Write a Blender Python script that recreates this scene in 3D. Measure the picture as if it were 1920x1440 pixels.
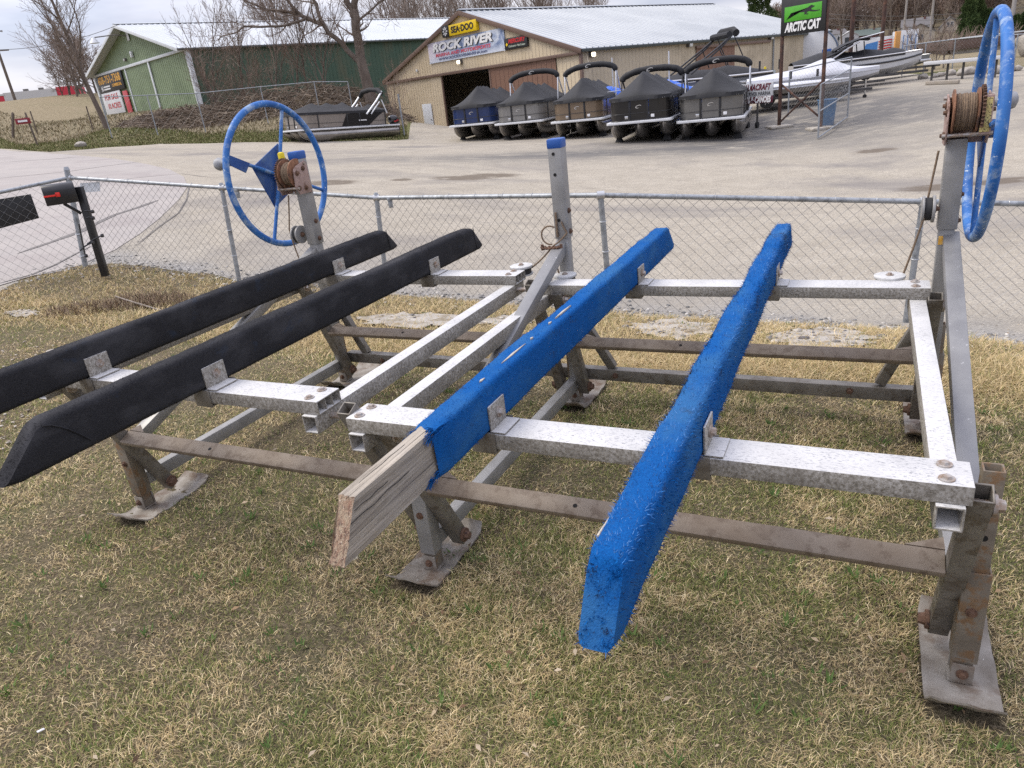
import bpy, bmesh, math, random
import numpy as np
from mathutils import Vector, Matrix, noise as mnoise
random.seed(7); rng = np.random.default_rng(11)
PI = math.pi
for o in list(bpy.data.objects): bpy.data.objects.remove(o)
SC = bpy.context.scene; COL = SC.collection

# ------------------------------------------------------------------ camera
PITCH, ROLL, FPX, CAM_H = 0.3895, 0.1129, 1326.25, 1.6
_fw = np.array([0, math.cos(PITCH), -math.sin(PITCH)]); _r0 = np.array([1., 0, 0]); _u0 = np.cross(_r0, _fw)
_R = math.cos(ROLL)*_r0 - math.sin(ROLL)*_u0; _U = math.sin(ROLL)*_r0 + math.cos(ROLL)*_u0
CAM = np.array([0, 0, CAM_H])
cd = bpy.data.cameras.new('camera'); co = bpy.data.objects.new('camera', cd); COL.objects.link(co)
cd.sensor_fit = 'HORIZONTAL'; cd.sensor_width = 36; cd.lens = FPX/1920*36; cd.clip_start = 0.05; cd.clip_end = 3000
co.matrix_world = Matrix([[_R[0], _U[0], -_fw[0], 0], [_R[1], _U[1], -_fw[1], 0], [_R[2], _U[2], -_fw[2], CAM_H], [0, 0, 0, 1]])
SC.camera = co
def ray(x, y): return (x-960)/FPX*_R - (y-720)/FPX*_U + _fw
def at(x, y, s):                       # the point at horizontal range s in that direction
    d = ray(x, y); return CAM + d*s/math.hypot(d[0], d[1])

# ------------------------------------------------------------------ sky, sun, exposure
SUN_EL, SUN_AZ = math.radians(52), math.radians(-75)      # azimuth from +Y towards +X
W = bpy.data.worlds.new('World'); SC.world = W; W.use_nodes = True
nt = W.node_tree; nt.nodes.clear(); N = nt.nodes.new; L = nt.links.new
out = N('ShaderNodeOutputWorld'); bg = N('ShaderNodeBackground'); bg.inputs['Strength'].default_value = 0.10
sky = N('ShaderNodeTexSky'); sky.sky_type = 'NISHITA'; sky.sun_disc = False
sky.sun_elevation = SUN_EL; sky.sun_rotation = SUN_AZ; sky.air_density = 1.0; sky.dust_density = 1.6; sky.ozone_density = 1.0
tc = N('ShaderNodeTexCoord'); mp = N('ShaderNodeMapping'); mp.inputs['Scale'].default_value = (1.0, 1.0, 4.5)
nz = N('ShaderNodeTexNoise'); nz.inputs['Scale'].default_value = 2.6; nz.inputs['Detail'].default_value = 7; nz.inputs['Roughness'].default_value = .55; nz.inputs['Distortion'].default_value = .5
rp = N('ShaderNodeValToRGB'); rp.color_ramp.elements[0].position = .30; rp.color_ramp.elements[0].color = (.78, .78, .78, 1); rp.color_ramp.elements[1].position = .66; rp.color_ramp.elements[1].color = (.97, .97, .97, 1)
cl = N('ShaderNodeValToRGB'); cl.color_ramp.elements[0].position = .40; cl.color_ramp.elements[0].color = (2.15, 2.2, 2.75, 1); cl.color_ramp.elements[1].position = .62; cl.color_ramp.elements[1].color = (3.6, 3.5, 3.8, 1)
n2 = N('ShaderNodeTexNoise'); n2.inputs['Scale'].default_value = 3.2; n2.inputs['Detail'].default_value = 6
mx = N('ShaderNodeMix'); mx.data_type = 'RGBA'
L(tc.outputs['Generated'], mp.inputs['Vector']); L(mp.outputs['Vector'], nz.inputs['Vector']); L(mp.outputs['Vector'], n2.inputs['Vector'])
L(nz.outputs['Fac'], rp.inputs['Fac']); L(n2.outputs['Fac'], cl.inputs['Fac'])
L(rp.outputs['Color'], mx.inputs[0]); L(sky.outputs['Color'], mx.inputs[6]); L(cl.outputs['Color'], mx.inputs[7])
# overcast: the cloud deck brightens steadily from the horizon to the zenith
sxyz = N('ShaderNodeSeparateXYZ'); L(tc.outputs['Generated'], sxyz.inputs[0])
ov = N('ShaderNodeMapRange'); ov.inputs['From Min'].default_value = 0.0; ov.inputs['From Max'].default_value = 1.0; ov.inputs['To Min'].default_value = 1.0; ov.inputs['To Max'].default_value = 2.5
L(sxyz.outputs['Z'], ov.inputs['Value']); vm = N('ShaderNodeVectorMath'); vm.operation = 'SCALE'; L(mx.outputs[2], vm.inputs[0]); L(ov.outputs['Result'], vm.inputs['Scale'])
L(vm.outputs['Vector'], bg.inputs['Color']); L(bg.outputs['Background'], out.inputs['Surface'])
sl = bpy.data.lights.new('sun', 'SUN'); sl.energy = 1.1; sl.angle = math.radians(28); sl.color = (1.0, .93, .80)
so = bpy.data.objects.new('sun', sl); COL.objects.link(so)
sdir = Vector((math.sin(SUN_AZ)*math.cos(SUN_EL), math.cos(SUN_AZ)*math.cos(SUN_EL), math.sin(SUN_EL)))
so.rotation_euler = sdir.to_track_quat('Z', 'Y').to_euler(); so.location = (0, 0, 40)
SC.view_settings.view_transform = 'Standard'; SC.view_settings.look = 'None'; SC.view_settings.gamma = 1
SC.view_settings.exposure = 1.25; SC.view_settings.use_curve_mapping = False
SC.render.engine = 'CYCLES'; SC.cycles.use_denoising = False; SC.cycles.max_bounces = 6; SC.cycles.transparent_max_bounces = 8
SC.cycles.sample_clamp_indirect = 6

# ------------------------------------------------------------------ helpers
def tag(o, label=None, cat=None, group=None, kind=None):
    if label: o['label'] = label
    if cat: o['category'] = cat
    if group: o['group'] = group
    if kind: o['kind'] = kind
    return o
def empty(name, loc=(0, 0, 0), rz=0, mat=None):
    o = bpy.data.objects.new(name, None); COL.objects.link(o); o.empty_display_size = .2
    if mat is not None: o.matrix_world = mat
    else: o.location = loc; o.rotation_euler = (0, 0, rz)
    return o
def copy_tree(o, parent=None):
    c = o.copy(); COL.objects.link(c)
    if parent: c.parent = parent
    for ch in list(o.children): copy_tree(ch, c)
    return c
def V(*a): return Vector(a[0]) if len(a) == 1 else Vector(a)
class MB:
    def __init__(s): s.v = []; s.f = []
    def add(s, vs, fs):
        n = len(s.v); s.v += [tuple(v) for v in vs]; s.f += [tuple(i+n for i in f) for f in fs]; return s
    def box(s, c, d, M=None):
        x, y, z = d[0]/2, d[1]/2, d[2]/2; c = V(c)
        vs = [V((a, b, e)) for a in (-x, x) for b in (-y, y) for e in (-z, z)]
        vs = [c+(M @ v if M else v) for v in vs]
        return s.add(vs, [(0, 1, 3, 2), (4, 6, 7, 5), (0, 4, 5, 1), (2, 3, 7, 6), (0, 2, 6, 4), (1, 5, 7, 3)])
    def frame(s, p, q, up=(0, 0, 1)):
        p, q = V(p), V(q); d = (q-p).normalized(); up = V(up)
        x = d.cross(up)
        if x.length < 1e-4: x = d.cross(V(1, 0, 0))
        x.normalize(); return p, q, x, x.cross(d).normalized()
    def bar(s, p, q, w, h, up=(0, 0, 1)):
        p, q, x, y = s.frame(p, q, up)
        c = [(-w/2, -h/2), (w/2, -h/2), (w/2, h/2), (-w/2, h/2)]
        return s.add([b+x*i+y*j for b in (p, q) for i, j in c], [(3, 2, 1, 0), (4, 5, 6, 7)]+[(i, (i+1) % 4, 4+(i+1) % 4, 4+i) for i in range(4)])
    def sq(s, p, q, w, h, up=(0, 0, 1), t=.005):      # hollow rectangular tube, both ends open
        p, q, x, y = s.frame(p, q, up)
        o = [(-w/2, -h/2), (w/2, -h/2), (w/2, h/2), (-w/2, h/2)]; i_ = [(a*(1-2*t/w), b*(1-2*t/h)) for a, b in o]
        vs = [b+x*i+y*j for b in (p, q) for i, j in o+i_]; f = []
        for k in range(4):
            n = (k+1) % 4
            f += [(k, n, 8+n, 8+k), (4+k, 12+k, 12+n, 4+n), (k, 4+k, 4+n, n), (8+k, 8+n, 12+n, 12+k)]
        return s.add(vs, f)
    def cyl(s, p, q, r, r2=None, n=12, caps=True, up=(0, 0, 1)):
        r2 = r if r2 is None else r2; p, q, x, y = s.frame(p, q, up)
        vs = [b+(x*math.cos(2*PI*k/n)+y*math.sin(2*PI*k/n))*rr for b, rr in ((p, r), (q, r2)) for k in range(n)]
        f = [(k, (k+1) % n, n+(k+1) % n, n+k) for k in range(n)]
        if caps: f += [tuple(range(n-1, -1, -1)), tuple(range(n, 2*n))]
        return s.add(vs, f)
    def path(s, pts, r, n=8, closed=False, caps=True):    # round tube along points; r scalar or list
        P = [V(p) for p in pts]; m = len(P); rr = r if hasattr(r, '__len__') else [r]*m
        vs = []; ref = None
        for i in range(m):
            a = P[(i-1) % m] if (closed or i > 0) else P[i]; b = P[(i+1) % m] if (closed or i < m-1) else P[i]
            d = (b-a).normalized() if (b-a).length > 1e-9 else V(0, 0, 1)
            if ref is None:
                ref = d.cross(V(0, 0, 1)) if abs(d.z) < .9 else d.cross(V(1, 0, 0))
            x = (ref-d*ref.dot(d)).normalized(); ref = x; y = d.cross(x)
            vs += [P[i]+(x*math.cos(2*PI*k/n)+y*math.sin(2*PI*k/n))*rr[i] for k in range(n)]
        f = []
        for i in range(m if closed else m-1):
            j = (i+1) % m
            f += [(i*n+k, i*n+(k+1) % n, j*n+(k+1) % n, j*n+k) for k in range(n)]
        if not closed and caps: f += [tuple(range(n-1, -1, -1)), tuple(range((m-1)*n, m*n))]
        return s.add(vs, f)
    def prism(s, pts, ax, depth):          # closed outline of 3-D points, pushed along ax*depth
        P = [V(p) for p in pts]; n = len(P); d = V(ax).normalized()*depth
        nrm = sum(((P[i]-P[0]).cross(P[i+1]-P[0]) for i in range(1, n-1)), V(0, 0, 0))
        if nrm.dot(d) > 0: P = P[::-1]
        return s.add(P+[p+d for p in P], [tuple(range(n)), tuple(range(2*n-1, n-1, -1))]+[((i+1) % n, i, n+i, n+(i+1) % n) for i in range(n)])
    def grid(s, rows):
        m = len(rows[0]); vs = [p for r in rows for p in r]
        return s.add(vs, [(i*m+k, i*m+k+1, (i+1)*m+k+1, (i+1)*m+k) for i in range(len(rows)-1) for k in range(m-1)])
    def loft(s, secs, closed=True, caps=True):
        m = len(secs[0]); vs = [p for r in secs for p in r]; f = []
        for i in range(len(secs)-1):
            for k in range(m if closed else m-1): f.append((i*m+k, i*m+(k+1) % m, (i+1)*m+(k+1) % m, (i+1)*m+k))
        if caps: f += [tuple(range(m-1, -1, -1)), tuple(range((len(secs)-1)*m, len(secs)*m))]
        return s.add(vs, f)
    def bolt(s, p, ax, r=.012, h=.01):
        p, ax = V(p), V(ax).normalized(); s.cyl(p, p+ax*h*.35, r*1.5, n=12); return s.cyl(p+ax*h*.35, p+ax*h, r, r*.8, n=6)
    def build(s, name, mat, parent=None, bevel=0, smooth=35, segs=2):
        me = bpy.data.meshes.new(name); me.from_pydata([tuple(v) for v in s.v], [], s.f); me.update()
        if bevel or smooth:
            b = bmesh.new(); b.from_mesh(me)
            bmesh.ops.recalc_face_normals(b, faces=b.faces)
            if bevel:
                es = [e for e in b.edges if len(e.link_faces) == 2 and e.calc_face_angle(0) > .6]
                bmesh.ops.bevel(b, geom=es, offset=bevel, segments=segs, affect='EDGES', clamp_overlap=True, profile=.5)
            if smooth:
                th = math.radians(smooth)
                for f in b.faces: f.smooth = True
                for e in b.edges:
                    if len(e.link_faces) != 2 or e.calc_face_angle(0) > th: e.smooth = False
            b.to_mesh(me); b.free()
        if mat is not None: me.materials.append(mat)
        o = bpy.data.objects.new(name, me); COL.objects.link(o)
        if parent is not None: o.parent = parent
        return o
def obj_from_np(name, v, f, mat, parent=None, col=None, smooth=False):
    me = bpy.data.meshes.new(name); n, k = f.shape
    me.vertices.add(len(v)); me.vertices.foreach_set('co', v.astype(np.float32).ravel())
    me.loops.add(n*k); me.loops.foreach_set('vertex_index', f.astype(np.int32).ravel())
    me.polygons.add(n); me.polygons.foreach_set('loop_start', (np.arange(n)*k).astype(np.int32))
    if smooth: me.polygons.foreach_set('use_smooth', np.ones(n, bool))
    me.update(calc_edges=True)
    if col is not None:
        ca = me.color_attributes.new('tint', 'FLOAT_COLOR', 'POINT')
        ca.data.foreach_set('color', np.c_[col, np.ones(len(col))].astype(np.float32).ravel())
    me.materials.append(mat); o = bpy.data.objects.new(name, me); COL.objects.link(o)
    if parent is not None: o.parent = parent
    return o
def text(body, size, M, mat, parent, name='lettering', extrude=.004, bold=0.0, shear=0.0, align='CENTER', width=None, space=1.0):
    cu = bpy.data.curves.new(name, 'FONT'); cu.body = body; cu.size = size; cu.extrude = extrude; cu.offset = bold; cu.shear = shear
    cu.align_x = align; cu.align_y = 'CENTER'; cu.space_character = space; cu.resolution_u = 3
    t = bpy.data.objects.new(name, cu); COL.objects.link(t)
    dg = bpy.context.evaluated_depsgraph_get(); me = bpy.data.meshes.new_from_object(t.evaluated_get(dg))
    bpy.data.objects.remove(t); bpy.data.curves.remove(cu); me.name = name
    xs = [v.co.x for v in me.vertices]
    if width and xs:
        k = width/(max(xs)-min(xs))
        for v in me.vertices: v.co.x *= k
    me.transform(M); me.materials.clear(); me.materials.append(mat)
    o = bpy.data.objects.new(name, me); COL.objects.link(o)
    if parent is not None: o.parent = parent
    return o
def wallM(p, ex, ez):                      # text frame: x along ex, y along ez, facing out
    ex, ez = V(ex).normalized(), V(ez).normalized(); n = ex.cross(ez)
    return Matrix([[ex.x, ez.x, n.x, p[0]], [ex.y, ez.y, n.y, p[1]], [ex.z, ez.z, n.z, p[2]], [0, 0, 0, 1]])

# ------------------------------------------------------------------ materials
def base(name):
    m = bpy.data.materials.new(name); m.use_nodes = True; t = m.node_tree
    return m, t, t.nodes['Principled BSDF']
def mnode(t, k, **kw):
    n = t.nodes.new(k)
    for a, b in kw.items():
        if a in n.inputs: n.inputs[a].default_value = b
        else: setattr(n, a, b)
    return n
def ramp(t, fac, stops):
    r = t.nodes.new('ShaderNodeValToRGB'); e = r.color_ramp.elements
    while len(e) < len(stops): e.new(.5)
    for i, (p, c) in enumerate(stops):
        e[i].position = p; e[i].color = (*c, 1) if hasattr(c, '__len__') else (c, c, c, 1)
    t.links.new(fac, r.inputs['Fac']); return r.outputs['Color']
def mixc(t, fac, a, b, mode='MIX'):
    m = t.nodes.new('ShaderNodeMix'); m.data_type = 'RGBA'; m.blend_type = mode
    for v, i in ((fac, 0), (a, 6), (b, 7)):
        if hasattr(v, 'is_linked'): t.links.new(v, m.inputs[i])
        elif i == 0: m.inputs[0].default_value = v
        else: m.inputs[i].default_value = (*v, 1)
    return m.outputs[2]
def nz3(t, scale, detail=5, rough=.55, stretch=(1, 1, 1), rot=(0, 0, 0), coord='Object', dist=0):
    c = t.nodes.new('ShaderNodeTexCoord'); mp = t.nodes.new('ShaderNodeMapping'); mp.inputs['Scale'].default_value = stretch; mp.inputs['Rotation'].default_value = rot
    n = t.nodes.new('ShaderNodeTexNoise'); n.inputs['Scale'].default_value = scale; n.inputs['Detail'].default_value = detail; n.inputs['Roughness'].default_value = rough; n.inputs['Distortion'].default_value = dist
    if coord == 'World':
        g = t.nodes.new('ShaderNodeNewGeometry'); t.links.new(g.outputs['Position'], mp.inputs['Vector'])
    else: t.links.new(c.outputs[coord], mp.inputs['Vector'])
    t.links.new(mp.outputs['Vector'], n.inputs['Vector']); return n.outputs['Fac']
def bump(t, b, h, strength=.4, dist=.01):
    n = t.nodes.new('ShaderNodeBump'); n.inputs['Strength'].default_value = strength; n.inputs['Distance'].default_value = dist
    t.links.new(h, n.inputs['Height']); t.links.new(n.outputs['Normal'], b.inputs['Normal'])
def mat(name, c, rough=.6, metal=0, c2=None, scale=6, lo=.35, hi=.65, stretch=(1, 1, 1), bmp=0, bscale=60, bdist=.004, fleck=None, fscale=90, fth=.62, spec=.5, coord='Object', coat=0, dirt=None, dscale=2.5):
    m, t, b = base(name); b.inputs['Roughness'].default_value = rough; b.inputs['Metallic'].default_value = metal
    b.inputs['Specular IOR Level'].default_value = spec; b.inputs['Coat Weight'].default_value = coat
    if c2 is None: c2 = tuple(x*.86 for x in c)
    colr = ramp(t, nz3(t, scale, stretch=stretch, coord=coord), [(lo, c), (hi, c2)])
    if dirt: colr = mixc(t, ramp(t, nz3(t, dscale, 8, .65, stretch=stretch, coord=coord), [(.50, 0), (.64, .9)]), colr, dirt)
    if fleck: colr = mixc(t, ramp(t, nz3(t, fscale, 3, .6, stretch=stretch, coord=coord), [(fth, 0), (fth+.05, 1)]), colr, fleck)
    t.links.new(colr, b.inputs['Base Color'])
    if bmp: bump(t, b, nz3(t, bscale, 4, .6, stretch=stretch, coord=coord), bmp, bdist)
    return m
def tintmat(name, rough=.8, mul=1.0, spec=.2, trans=0):
    m, t, b = base(name); a = t.nodes.new('ShaderNodeAttribute'); a.attribute_name = 'tint'
    if trans:
        tr = t.nodes.new('ShaderNodeBsdfTranslucent'); ms = t.nodes.new('ShaderNodeMixShader'); ms.inputs[0].default_value = trans; t.links.new(a.outputs['Color'], tr.inputs['Color'])
        t.links.new(b.outputs[0], ms.inputs[1]); t.links.new(tr.outputs[0], ms.inputs[2]); t.links.new(ms.outputs[0], t.nodes['Material Output'].inputs['Surface'])
    t.links.new(a.outputs['Color'], b.inputs['Base Color']); b.inputs['Roughness'].default_value = rough; b.inputs['Specular IOR Level'].default_value = spec
    return m
def emit(name, c, s):
    m, t, b = base(name); b.inputs['Base Color'].default_value = (*c, 1); b.inputs['Emission Color'].default_value = (*c, 1); b.inputs['Emission Strength'].default_value = s; return m
GP = np.array(
[[-2.6, -2.0, 0.0], [-2.6, 0.5, 0.0], [-2.6, 2.0, 0.0], [-2.6, 3.6, 0.0], [-1.0, -2.0, 0.0], [-1.0, 0.5, 0.0], [-1.0, 2.0, 0.0], [-1.0, 3.6, 0.0], [0.5, -2.0, 0.0], [0.5, 0.5, 0.0], [0.5, 2.0, 0.0], [0.5, 3.6, 0.0], [2.2, -2.0, 0.0], [2.2, 0.5, 0.0], [2.2, 2.0, 0.0], [2.2, 3.6, 0.0], [-3.5, 4.8, 0.02], [-5.0, 4.0, 0.05], [-6.0, 1.0, 0.05], [4.0, 1.0, -0.02], [4.5, 4.0, -0.3], [-8.0, -4.0, 0.0], [8.0, -4.0, 0.0], [0.0, -8.0, 0.0], [0.0, 4.6, -0.03], [-2.0, 5.5, 0.0], [2.6, 4.2, -0.12], [-5.47, 7.76, 0.13], [-4.95, 8.63, 0.22], [-2.88, 7.81, -0.01], [-1.18, 7.21, -0.22], [0.92, 5.81, -0.24], [3.24, 5.38, -0.49], [7.36, 26.87, -0.82], [8.95, 26.83, -0.91], [4.82, 27.64, -0.65], [6.56, 27.61, -0.74], [3.35, 32.75, -0.61], [5.05, 32.72, -0.68], [0.9, 34.55, -0.49], [2.55, 34.53, -0.55], [-1.34, 36.53, -0.42], [0.41, 36.5, -0.48], [25.69, 38.16, 0.24], [20.71, 36.54, 0.13], [27.56, 38.07, 0.07], [11.81, 29.74, -0.63], [13.04, 28.68, -0.73], [17.66, 33.65, -0.01], [14.53, 29.63, -0.44], [-8.91, 36.43, 0.45], [-4.49, 36.73, 0.01], [-25.59, 40.61, 1.68], [-17.77, 31.31, 1.3], [-24.9, 44.5, 1.62], [-18.6, 46.5, 1.6], [-13.6, 48.2, 1.6], [-8.6, 49.3, 1.5], [-16.6, 53.5, 1.9], [-9.5, 55, 1.9], [-18.81, 37.55, 1.2], [-16.81, 39.58, 1.01], [-12.94, 37.85, 0.75], [5.63, 41.4, -0.59], [-6.75, 57.4, -0.5], [30.0, 60.0, 0.5], [17.0, 76.0, 0.5], [-22.6, 63.0, 3.05], [-38.5, 80.0, 3.05], [-4.6, 79.6, 2.0], [-20.0, 97.0, 3.05], [-52.91, 90.69, 6.35], [-45.51, 94.62, 6.38], [-33.71, 56.74, 2.91], [-27.65, 53.25, 2.58], [-21.38, 45.2, 2.06], [60.0, 50.0, .7], [60.0, 90.0, .9], [25.0, 110.0, 1.0], [45.0, 65.0, .6], [-90.0, 60.0, 3.0], [-80.0, 140.0, 6.5], [0.0, 160.0, 3.0], [80.0, 160.0, 1.4], [-60.0, 0.0, 1.0], [60.0, 0.0, -0.5], [0.0, -60.0, 0.0], [-60.0, -60.0, 0.0], [60.0, -60.0, 0.0], [160.0, 60.0, 1.0], [160.0, 160.0, 1.5], [-160.0, 60.0, 4.0], [-160.0, 160.0, 8.0]]
)
# ------------------------------------------------------------------ terrain: one height function, cut into lawn, lot and field along shared edges
def _tps(P):
    n = len(P); X = P[:, :2]; r2 = ((X[:, None]-X[None])**2).sum(-1); K = np.where(r2 > 0, r2*np.log(np.maximum(r2, 1e-12)), 0)+np.eye(n)*2.0
    Q = np.c_[np.ones(n), X]; w = np.linalg.solve(np.block([[K, Q], [Q.T, np.zeros((3, 3))]]), np.r_[P[:, 2], 0, 0, 0]); return X, w
_GX, _GW = _tps(GP)
def gz(x, y):
    x = np.asarray(x, float); y = np.asarray(y, float); n = len(_GX)
    r2 = (x[..., None]-_GX[:, 0])**2+(y[..., None]-_GX[:, 1])**2
    return np.where(r2 > 0, r2*np.log(np.maximum(r2, 1e-12)), 0) @ _GW[:n]+_GW[n]+_GW[n+1]*x+_GW[n+2]*y
def G(x, y): return float(gz(np.array(x), np.array(y)))
def hit(px, py, s0=1, s1=170):         # where a line of sight meets the terrain
    d = ray(px, py); h = math.hypot(d[0], d[1]); s = np.arange(s0, s1, .05); P = CAM+np.outer(s/h, d); z = gz(P[:, 0], P[:, 1]); k = np.nonzero(P[:, 2] < z)[0]
    return P[k[0]] if len(k) else at(px, py, s1)
def azr(p): return math.atan2(p[0], p[1]), math.hypot(p[0], p[1])
E1 = [azr(hit(*q)) for q in [(-60, 575), (0, 545), (60, 520), (155, 498), (230, 496), (300, 503), (447, 526), (600, 535), (720, 553), (900, 566), (1020, 578), (1146, 589), (1280, 597), (1400, 604), (1550, 612), (1697, 622), (1800, 634), (1920, 648), (2000, 655)]]
E2 = [azr(hit(*q)) for q in [(-60, 276), (0, 279), (60, 283), (95, 285), (150, 281), (190, 277), (300, 270), (420, 268), (530, 266.5), (640, 265), (740, 263), (766, 261)]]
E2 += [(math.radians(-4.8), 62), (math.radians(8), 72), (math.radians(20), 66), (math.radians(28), 55)]+[azr(hit(*q)) for q in [(1740, 143), (1840, 131), (1920, 125)]]+[(math.radians(42), 46)]
E1 = [(-3.2, 9.5), (-1.5, 8.5)]+E1+[(1.0, 4.8), (1.7, 5.5), (3.2, 8.0)]; E2 = [(-3.2, 30), (-1.6, 36)]+E2+[(1.2, 44), (3.2, 44)]
def edge(E, th, j=0):
    r = np.interp(th, [e[0] for e in E], [e[1] for e in E])
    if j: r = r*(1+j*np.array([mnoise.noise(V(t*30, j*900, 0))+.6*mnoise.noise(V(t*110, j*500, 3)) for t in th]))
    return r
TH = np.r_[np.linspace(-3.14159, -.95, 60)[:-1], np.linspace(-.95, .95, 620), np.linspace(.95, 3.14159, 60)[1:]]
R1 = edge(E1, TH, .012); R2 = edge(E2, TH, .006)
def ringmesh(name, fr, m, dz=0.0, close=False, noise=0.0):
    T, S = np.meshgrid(TH, np.arange(len(fr)), indexing='ij'); Rr = np.stack(fr, 1)
    x = Rr*np.sin(T); y = Rr*np.cos(T); z = gz(x, y)+dz
    if noise: z = z+noise*np.sin(x*5.3+1.7*np.sin(y*3.1))*np.sin(y*4.7+1.3*np.sin(x*2.9))
    k = len(fr); a = np.arange(len(TH)-1)[:, None]*k+np.arange(k-1)[None]; f = np.stack([a, a+1, a+k+1, a+k], -1).reshape(-1, 4)
    return obj_from_np(name, np.stack([x, y, z], -1).reshape(-1, 3), f, m, smooth=True)
def lerp_rings(a, b, n, p=1.0): return [a+(b-a)*(t**p) for t in np.linspace(0, 1, n)]

# lawn: thatch under the blades, with bare pale patches where slabs and gravel show
def lawn_mat():
    m, t, b = base('lawn_thatch'); b.inputs['Roughness'].default_value = .95; b.inputs['Specular IOR Level'].default_value = .1
    a = ramp(t, nz3(t, 90, 6, .75, coord='World'), [(.34, (.05, .04, .026)), (.50, (.15, .12, .078)), (.66, (.32, .26, .175))])
    g = mixc(t, ramp(t, nz3(t, 2.2, 7, .7, coord='World'), [(.46, 0), (.62, .45)]), a, (.10, .11, .05))
    d = mixc(t, ramp(t, nz3(t, 1.1, 6, .65, coord='World'), [(.56, 0), (.66, .6)]), g, (.17, .125, .085))
    t.links.new(d, b.inputs['Base Color']); bump(t, b, nz3(t, 110, 5, .7, coord='World'), .9, .02); return m
M_LAWN = lawn_mat()
o = ringmesh('lawn', lerp_rings(np.full_like(TH, .25), R1, 70, 1.15), M_LAWN, noise=.006); o['kind'] = 'structure'

def lot_mat():
    m, t, b = base('worn_asphalt'); b.inputs['Roughness'].default_value = .92; b.inputs['Specular IOR Level'].default_value = .15
    W_ = 'World'
    c = ramp(t, nz3(t, 1.4, 9, .7, coord=W_), [(.35, (.385, .345, .275)), (.62, (.47, .425, .345))])
    c = mixc(t, ramp(t, nz3(t, 38, 7, .8, coord=W_), [(.40, .8), (.56, 0)]), c, (.15, .135, .12)); c = mixc(t, ramp(t, nz3(t, 5.5, 8, .75, stretch=(.5, 1.6, 1), coord=W_, dist=.4), [(.52, 0), (.66, .5)]), c, (.22, .195, .165))                     # aggregate
    c = mixc(t, ramp(t, nz3(t, 150, 3, .7, coord=W_), [(.60, 0), (.68, .7)]), c, (.55, .52, .47))
    c = mixc(t, ramp(t, nz3(t, .16, 7, .62, stretch=(1, 1.3, 1), coord=W_, dist=.7), [(.50, 0), (.66, .8)]), c, (.19, .175, .165))   # grey worn areas
    c = mixc(t, ramp(t, nz3(t, .33, 4, .6, stretch=(.5, 1.2, 1), coord=W_, dist=1.0), [(.665, 0), (.71, .75)]), c, (.12, .10, .085))  # damp stains
    # darker chippings along the lawn edge
    at_ = t.nodes.new('ShaderNodeAttribute'); at_.attribute_name = 'tint'
    sx = t.nodes.new('ShaderNodeSeparateColor'); t.links.new(at_.outputs['Color'], sx.inputs[0])
    chip = ramp(t, nz3(t, 42, 6, .8, coord=W_), [(.38, (.13, .125, .12)), (.50, (.26, .25, .235)), (.62, (.50, .48, .44))])
    n = t.nodes.new('ShaderNodeMath'); n.operation = 'MULTIPLY'; t.links.new(sx.outputs[0], n.inputs[0]); t.links.new(ramp(t, nz3(t, 1.1, 7, .7, coord=W_), [(.30, .35), (.55, 1)]), n.inputs[1])
    c = mixc(t, n.outputs[0], c, chip)
    k1 = t.nodes.new('ShaderNodeMath'); k1.operation = 'MULTIPLY'; t.links.new(sx.outputs[2], k1.inputs[0]); t.links.new(ramp(t, nz3(t, 1.3, 9, .75, stretch=(.6, 1.5, 1), coord=W_, dist=.8), [(.34, .15), (.52, 1)]), k1.inputs[1])
    c = mixc(t, k1.outputs[0], c, (.13, .125, .12))
    k2 = t.nodes.new('ShaderNodeMath'); k2.operation = 'MULTIPLY'; t.links.new(sx.outputs[1], k2.inputs[0]); t.links.new(ramp(t, nz3(t, 2.2, 7, .7, coord=W_), [(.30, .2), (.52, 1)]), k2.inputs[1])
    c = mixc(t, ramp(t, k2.outputs[0], [(.15, 0), (.45, .85)]), c, (.13, .105, .08))
    # cracks
    v = t.nodes.new('ShaderNodeTexVoronoi'); v.feature = 'DISTANCE_TO_EDGE'; v.inputs['Scale'].default_value = .21
    gp = t.nodes.new('ShaderNodeNewGeometry'); dn = t.nodes.new('ShaderNodeTexNoise'); dn.inputs['Scale'].default_value = .8; dn.inputs['Detail'].default_value = 6
    t.links.new(gp.outputs['Position'], dn.inputs['Vector']); va = t.nodes.new('ShaderNodeVectorMath'); va.operation = 'MULTIPLY_ADD'; va.inputs[1].default_value = (1.7, 1.7, 1.7)
    t.links.new(dn.outputs['Color'], va.inputs[0]); t.links.new(gp.outputs['Position'], va.inputs[2]); t.links.new(va.outputs[0], v.inputs['Vector'])
    c = mixc(t, ramp(t, v.outputs['Distance'], [(.0, .30), (.003, .0)]), c, (.09, .08, .07))
    t.links.new(c, b.inputs['Base Color']); bump(t, b, nz3(t, 70, 5, .75, coord=W_), .7, .012); return m
M_LOT = lot_mat()
rl = lerp_rings(R1, R2, 150, 1.9); o = ringmesh('parking_lot', rl, M_LOT); o['kind'] = 'structure'
me = o.data; ca = me.color_attributes.new('tint', 'FLOAT_COLOR', 'POINT')
dist = np.stack([r-R1 for r in rl], 1); wob = 1+.35*np.sin(TH*23)[:, None]+.25*np.sin(TH*61+1)[:, None]
w_ = np.maximum(np.clip(1.25-dist/(1.0*wob), 0, 1), .32*np.clip(1.1-dist/(3.4*wob), 0, 1))*np.clip((TH+.66)/.12, 0, 1)[:, None]; w_ = w_.reshape(-1)
lx = np.stack([r*np.sin(TH) for r in rl], 1); ly = np.stack([r*np.cos(TH) for r in rl], 1); st_ = np.zeros_like(lx); gw = np.zeros_like(lx)
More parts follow.
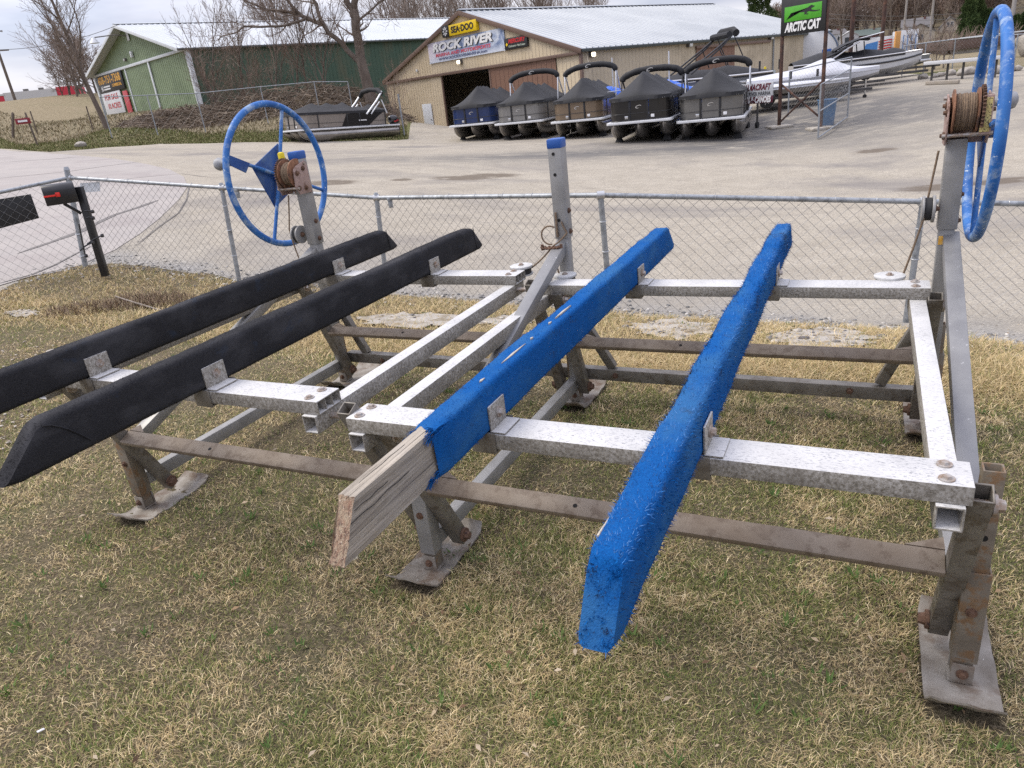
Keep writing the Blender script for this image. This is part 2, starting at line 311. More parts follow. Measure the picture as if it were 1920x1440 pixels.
for px, py, a_, b_ in ((625, 342, .55, .5), (752, 337, .28, .25), (865, 334, .75, .45), (925, 329, .7, .4), (1640, 283, .6, .35), (1755, 352, .7, .35), (1880, 340, .8, .3), (600, 345, .5, .3)):
    c = hit(px, py); st_ = np.maximum(st_, np.exp(-(((lx-c[0])/a_)**2+((ly-c[1])/b_)**2)))
for px, py, a_, b_ in ((1480, 240, 7, 6), (1620, 205, 6, 5), (1400, 262, 7, 4), (1320, 278, 7, 2.5), (1100, 288, 8, 2.2), (1560, 215, 6, 6)):
    c = hit(px, py); gw = np.maximum(gw, np.exp(-(((lx-c[0])/a_)**2+((ly-c[1])/b_)**2)*1.2))
st_ = st_.reshape(-1); gw = gw.reshape(-1)
ca.data.foreach_set('color', np.c_[w_, st_, gw, np.ones_like(w_)].astype(np.float32).ravel())

def field_mat(name, c, c2, c3):
    m, t, b = base(name); b.inputs['Roughness'].default_value = .95; b.inputs['Specular IOR Level'].default_value = .1
    a = ramp(t, nz3(t, 3.5, 9, .75, coord='World'), [(.34, c), (.64, c2)])
    a = mixc(t, ramp(t, nz3(t, .12, 6, .6, stretch=(.6, 1.6, 1), coord='World'), [(.45, 0), (.60, .8)]), a, c3)
    t.links.new(a, b.inputs['Base Color']); bump(t, b, nz3(t, 12, 6, .75, coord='World'), .8, .12); return m
M_FIELD = field_mat('dry_field', (.215, .175, .11), (.30, .25, .165), (.22, .19, .115))
M_VERGE = field_mat('green_verge', (.115, .125, .05), (.185, .175, .085), (.24, .205, .125))
R3 = R2+np.interp(TH, [-3.2, -.75, -.60, -.48, -.40, -.30, -.20, -.08, .0, 3.2], [20, 19, 15, 9, 6.5, 5.5, 5, 6, 3, 3])*(1+.12*np.sin(TH*40)+.1*np.sin(TH*95))
o = ringmesh('grass_verge', lerp_rings(R2, R3, 14), M_VERGE); o['kind'] = 'structure'
o = ringmesh('field', lerp_rings(R3, np.full_like(TH, 190.), 60, 1.4), M_FIELD); o['kind'] = 'structure'
# outer land to the horizon and the wooded ridge on the right
M_FAR = field_mat('far_land', (.13, .105, .07), (.18, .15, .10), (.10, .085, .06))
def ridge(th, r):
    up = np.clip((r-330)/230, 0, 1); up = up*up*(3-2*up); a = np.clip((th-.30)/.34, 0, 1); a2 = np.clip((-.2-th)/.4, 0, 1)*0
    return up*(a*(44+7*np.sin(th*9)))+4.0*np.clip((r-190)/130, 0, 1)*np.clip((th-.2)/.12, 0, 1)
rings = [190, 220, 260, 300, 340, 380, 420, 460, 500, 540, 580, 640, 800, 1200, 2200]; T2, R_ = np.meshgrid(TH, rings, indexing='ij')
zb = gz(190*np.sin(TH), 190*np.cos(TH)); z2 = zb[:, None]*np.clip(1-(R_-190)/900, 0, 1)+ridge(T2, R_)-ridge(T2, np.full_like(R_, 190.))
k = len(rings); a = np.arange(len(TH)-1)[:, None]*k+np.arange(k-1)[None]
o = obj_from_np('wooded_ridge', np.stack([R_*np.sin(T2), R_*np.cos(T2), z2], -1).reshape(-1, 3), np.stack([a, a+1, a+k+1, a+k], -1).reshape(-1, 4), M_FAR, smooth=True); o['kind'] = 'structure'
def GH(x, y):
    th, r = math.atan2(x, y), math.hypot(x, y)
    if r <= 190: return G(x, y)
    zb_ = G(190*math.sin(th), 190*math.cos(th)); return zb_*max(0, 1-(r-190)/900)+float(ridge(np.array(th), np.array(float(r)))-ridge(np.array(th), np.array(190.)))

# concrete road apron on the left: sheets laid just above the lot, with open joints
M_CONC = mat('road_concrete', (.345, .315, .29), .9, c2=(.305, .28, .262), scale=1.2, coord='World', dirt=(.28, .25, .235), dscale=.7, bmp=.5, bscale=60, bdist=.004, fleck=(.24, .22, .21), fscale=60, fth=.64)
def poly_sheet(name, pts, m, dz, step=.35, parent=None):
    """flat-lying sheet that follows the terrain: outline in plan, filled on a fine lattice"""
    P = np.array(pts); b = bmesh.new(); vs = [b.verts.new((x, y, 0)) for x, y in P]; f = b.faces.new(vs)
    x0, y0 = P.min(0); x1, y1 = P.max(0)
    for ax, lo, hi in ((0, x0, x1), (1, y0, y1)):
        for c in np.arange(lo+step, hi, step):
            co_ = Vector((c, 0, 0)) if ax == 0 else Vector((0, c, 0)); no = Vector((1, 0, 0)) if ax == 0 else Vector((0, 1, 0))
            bmesh.ops.bisect_plane(b, geom=b.verts[:]+b.edges[:]+b.faces[:], plane_co=co_, plane_no=no)
    b.normal_update()
    co_ = np.array([v.co[:] for v in b.verts]); z = gz(co_[:, 0], co_[:, 1])+dz
    for v, q in zip(b.verts, z): v.co.z = q
    for f in b.faces:
        if f.normal.z < 0: f.normal_flip()
    me = bpy.data.meshes.new(name); b.to_mesh(me); b.free(); me.materials.append(m)
    o = bpy.data.objects.new(name, me); COL.objects.link(o)
    if parent: o.parent = parent
    return o
def plan(pts): return [tuple(hit(*q)[:2]) for q in pts]
apron = plan([(-40, 548), (60, 519), (150, 500), (215, 470), (262, 440), (300, 410), (335, 375), (352, 350), (345, 332), (318, 318), (275, 308), (215, 298), (150, 292), (95, 288), (20, 283), (-40, 281)])
o = poly_sheet('concrete_road', apron, M_CONC, .007, .5); o['kind'] = 'structure'
M_TAR = mat('tar_joint', (.10, .09, .085), .8, c2=(.17, .155, .145), scale=30, coord='World')
def strip(name, px, w, m, dz):
    P = [V(hit(*q)) for q in px]; Q = []
    for i in range(len(P)-1):
        n = max(2, int((P[i+1]-P[i]).length/.4))
        for k in range(n): Q.append(P[i].lerp(P[i+1], k/n))
    Q.append(P[-1]); rows = []
    for i, p in enumerate(Q):
        d = (Q[min(i+1, len(Q)-1)]-Q[max(i-1, 0)]); d.z = 0; d.normalize(); s = V(-d.y, d.x, 0); ww = w*(.6+.8*abs(mnoise.noise(p*1.3)))*(1 if 0 < i < len(Q)-1 else .1)
        rows.append([(q.x, q.y, G(q.x, q.y)+dz) for q in (p-s*ww/2, p+s*ww/2)])
    o = MB().grid(rows).build(name, m, None, 0, 0); o['kind'] = 'structure'; return o
strip('tar_joint', [(-20, 337), (60, 329), (130, 322), (200, 312), (268, 303)], .05, M_TAR, .011)
strip('tar_joint', [(-10, 306), (80, 300), (150, 295)], .06, M_TAR, .011)
strip('tar_joint', [(130, 352), (250, 335), (340, 326), (400, 334), (460, 326)], .035, M_TAR, .011)
strip('tar_crack', [(33, 478), (100, 455), (150, 436), (180, 421), (215, 404), (260, 390), (297, 376)], .12, M_TAR, .012)
strip('tar_crack', [(-10, 537), (60, 518), (105, 498), (145, 476), (175, 462)], .05, M_TAR, .012)
strip('tar_crack', [(355, 350), (350, 375), (335, 400), (300, 425), (255, 462)], .03, M_TAR, .012)
# pale broken slabs and gravel behind the lift
M_SLAB = mat('pale_broken_slab', (.42, .39, .345), .95, c2=(.33, .305, .27), scale=9, coord='World', dirt=(.20, .16, .10), dscale=5, bmp=.9, bscale=45, bdist=.012, fleck=(.12, .11, .10), fscale=45, fth=.64)
def blob(px, py, rx, ry, n=34, seed=1):
    r = random.Random(seed); return [(px+rx*math.cos(a)*(1+r.uniform(-.32, .22)), py+ry*math.sin(a)*(1+r.uniform(-.38, .25))) for a in np.linspace(0, 2*PI, n+1)[:-1]]
for i, (a, b_, c, d) in enumerate(((780, 603, 105, 13), (1265, 621, 80, 19), (1545, 640, 95, 20), (950, 606, 55, 9), (45, 590, 30, 7))):
    o = poly_sheet('broken_slab', plan(blob(a, b_, c, d, seed=i)), M_SLAB, .014, .12); o['kind'] = 'structure'
# ------------------------------------------------------------------ the two sheds
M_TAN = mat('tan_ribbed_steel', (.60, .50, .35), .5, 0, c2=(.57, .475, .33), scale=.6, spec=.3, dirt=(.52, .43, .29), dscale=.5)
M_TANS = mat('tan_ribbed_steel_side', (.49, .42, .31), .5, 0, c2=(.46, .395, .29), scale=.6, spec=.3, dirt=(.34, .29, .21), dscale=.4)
M_BRN = mat('brown_ribbed_steel', (.20, .115, .080), .5, c2=(.185, .105, .073), scale=.8, spec=.3)
M_BTRIM = mat('brown_trim', (.135, .085, .062), .5, c2=(.15, .095, .07), scale=2)
M_ROOF = mat('white_steel_roof', (.36, .385, .41), .5, .1, c2=(.31, .335, .365), scale=.35, dirt=(.29, .315, .345), dscale=.25)
M_WDOOR = mat('white_door', (.66, .68, .70), .5)
M_DARKIN = mat('dark_interior', (.03, .028, .026), .9)
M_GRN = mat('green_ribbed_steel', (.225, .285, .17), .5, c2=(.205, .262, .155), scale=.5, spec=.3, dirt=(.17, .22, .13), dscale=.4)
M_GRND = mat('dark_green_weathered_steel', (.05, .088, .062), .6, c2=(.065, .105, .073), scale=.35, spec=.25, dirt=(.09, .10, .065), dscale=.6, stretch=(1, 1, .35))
M_WTRIM = mat('white_trim', (.62, .65, .68), .5, c2=(.55, .58, .6), scale=2)
M_LAMPON = emit('lit_lamp_glass', (1.0, .85, .6), 2.2)
M_LAMPH = mat('lamp_housing', (.12, .11, .10), .5)
M_LAMPG = mat('lamp_glass', (.55, .55, .52), .3)
M_WPAINT = mat('white_letter', (.78, .78, .78), .5); M_KPAINT = mat('black_letter', (.015, .015, .016), .5); M_RPAINT = mat('red_letter', (.52, .02, .025), .5)
M_YSIGN = mat('yellow_sign_face', (.80, .55, .005), .4); M_OPAINT = mat('orange_letter', (.72, .36, .02), .5)
def ribbed(P, a0, a1, z0, ztop, pitch=.30, depth=.022, rib=.06, n=V(0, -1, 0)):
    """ribbed sheet: P(a,z) maps run and height to a point, n the outward direction, ztop a function of the run"""
    xs = []; a = a0
    while a < a1-1e-6:
        for da, o in ((0, 0), (pitch-rib*1.4, 0), (pitch-rib, depth), (pitch-rib*.4, depth)):
            if a+da < a1: xs.append((a+da, o))
        a += pitch
    xs.append((a1, 0)); rows = [[], []]
    for x, o in xs:
        rows[0].append(P(x, z0)+n*o); rows[1].append(P(x, ztop(x))+n*o)
    return MB().grid(rows)
def shed(name, K, rot, Wd, Ln, he, hr, label, mg, ms, mr, mt, roof_pitch, over):
    T = empty(name, K, rot); tag(T, label, 'building')
    top = lambda u: he+(hr-he)*(1-abs(u-Wd/2)/(Wd/2))
    return T, top
# ---- tan shed (local x = along its length, local y = across the gable)
KT = (5.626, 41.424, -.60); TS, ttop = shed('metal_shed', KT, 2.229-PI/2, 20.24, 31.0, 3.93, 7.1, 'long tan metal shed with brown trim, a white roof and an open sliding door', 0, 0, 0, 0, 0, 0)
pg = lambda u, z: V(0, u, z); nG = V(-1, 0, 0); ps_ = lambda w, z: V(w, 0, z); nS = V(0, -1, 0)
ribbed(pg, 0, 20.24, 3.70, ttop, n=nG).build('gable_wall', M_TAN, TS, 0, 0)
ribbed(pg, 0, 1.9, -.4, lambda u: 3.70, n=nG).build('front_wall', M_TAN, TS, 0, 0)
ribbed(pg, 19.6, 20.24, -.4, lambda u: 3.70, n=nG).build('front_wall', M_TAN, TS, 0, 0)
d1 = ribbed(lambda u, z: V(-.06, u, z), 1.9, 7.8, .02, lambda u: 3.66, pitch=.42, n=nG).build('sliding_door', M_BRN, TS, 0, 0); d1['label'] = 'brown sliding door'
d2 = ribbed(lambda u, z: V(-.06, u, z), 13.05, 19.9, -.3, lambda u: 3.66, n=nG).build('sliding_door', M_TAN, TS, 0, 0); d2['label'] = 'tan sliding door with a white walk door'
wd_ = MB().box((-.12, 15.15, 1.02), (.04, 1.12, 2.05)).build('walk_door', M_WDOOR, d2, .004)
MB().cyl((-.14, 14.72, 1.0), (-.19, 14.72, 1.0), .04, n=10).build('handle', M_LAMPH, d2, 0)
tr = MB().box((-.12, 10.2, 3.74), (.14, 20.3, .17)).build('door_track', M_BTRIM, TS, .01)
MB().box((-.05, 13.0, 1.75), (.10, .12, 3.8)).build('door_jamb', M_BTRIM, TS, .005)
MB().box((-.07, 7.8, 1.75), (.08, .10, 3.8)).build('door_jamb', M_BTRIM, TS, .005)
MB().box((-.0, -.0, 1.75), (.16, .16, 4.3)).build('corner_trim', M_BTRIM, TS, .008)
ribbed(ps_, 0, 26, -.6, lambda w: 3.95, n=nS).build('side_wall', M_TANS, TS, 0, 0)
d3 = ribbed(lambda w, z: V(w, -.07, z), 10.0, 14.05, -.2, lambda w: 3.45, pitch=.42, n=nS).build('sliding_door', M_BRN, TS, 0, 0); d3['label'] = 'brown sliding door on the long side'
d4 = ribbed(lambda w, z: V(w, -.07, z), 14.05, 17.9, -.2, lambda w: 3.45, n=nS).build('sliding_door', M_TANS, TS, 0, 0)
MB().box((14.0, -.12, 3.53), (8.2, .14, .16)).build('door_track', M_BTRIM, TS, .01)
MB().box((15.5, 10.12, 1.5), (.1, 20.0, 4.6)).build('partition', M_DARKIN, TS); MB().box((13, 20.24, 1.8), (26, .06, 4.2)).build('back_wall', M_TANS, TS); MB().box((26, 10.1, 1.8), (.06, 20.24, 4.2)).build('end_wall', M_TANS, TS)
MB().box((6, 11.5, .55), (1.2, 2.6, 1.1)).build('workbench', mat('bench', (.10, .09, .08), .8), TS); MB().box((9, 12.0, 1.9), (.1, 1.6, 1.4)).build('notice_board', mat('board', (.25, .23, .2), .8), TS)
def roof(T, Wd, Ln, he, hr, m, over, og, pitch, mt):
    sl = (hr-he)/(Wd/2); zo = .06
    for s in (0, 1):
        y0 = -over if s == 0 else Wd+over; y1 = Wd/2; ze = he-over*sl+zo; rows = [[], []]; x = -og
        while x < Ln+og:
            for dx, o in ((0, 0), (pitch*.72, 0), (pitch*.78, .045), (pitch*.92, .045)):
                if x+dx <= Ln+og:
                    rows[0].append(V(x+dx, y0, ze+o)); rows[1].append(V(x+dx, y1, hr+zo+o))
            x += pitch
        mb = MB().grid(rows); n = len(mb.v); mb.v += [(a, b, c-.10) for a, b, c in mb.v]; mb.f += [tuple(i+n for i in reversed(f)) for f in list(mb.f)]
        k = len(rows[0]); mb.f += [(i, i+n, i+1+n, i+1) for i in range(k-1)]
        mb.build('roof', m, T, 0, 0)
    MB().prism([(-og-.03, Wd/2-.25, hr+.10-.25*sl+.06), (-og-.03, Wd/2, hr+.17), (-og-.03, Wd/2+.25, hr+.10-.25*sl+.06), (-og-.03, Wd/2, hr+.10)], (1, 0, 0), Ln+2*og+.06).build('ridge_cap', m, T, 0)
    for s in (-1, 1):
        y0 = -over if s < 0 else Wd+over; p = V(-og-.035, y0, he-over*sl-.06); q = V(-og-.035, Wd/2, hr-.06); MB().bar(p, q, .05, .26, (0, 0, 1)).build('rake_board', mt, T, .005)
    MB().box((Ln/2, -over-.03, he-over*sl-.03), (Ln+2*og, .05, .14)).build('eave_trim', mat('dark_gutter', (.05, .06, .055), .5), T, .004)
ribbed(lambda u, z: V(26, u, z), 0, 20.24, 3.6, ttop, n=V(1, 0, 0)).build('gable_wall', M_TAN, TS, 0, 0)
roof(TS, 20.24, 26, 3.93, 7.1, M_ROOF, .22, .15, .46, M_BTRIM)
def lamp(T, p, n, lit):
    n = V(n); q = V(p); h = MB().box(q+n*.10, (.22 if n.x else .34, .34 if n.x else .22, .26)).build('wall_lamp', M_LAMPH, T, .02)
    MB().box(q+n*.20+V(0, 0, -.02), (.10 if n.x else .28, .28 if n.x else .10, .20)).build('lamp_glass', M_LAMPON if lit else M_LAMPG, h, .03)
lamp(TS, (-.02, 10.67, 4.32), (-1, 0, 0), True); lamp(TS, (.75, -.02, 3.62), (0, -1, 0), True); lamp(TS, (9.26, -.02, 3.70), (0, -1, 0), False)
lamp(TS, (18.2, -.02, 3.75), (0, -1, 0), False)
MB().box((-.06, 15.85, 4.24), (.10, .16, .16)).build('camera_box', M_WDOOR, TS, .02)
MB().cyl((18.6, -.08, -.3), (18.6, -.08, 4.0), .06, n=8).build('conduit', mat('grey_conduit', (.25, .26, .27), .5, .3), TS, 0); MB().box((18.5, -.14, 1.35), (.45, .2, .7)).build('meter_box', mat('meter_grey', (.38, .42, .42), .5), TS, .02)
MB().path([(.35, -.04, 3.75), (.2, -.35, 3.2), (.45, -.05, 2.9)], .03, 6).build('lamp_arm', M_TANS, TS, 0)
# signs on the gable: frames are (world) so that each stays a thing of its own
RT = Matrix.Translation(KT) @ Matrix.Rotation(2.229-PI/2, 4, 'Z')
def gsign(name, lab, u0, u1, z0, z1, depth, m, bev=.01):
    o = empty(name, mat=RT @ Matrix.Translation((-.03, (u0+u1)/2, (z0+z1)/2))); tag(o, lab, 'sign')
    MB().box((-depth/2, 0, 0), (depth, abs(u1-u0), z1-z0)).build('panel', m, o, bev); return o
TM = lambda y, z, d: wallM((-d-.004, y, z), (0, -1, 0), (0, 0, 1))
s1 = gsign('yellow_sign', 'yellow box sign SEA-DOO under the peak of the tan gable', 8.40, 11.27, 5.86, 6.48, .22, M_YSIGN, .03)
text('SEA·DOO', .50, TM(.02, -.01, .22), M_KPAINT, s1, bold=.022, width=2.35)
o = MB().box((-.11, 1.83, .02), (.23, .78, .68)).build('emblem_panel', M_KPAINT, s1, .03)
mb = MB(); c = V(-.235, 1.83, .02)
for k in range(8): a = k*PI/4; mb.prism([c+V(0, math.cos(a+d)*r_*.9, math.sin(a+d)*r_) for r_, d in ((.10, -.3), (.27, -.16), (.27, .16), (.10, .3))], (-1, 0, 0), .006)
mb.build('emblem', M_WPAINT, s1, 0)
def banner_mat():
    m, t, b = base('printed_banner'); b.inputs['Roughness'].default_value = .5
    c = ramp(t, nz3(t, 1.1, 7, .65, stretch=(1, 1, 1.4), dist=.8), [(.34, (.06, .10, .22)), (.48, (.22, .28, .42)), (.62, (.55, .60, .68))])
    cx_ = t.nodes.new('ShaderNodeTexCoord'); sp = t.nodes.new('ShaderNodeSeparateXYZ'); t.links.new(cx_.outputs['Object'], sp.inputs[0])
    c = mixc(t, ramp(t, sp.outputs['Y'], [(.0, 0), (1.0, .0)]), c, (.7, .6, .65))
    mr = t.nodes.new('ShaderNodeMapRange'); mr.inputs[1].default_value = 1.0; mr.inputs[2].default_value = 4.2; t.links.new(sp.outputs['Y'], mr.inputs[0]); c = mixc(t, mr.outputs[0], c, (.68, .62, .68))
    mz = t.nodes.new('ShaderNodeMapRange'); mz.inputs[1].default_value = -.15; mz.inputs[2].default_value = -.6; t.links.new(sp.outputs['Z'], mz.inputs[0]); c = mixc(t, mz.outputs[0], c, (.56, .60, .68))
    t.links.new(c, b.inputs['Base Color']); return m
s2 = gsign('printed_banner', 'wide blue and white banner ROCK RIVER on the tan gable', 6.08, 14.1, 4.50, 5.72, .05, banner_mat(), 0)
text('ROCK RIVER', .66, TM(.25, .22, .062), M_KPAINT, s2, 'letter_shadow', bold=.03, shear=.2, width=6.4); text('ROCK RIVER', .66, TM(.32, .25, .075), M_WPAINT, s2, bold=.03, shear=.2, width=6.4)
text('MARINA AND MOTORSPORTS', .27, TM(.3, -.20, .055), mat('pink_red_letter', (.62, .10, .14), .5), s2, shear=.2, bold=.008, width=5.9); text('WWW.ROCKRIVERMARINA.com', .22, TM(.3, -.45, .055), mat('navy_letter', (.06, .08, .18), .5), s2, bold=.004, width=5.2)
mb = MB()
for y, z in ((3.95, -.56), (3.95, .56), (-3.95, -.56), (-3.95, .56)): mb.path([(-.06, y+.10*math.cos(a), z+.10*math.sin(a)) for a in np.linspace(0, 2*PI, 9)[:-1]], .012, 5, closed=True)
mb.build('rope_loop', M_WPAINT, s2, 0); s2.children[-1]['kind'] = 'stuff'
s3 = gsign('black_sign', 'black sign MERCURY at the right end of the banner on the tan gable', 4.02, 6.05, 4.48, 5.10, .12, M_KPAINT, .01)
text('MERCURY', .30, TM(-.08, .12, .12), M_RPAINT, s3, bold=.012, shear=.25, width=1.55); text('Outboards • MerCruiser', .15, TM(-.1, -.14, .12), mat('pale_letter', (.45, .5, .42), .5), s3, width=1.5, bold=.003)
mb = MB(); mb.prism([(-.122, .80+.10*math.cos(a), -.02+.10*math.sin(a)) for a in (0, PI/2, PI, 1.5*PI)], (-1, 0, 0), .006); mb.build('emblem', M_YSIGN, s3, 0)

# ---- green shed
KG = (-22.627, 63.008, 3.0); GRO = 2.32-PI/2; HG, HRG, WG, LG = 4.5, 7.62, 23.38, 40.0
GSH, gtop = shed('metal_barn', KG, GRO, WG, LG, HG, HRG, 'long green metal barn with white trim and a white roof behind the bare trees', 0, 0, 0, 0, 0, 0)
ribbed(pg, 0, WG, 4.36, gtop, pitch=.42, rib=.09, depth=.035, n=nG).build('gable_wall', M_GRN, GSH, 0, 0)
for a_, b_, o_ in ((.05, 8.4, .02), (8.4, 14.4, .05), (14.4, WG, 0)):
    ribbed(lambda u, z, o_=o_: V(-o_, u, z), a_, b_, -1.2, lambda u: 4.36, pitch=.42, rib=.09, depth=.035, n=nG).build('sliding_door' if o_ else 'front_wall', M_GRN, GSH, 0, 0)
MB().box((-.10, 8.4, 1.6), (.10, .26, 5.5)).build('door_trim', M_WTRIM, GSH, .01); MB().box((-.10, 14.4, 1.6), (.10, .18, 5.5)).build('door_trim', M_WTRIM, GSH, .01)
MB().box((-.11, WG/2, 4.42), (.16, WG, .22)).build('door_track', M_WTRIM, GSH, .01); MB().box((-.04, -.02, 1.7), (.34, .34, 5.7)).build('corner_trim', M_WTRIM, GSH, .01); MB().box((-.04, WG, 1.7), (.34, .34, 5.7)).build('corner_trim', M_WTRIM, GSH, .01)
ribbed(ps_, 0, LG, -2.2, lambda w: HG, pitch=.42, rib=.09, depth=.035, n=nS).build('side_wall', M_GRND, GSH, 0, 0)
MB().box((LG/2, WG, 1.2), (LG, .06, 6.6)).build('back_wall', M_GRND, GSH); MB().box((LG, WG/2, 1.2), (.06, WG, 6.6)).build('end_wall', M_GRND, GSH)
roof(GSH, WG, LG, HG, HRG, mat('pale_barn_roof', (.47, .50, .53), .55, .05, c2=(.43, .46, .49), scale=.3), .35, .9, .5, M_WTRIM)
MB().box((-.14, 15.95, 1.05), (.06, 1.25, 3.0)).build('red_door', mat('faded_red_door', (.46, .04, .05), .5, c2=(.40, .035, .045), scale=3), GSH, .005)
mb = MB(); mb.path([(-.1, 11.6, 6.75), (-.9, 12.4, 6.95), (-2.2, 13.4, 6.9)], .05, 6); mb.build('lamp_arm', M_LAMPH, GSH, 0); MB().cyl((-2.3, 13.5, 6.9), (-2.3, 13.5, 6.45), .12, .42, n=14).build('lamp_shade', M_WDOOR, GSH, 0)
MB().box((-.1, 11.4, 6.9), (.06, .5, 1.1)).build('white_plate', M_WDOOR, GSH, .02); MB().box((-.15, 11.57, 5.25), (.2, .3, .5)).build('junction_box', M_WDOOR, GSH, .02); lamp(GSH, (-.04, 13.5, 5.0), (-1, 0, 0), False)
RG = Matrix.Translation(KG) @ Matrix.Rotation(GRO, 4, 'Z')
s4 = empty('phone_sign', mat=RG @ Matrix.Translation((-.12, 19.1, 3.5))); tag(s4, 'black sign with a phone number 608-751-7368 on the green barn front', 'sign')
MB().box((-.05, 0, 0), (.1, 7.4, 1.55)).build('panel', M_KPAINT, s4, .01)
text('608-751-7368', .95, TM(0, .32, .10), M_OPAINT, s4, bold=.02, width=6.5); text('N', .62, TM(2.6, -.40, .10), M_WPAINT, s4, bold=.03); text('COMMERCIAL', .36, TM(-1.8, -.28, .10), M_OPAINT, s4, bold=.01, width=2.7)
for z in (-.25, -.48): MB().box((-.104, 1.2, z), (.006, 1.9, .13)).build('white_line', M_WPAINT, s4, 0)
s5 = empty('sale_sign', mat=RG @ Matrix.Translation((-.12, 19.9, 1.74))); tag(s5, 'white FOR SALE board with red letters under the phone sign on the barn', 'sign')
MB().box((-.04, 0, 0), (.08, 5.5, 2.05)).build('panel', mat('white_board', (.66, .67, .68), .5), s5, .01)
text('FOR SALE', .70, TM(0, .52, .09), M_RPAINT, s5, bold=.008, width=3.9); text('10 ACRES', .70, TM(-.2, -.30, .09), M_RPAINT, s5, bold=.008, width=3.7)
# ------------------------------------------------------------------ bare trees: each a trunk with limbs and a crown of twigs
M_BARK = mat('grey_brown_bark', (.11, .085, .068), .9, c2=(.16, .13, .105), scale=4, stretch=(1, 1, .3), bmp=.8, bscale=20, bdist=.03)
M_TWIG = mat('brown_twigs', (.18, .135, .108), .9, c2=(.24, .19, .155), scale=1.2)
M_TWIGR = mat('russet_twigs', (.17, .115, .085), .9, c2=(.23, .165, .125), scale=1.2)
def grow(seed, h, tr, fork, limbs, up, wob, twig, lv=3, low=.25, lean=0, tw=.012):
    r = random.Random(seed); big = MB(); fine = MB()
    def br(p, d, ln, rad, lev):
        n = 6 if lev < 2 else 4; pts = [p]; rr = [rad]; dd = d.copy()
        for i in range(n):
            dd = (dd+V(r.gauss(0, wob), r.gauss(0, wob), r.gauss(0, wob*.6)+up*(.10 if lev else .03))).normalized(); p = p+dd*(ln/n); pts.append(p); rr.append(max(rad*(1-.72*(i+1)/n), tw*.55))
        (big if lev < 2 else fine).path(pts, rr, 8 if lev == 0 else (6 if lev == 1 else 3), caps=False)
        if lev >= lv: return
        k = limbs[lev]
        for i in range(k):
            t = (low if lev == 0 else .18)+(1-(low if lev == 0 else .18))*((i+r.random()*.8)/k); j = min(int(t*n), n-1); q = pts[j].lerp(pts[j+1], t*n-j)
            ax = (pts[j+1]-pts[j]).normalized(); o = ax.orthogonal().normalized(); o.rotate(Matrix.Rotation(i*2.4+r.uniform(-.6, .6), 3, ax)); a = r.uniform(*fork)
            br(q, (ax*math.cos(a)+o*math.sin(a)).normalized(), ln*r.uniform(.38, .62)*(1-.38*t) if lev else ln*r.uniform(.34, .58)*(1.15-.65*t), max(rr[j]*r.uniform(.35, .6), tw), lev+1)
    br(V(0, 0, -.3), V(lean, 0, 1).normalized(), h, tr, 0)
    return big, fine
def tree(name, label, group, bm, loc_, rz=0, sc=1.0, m2=None, cat='tree'):
    T = empty(name, loc_, rz); tag(T, label, cat, group); T.scale = (sc, sc, sc)
    bm[0].build('trunk', M_BARK, T, 0, 60); c = bm[1].build('crown', m2 or M_TWIG, T, 0, 0); return T
def gtree(px, py, s): p = at(px, py, s); return (p[0], p[1], GH(p[0], p[1])-.1)
# the big spreading tree beside the tan shed
b1 = MB(); f1 = MB(); r = random.Random(3)
def limb(pts, rads, n=9):
    P = [V(p) for p in pts]; Q = []; R_ = []
    for i in range(len(P)-1):
        for k in range(4):
            t = k/4; Q.append(P[i].lerp(P[i+1], t)+V(r.gauss(0, .05), r.gauss(0, .05), r.gauss(0, .04))); R_.append(rads[i]*(1-t)+rads[i+1]*t)
    Q.append(P[-1]); R_.append(rads[-1]); R_ = [q*.8 for q in R_]; b1.path(Q, R_, n, caps=False); return Q, R_
def sprout(Q, R_, n, ln, lv=0, t0=.2):
    for i in range(n):
        t = t0+(1-t0)*(i+r.random())/n; j = min(int(t*(len(Q)-1)), len(Q)-2); ax = (Q[j+1]-Q[j]).normalized(); o = ax.orthogonal().normalized(); o.rotate(Matrix.Rotation(r.uniform(0, 6.28), 3, ax)); a = r.uniform(.5, 1.2)
        d = (ax*math.cos(a)+o*math.sin(a)+V(0, 0, .15)).normalized(); L_ = ln*r.uniform(.5, 1.1); p = Q[j]; pts = [p]; rad = [min(R_[j]*.5, .07 if lv == 0 else .03)]
        for k in range(5): d = (d+V(r.gauss(0, .22), r.gauss(0, .22), r.gauss(0, .18)+.03)).normalized(); p = p+d*L_/5; pts.append(p); rad.append(max(rad[0]*(1-.8*(k+1)/5), .009))
        f1.path(pts, rad, 5 if lv == 0 else 3, caps=False)
        if lv < 2: sprout(pts, rad, 7 if lv == 0 else 5, L_*.55, lv+1, .15)
pT = at(700, 218, 52); gT = G(pT[0], pT[1])
ex = V(pT[1], -pT[0], 0).normalized()         # across the view, so the sideways sprawl reads as in the photograph
def TP(x, z, d=0): return ex*x+V(ex.y, -ex.x, 0)*(-d)+V(0, 0, z)
q = limb([TP(0, -.3), TP(-.1, 2.2), TP(-.15, 4.6, .1), TP(-.1, 6.2, .2)], [.62, .42, .36, .34], 12); sprout(q[0], q[1], 8, 2.0, 0, .4)
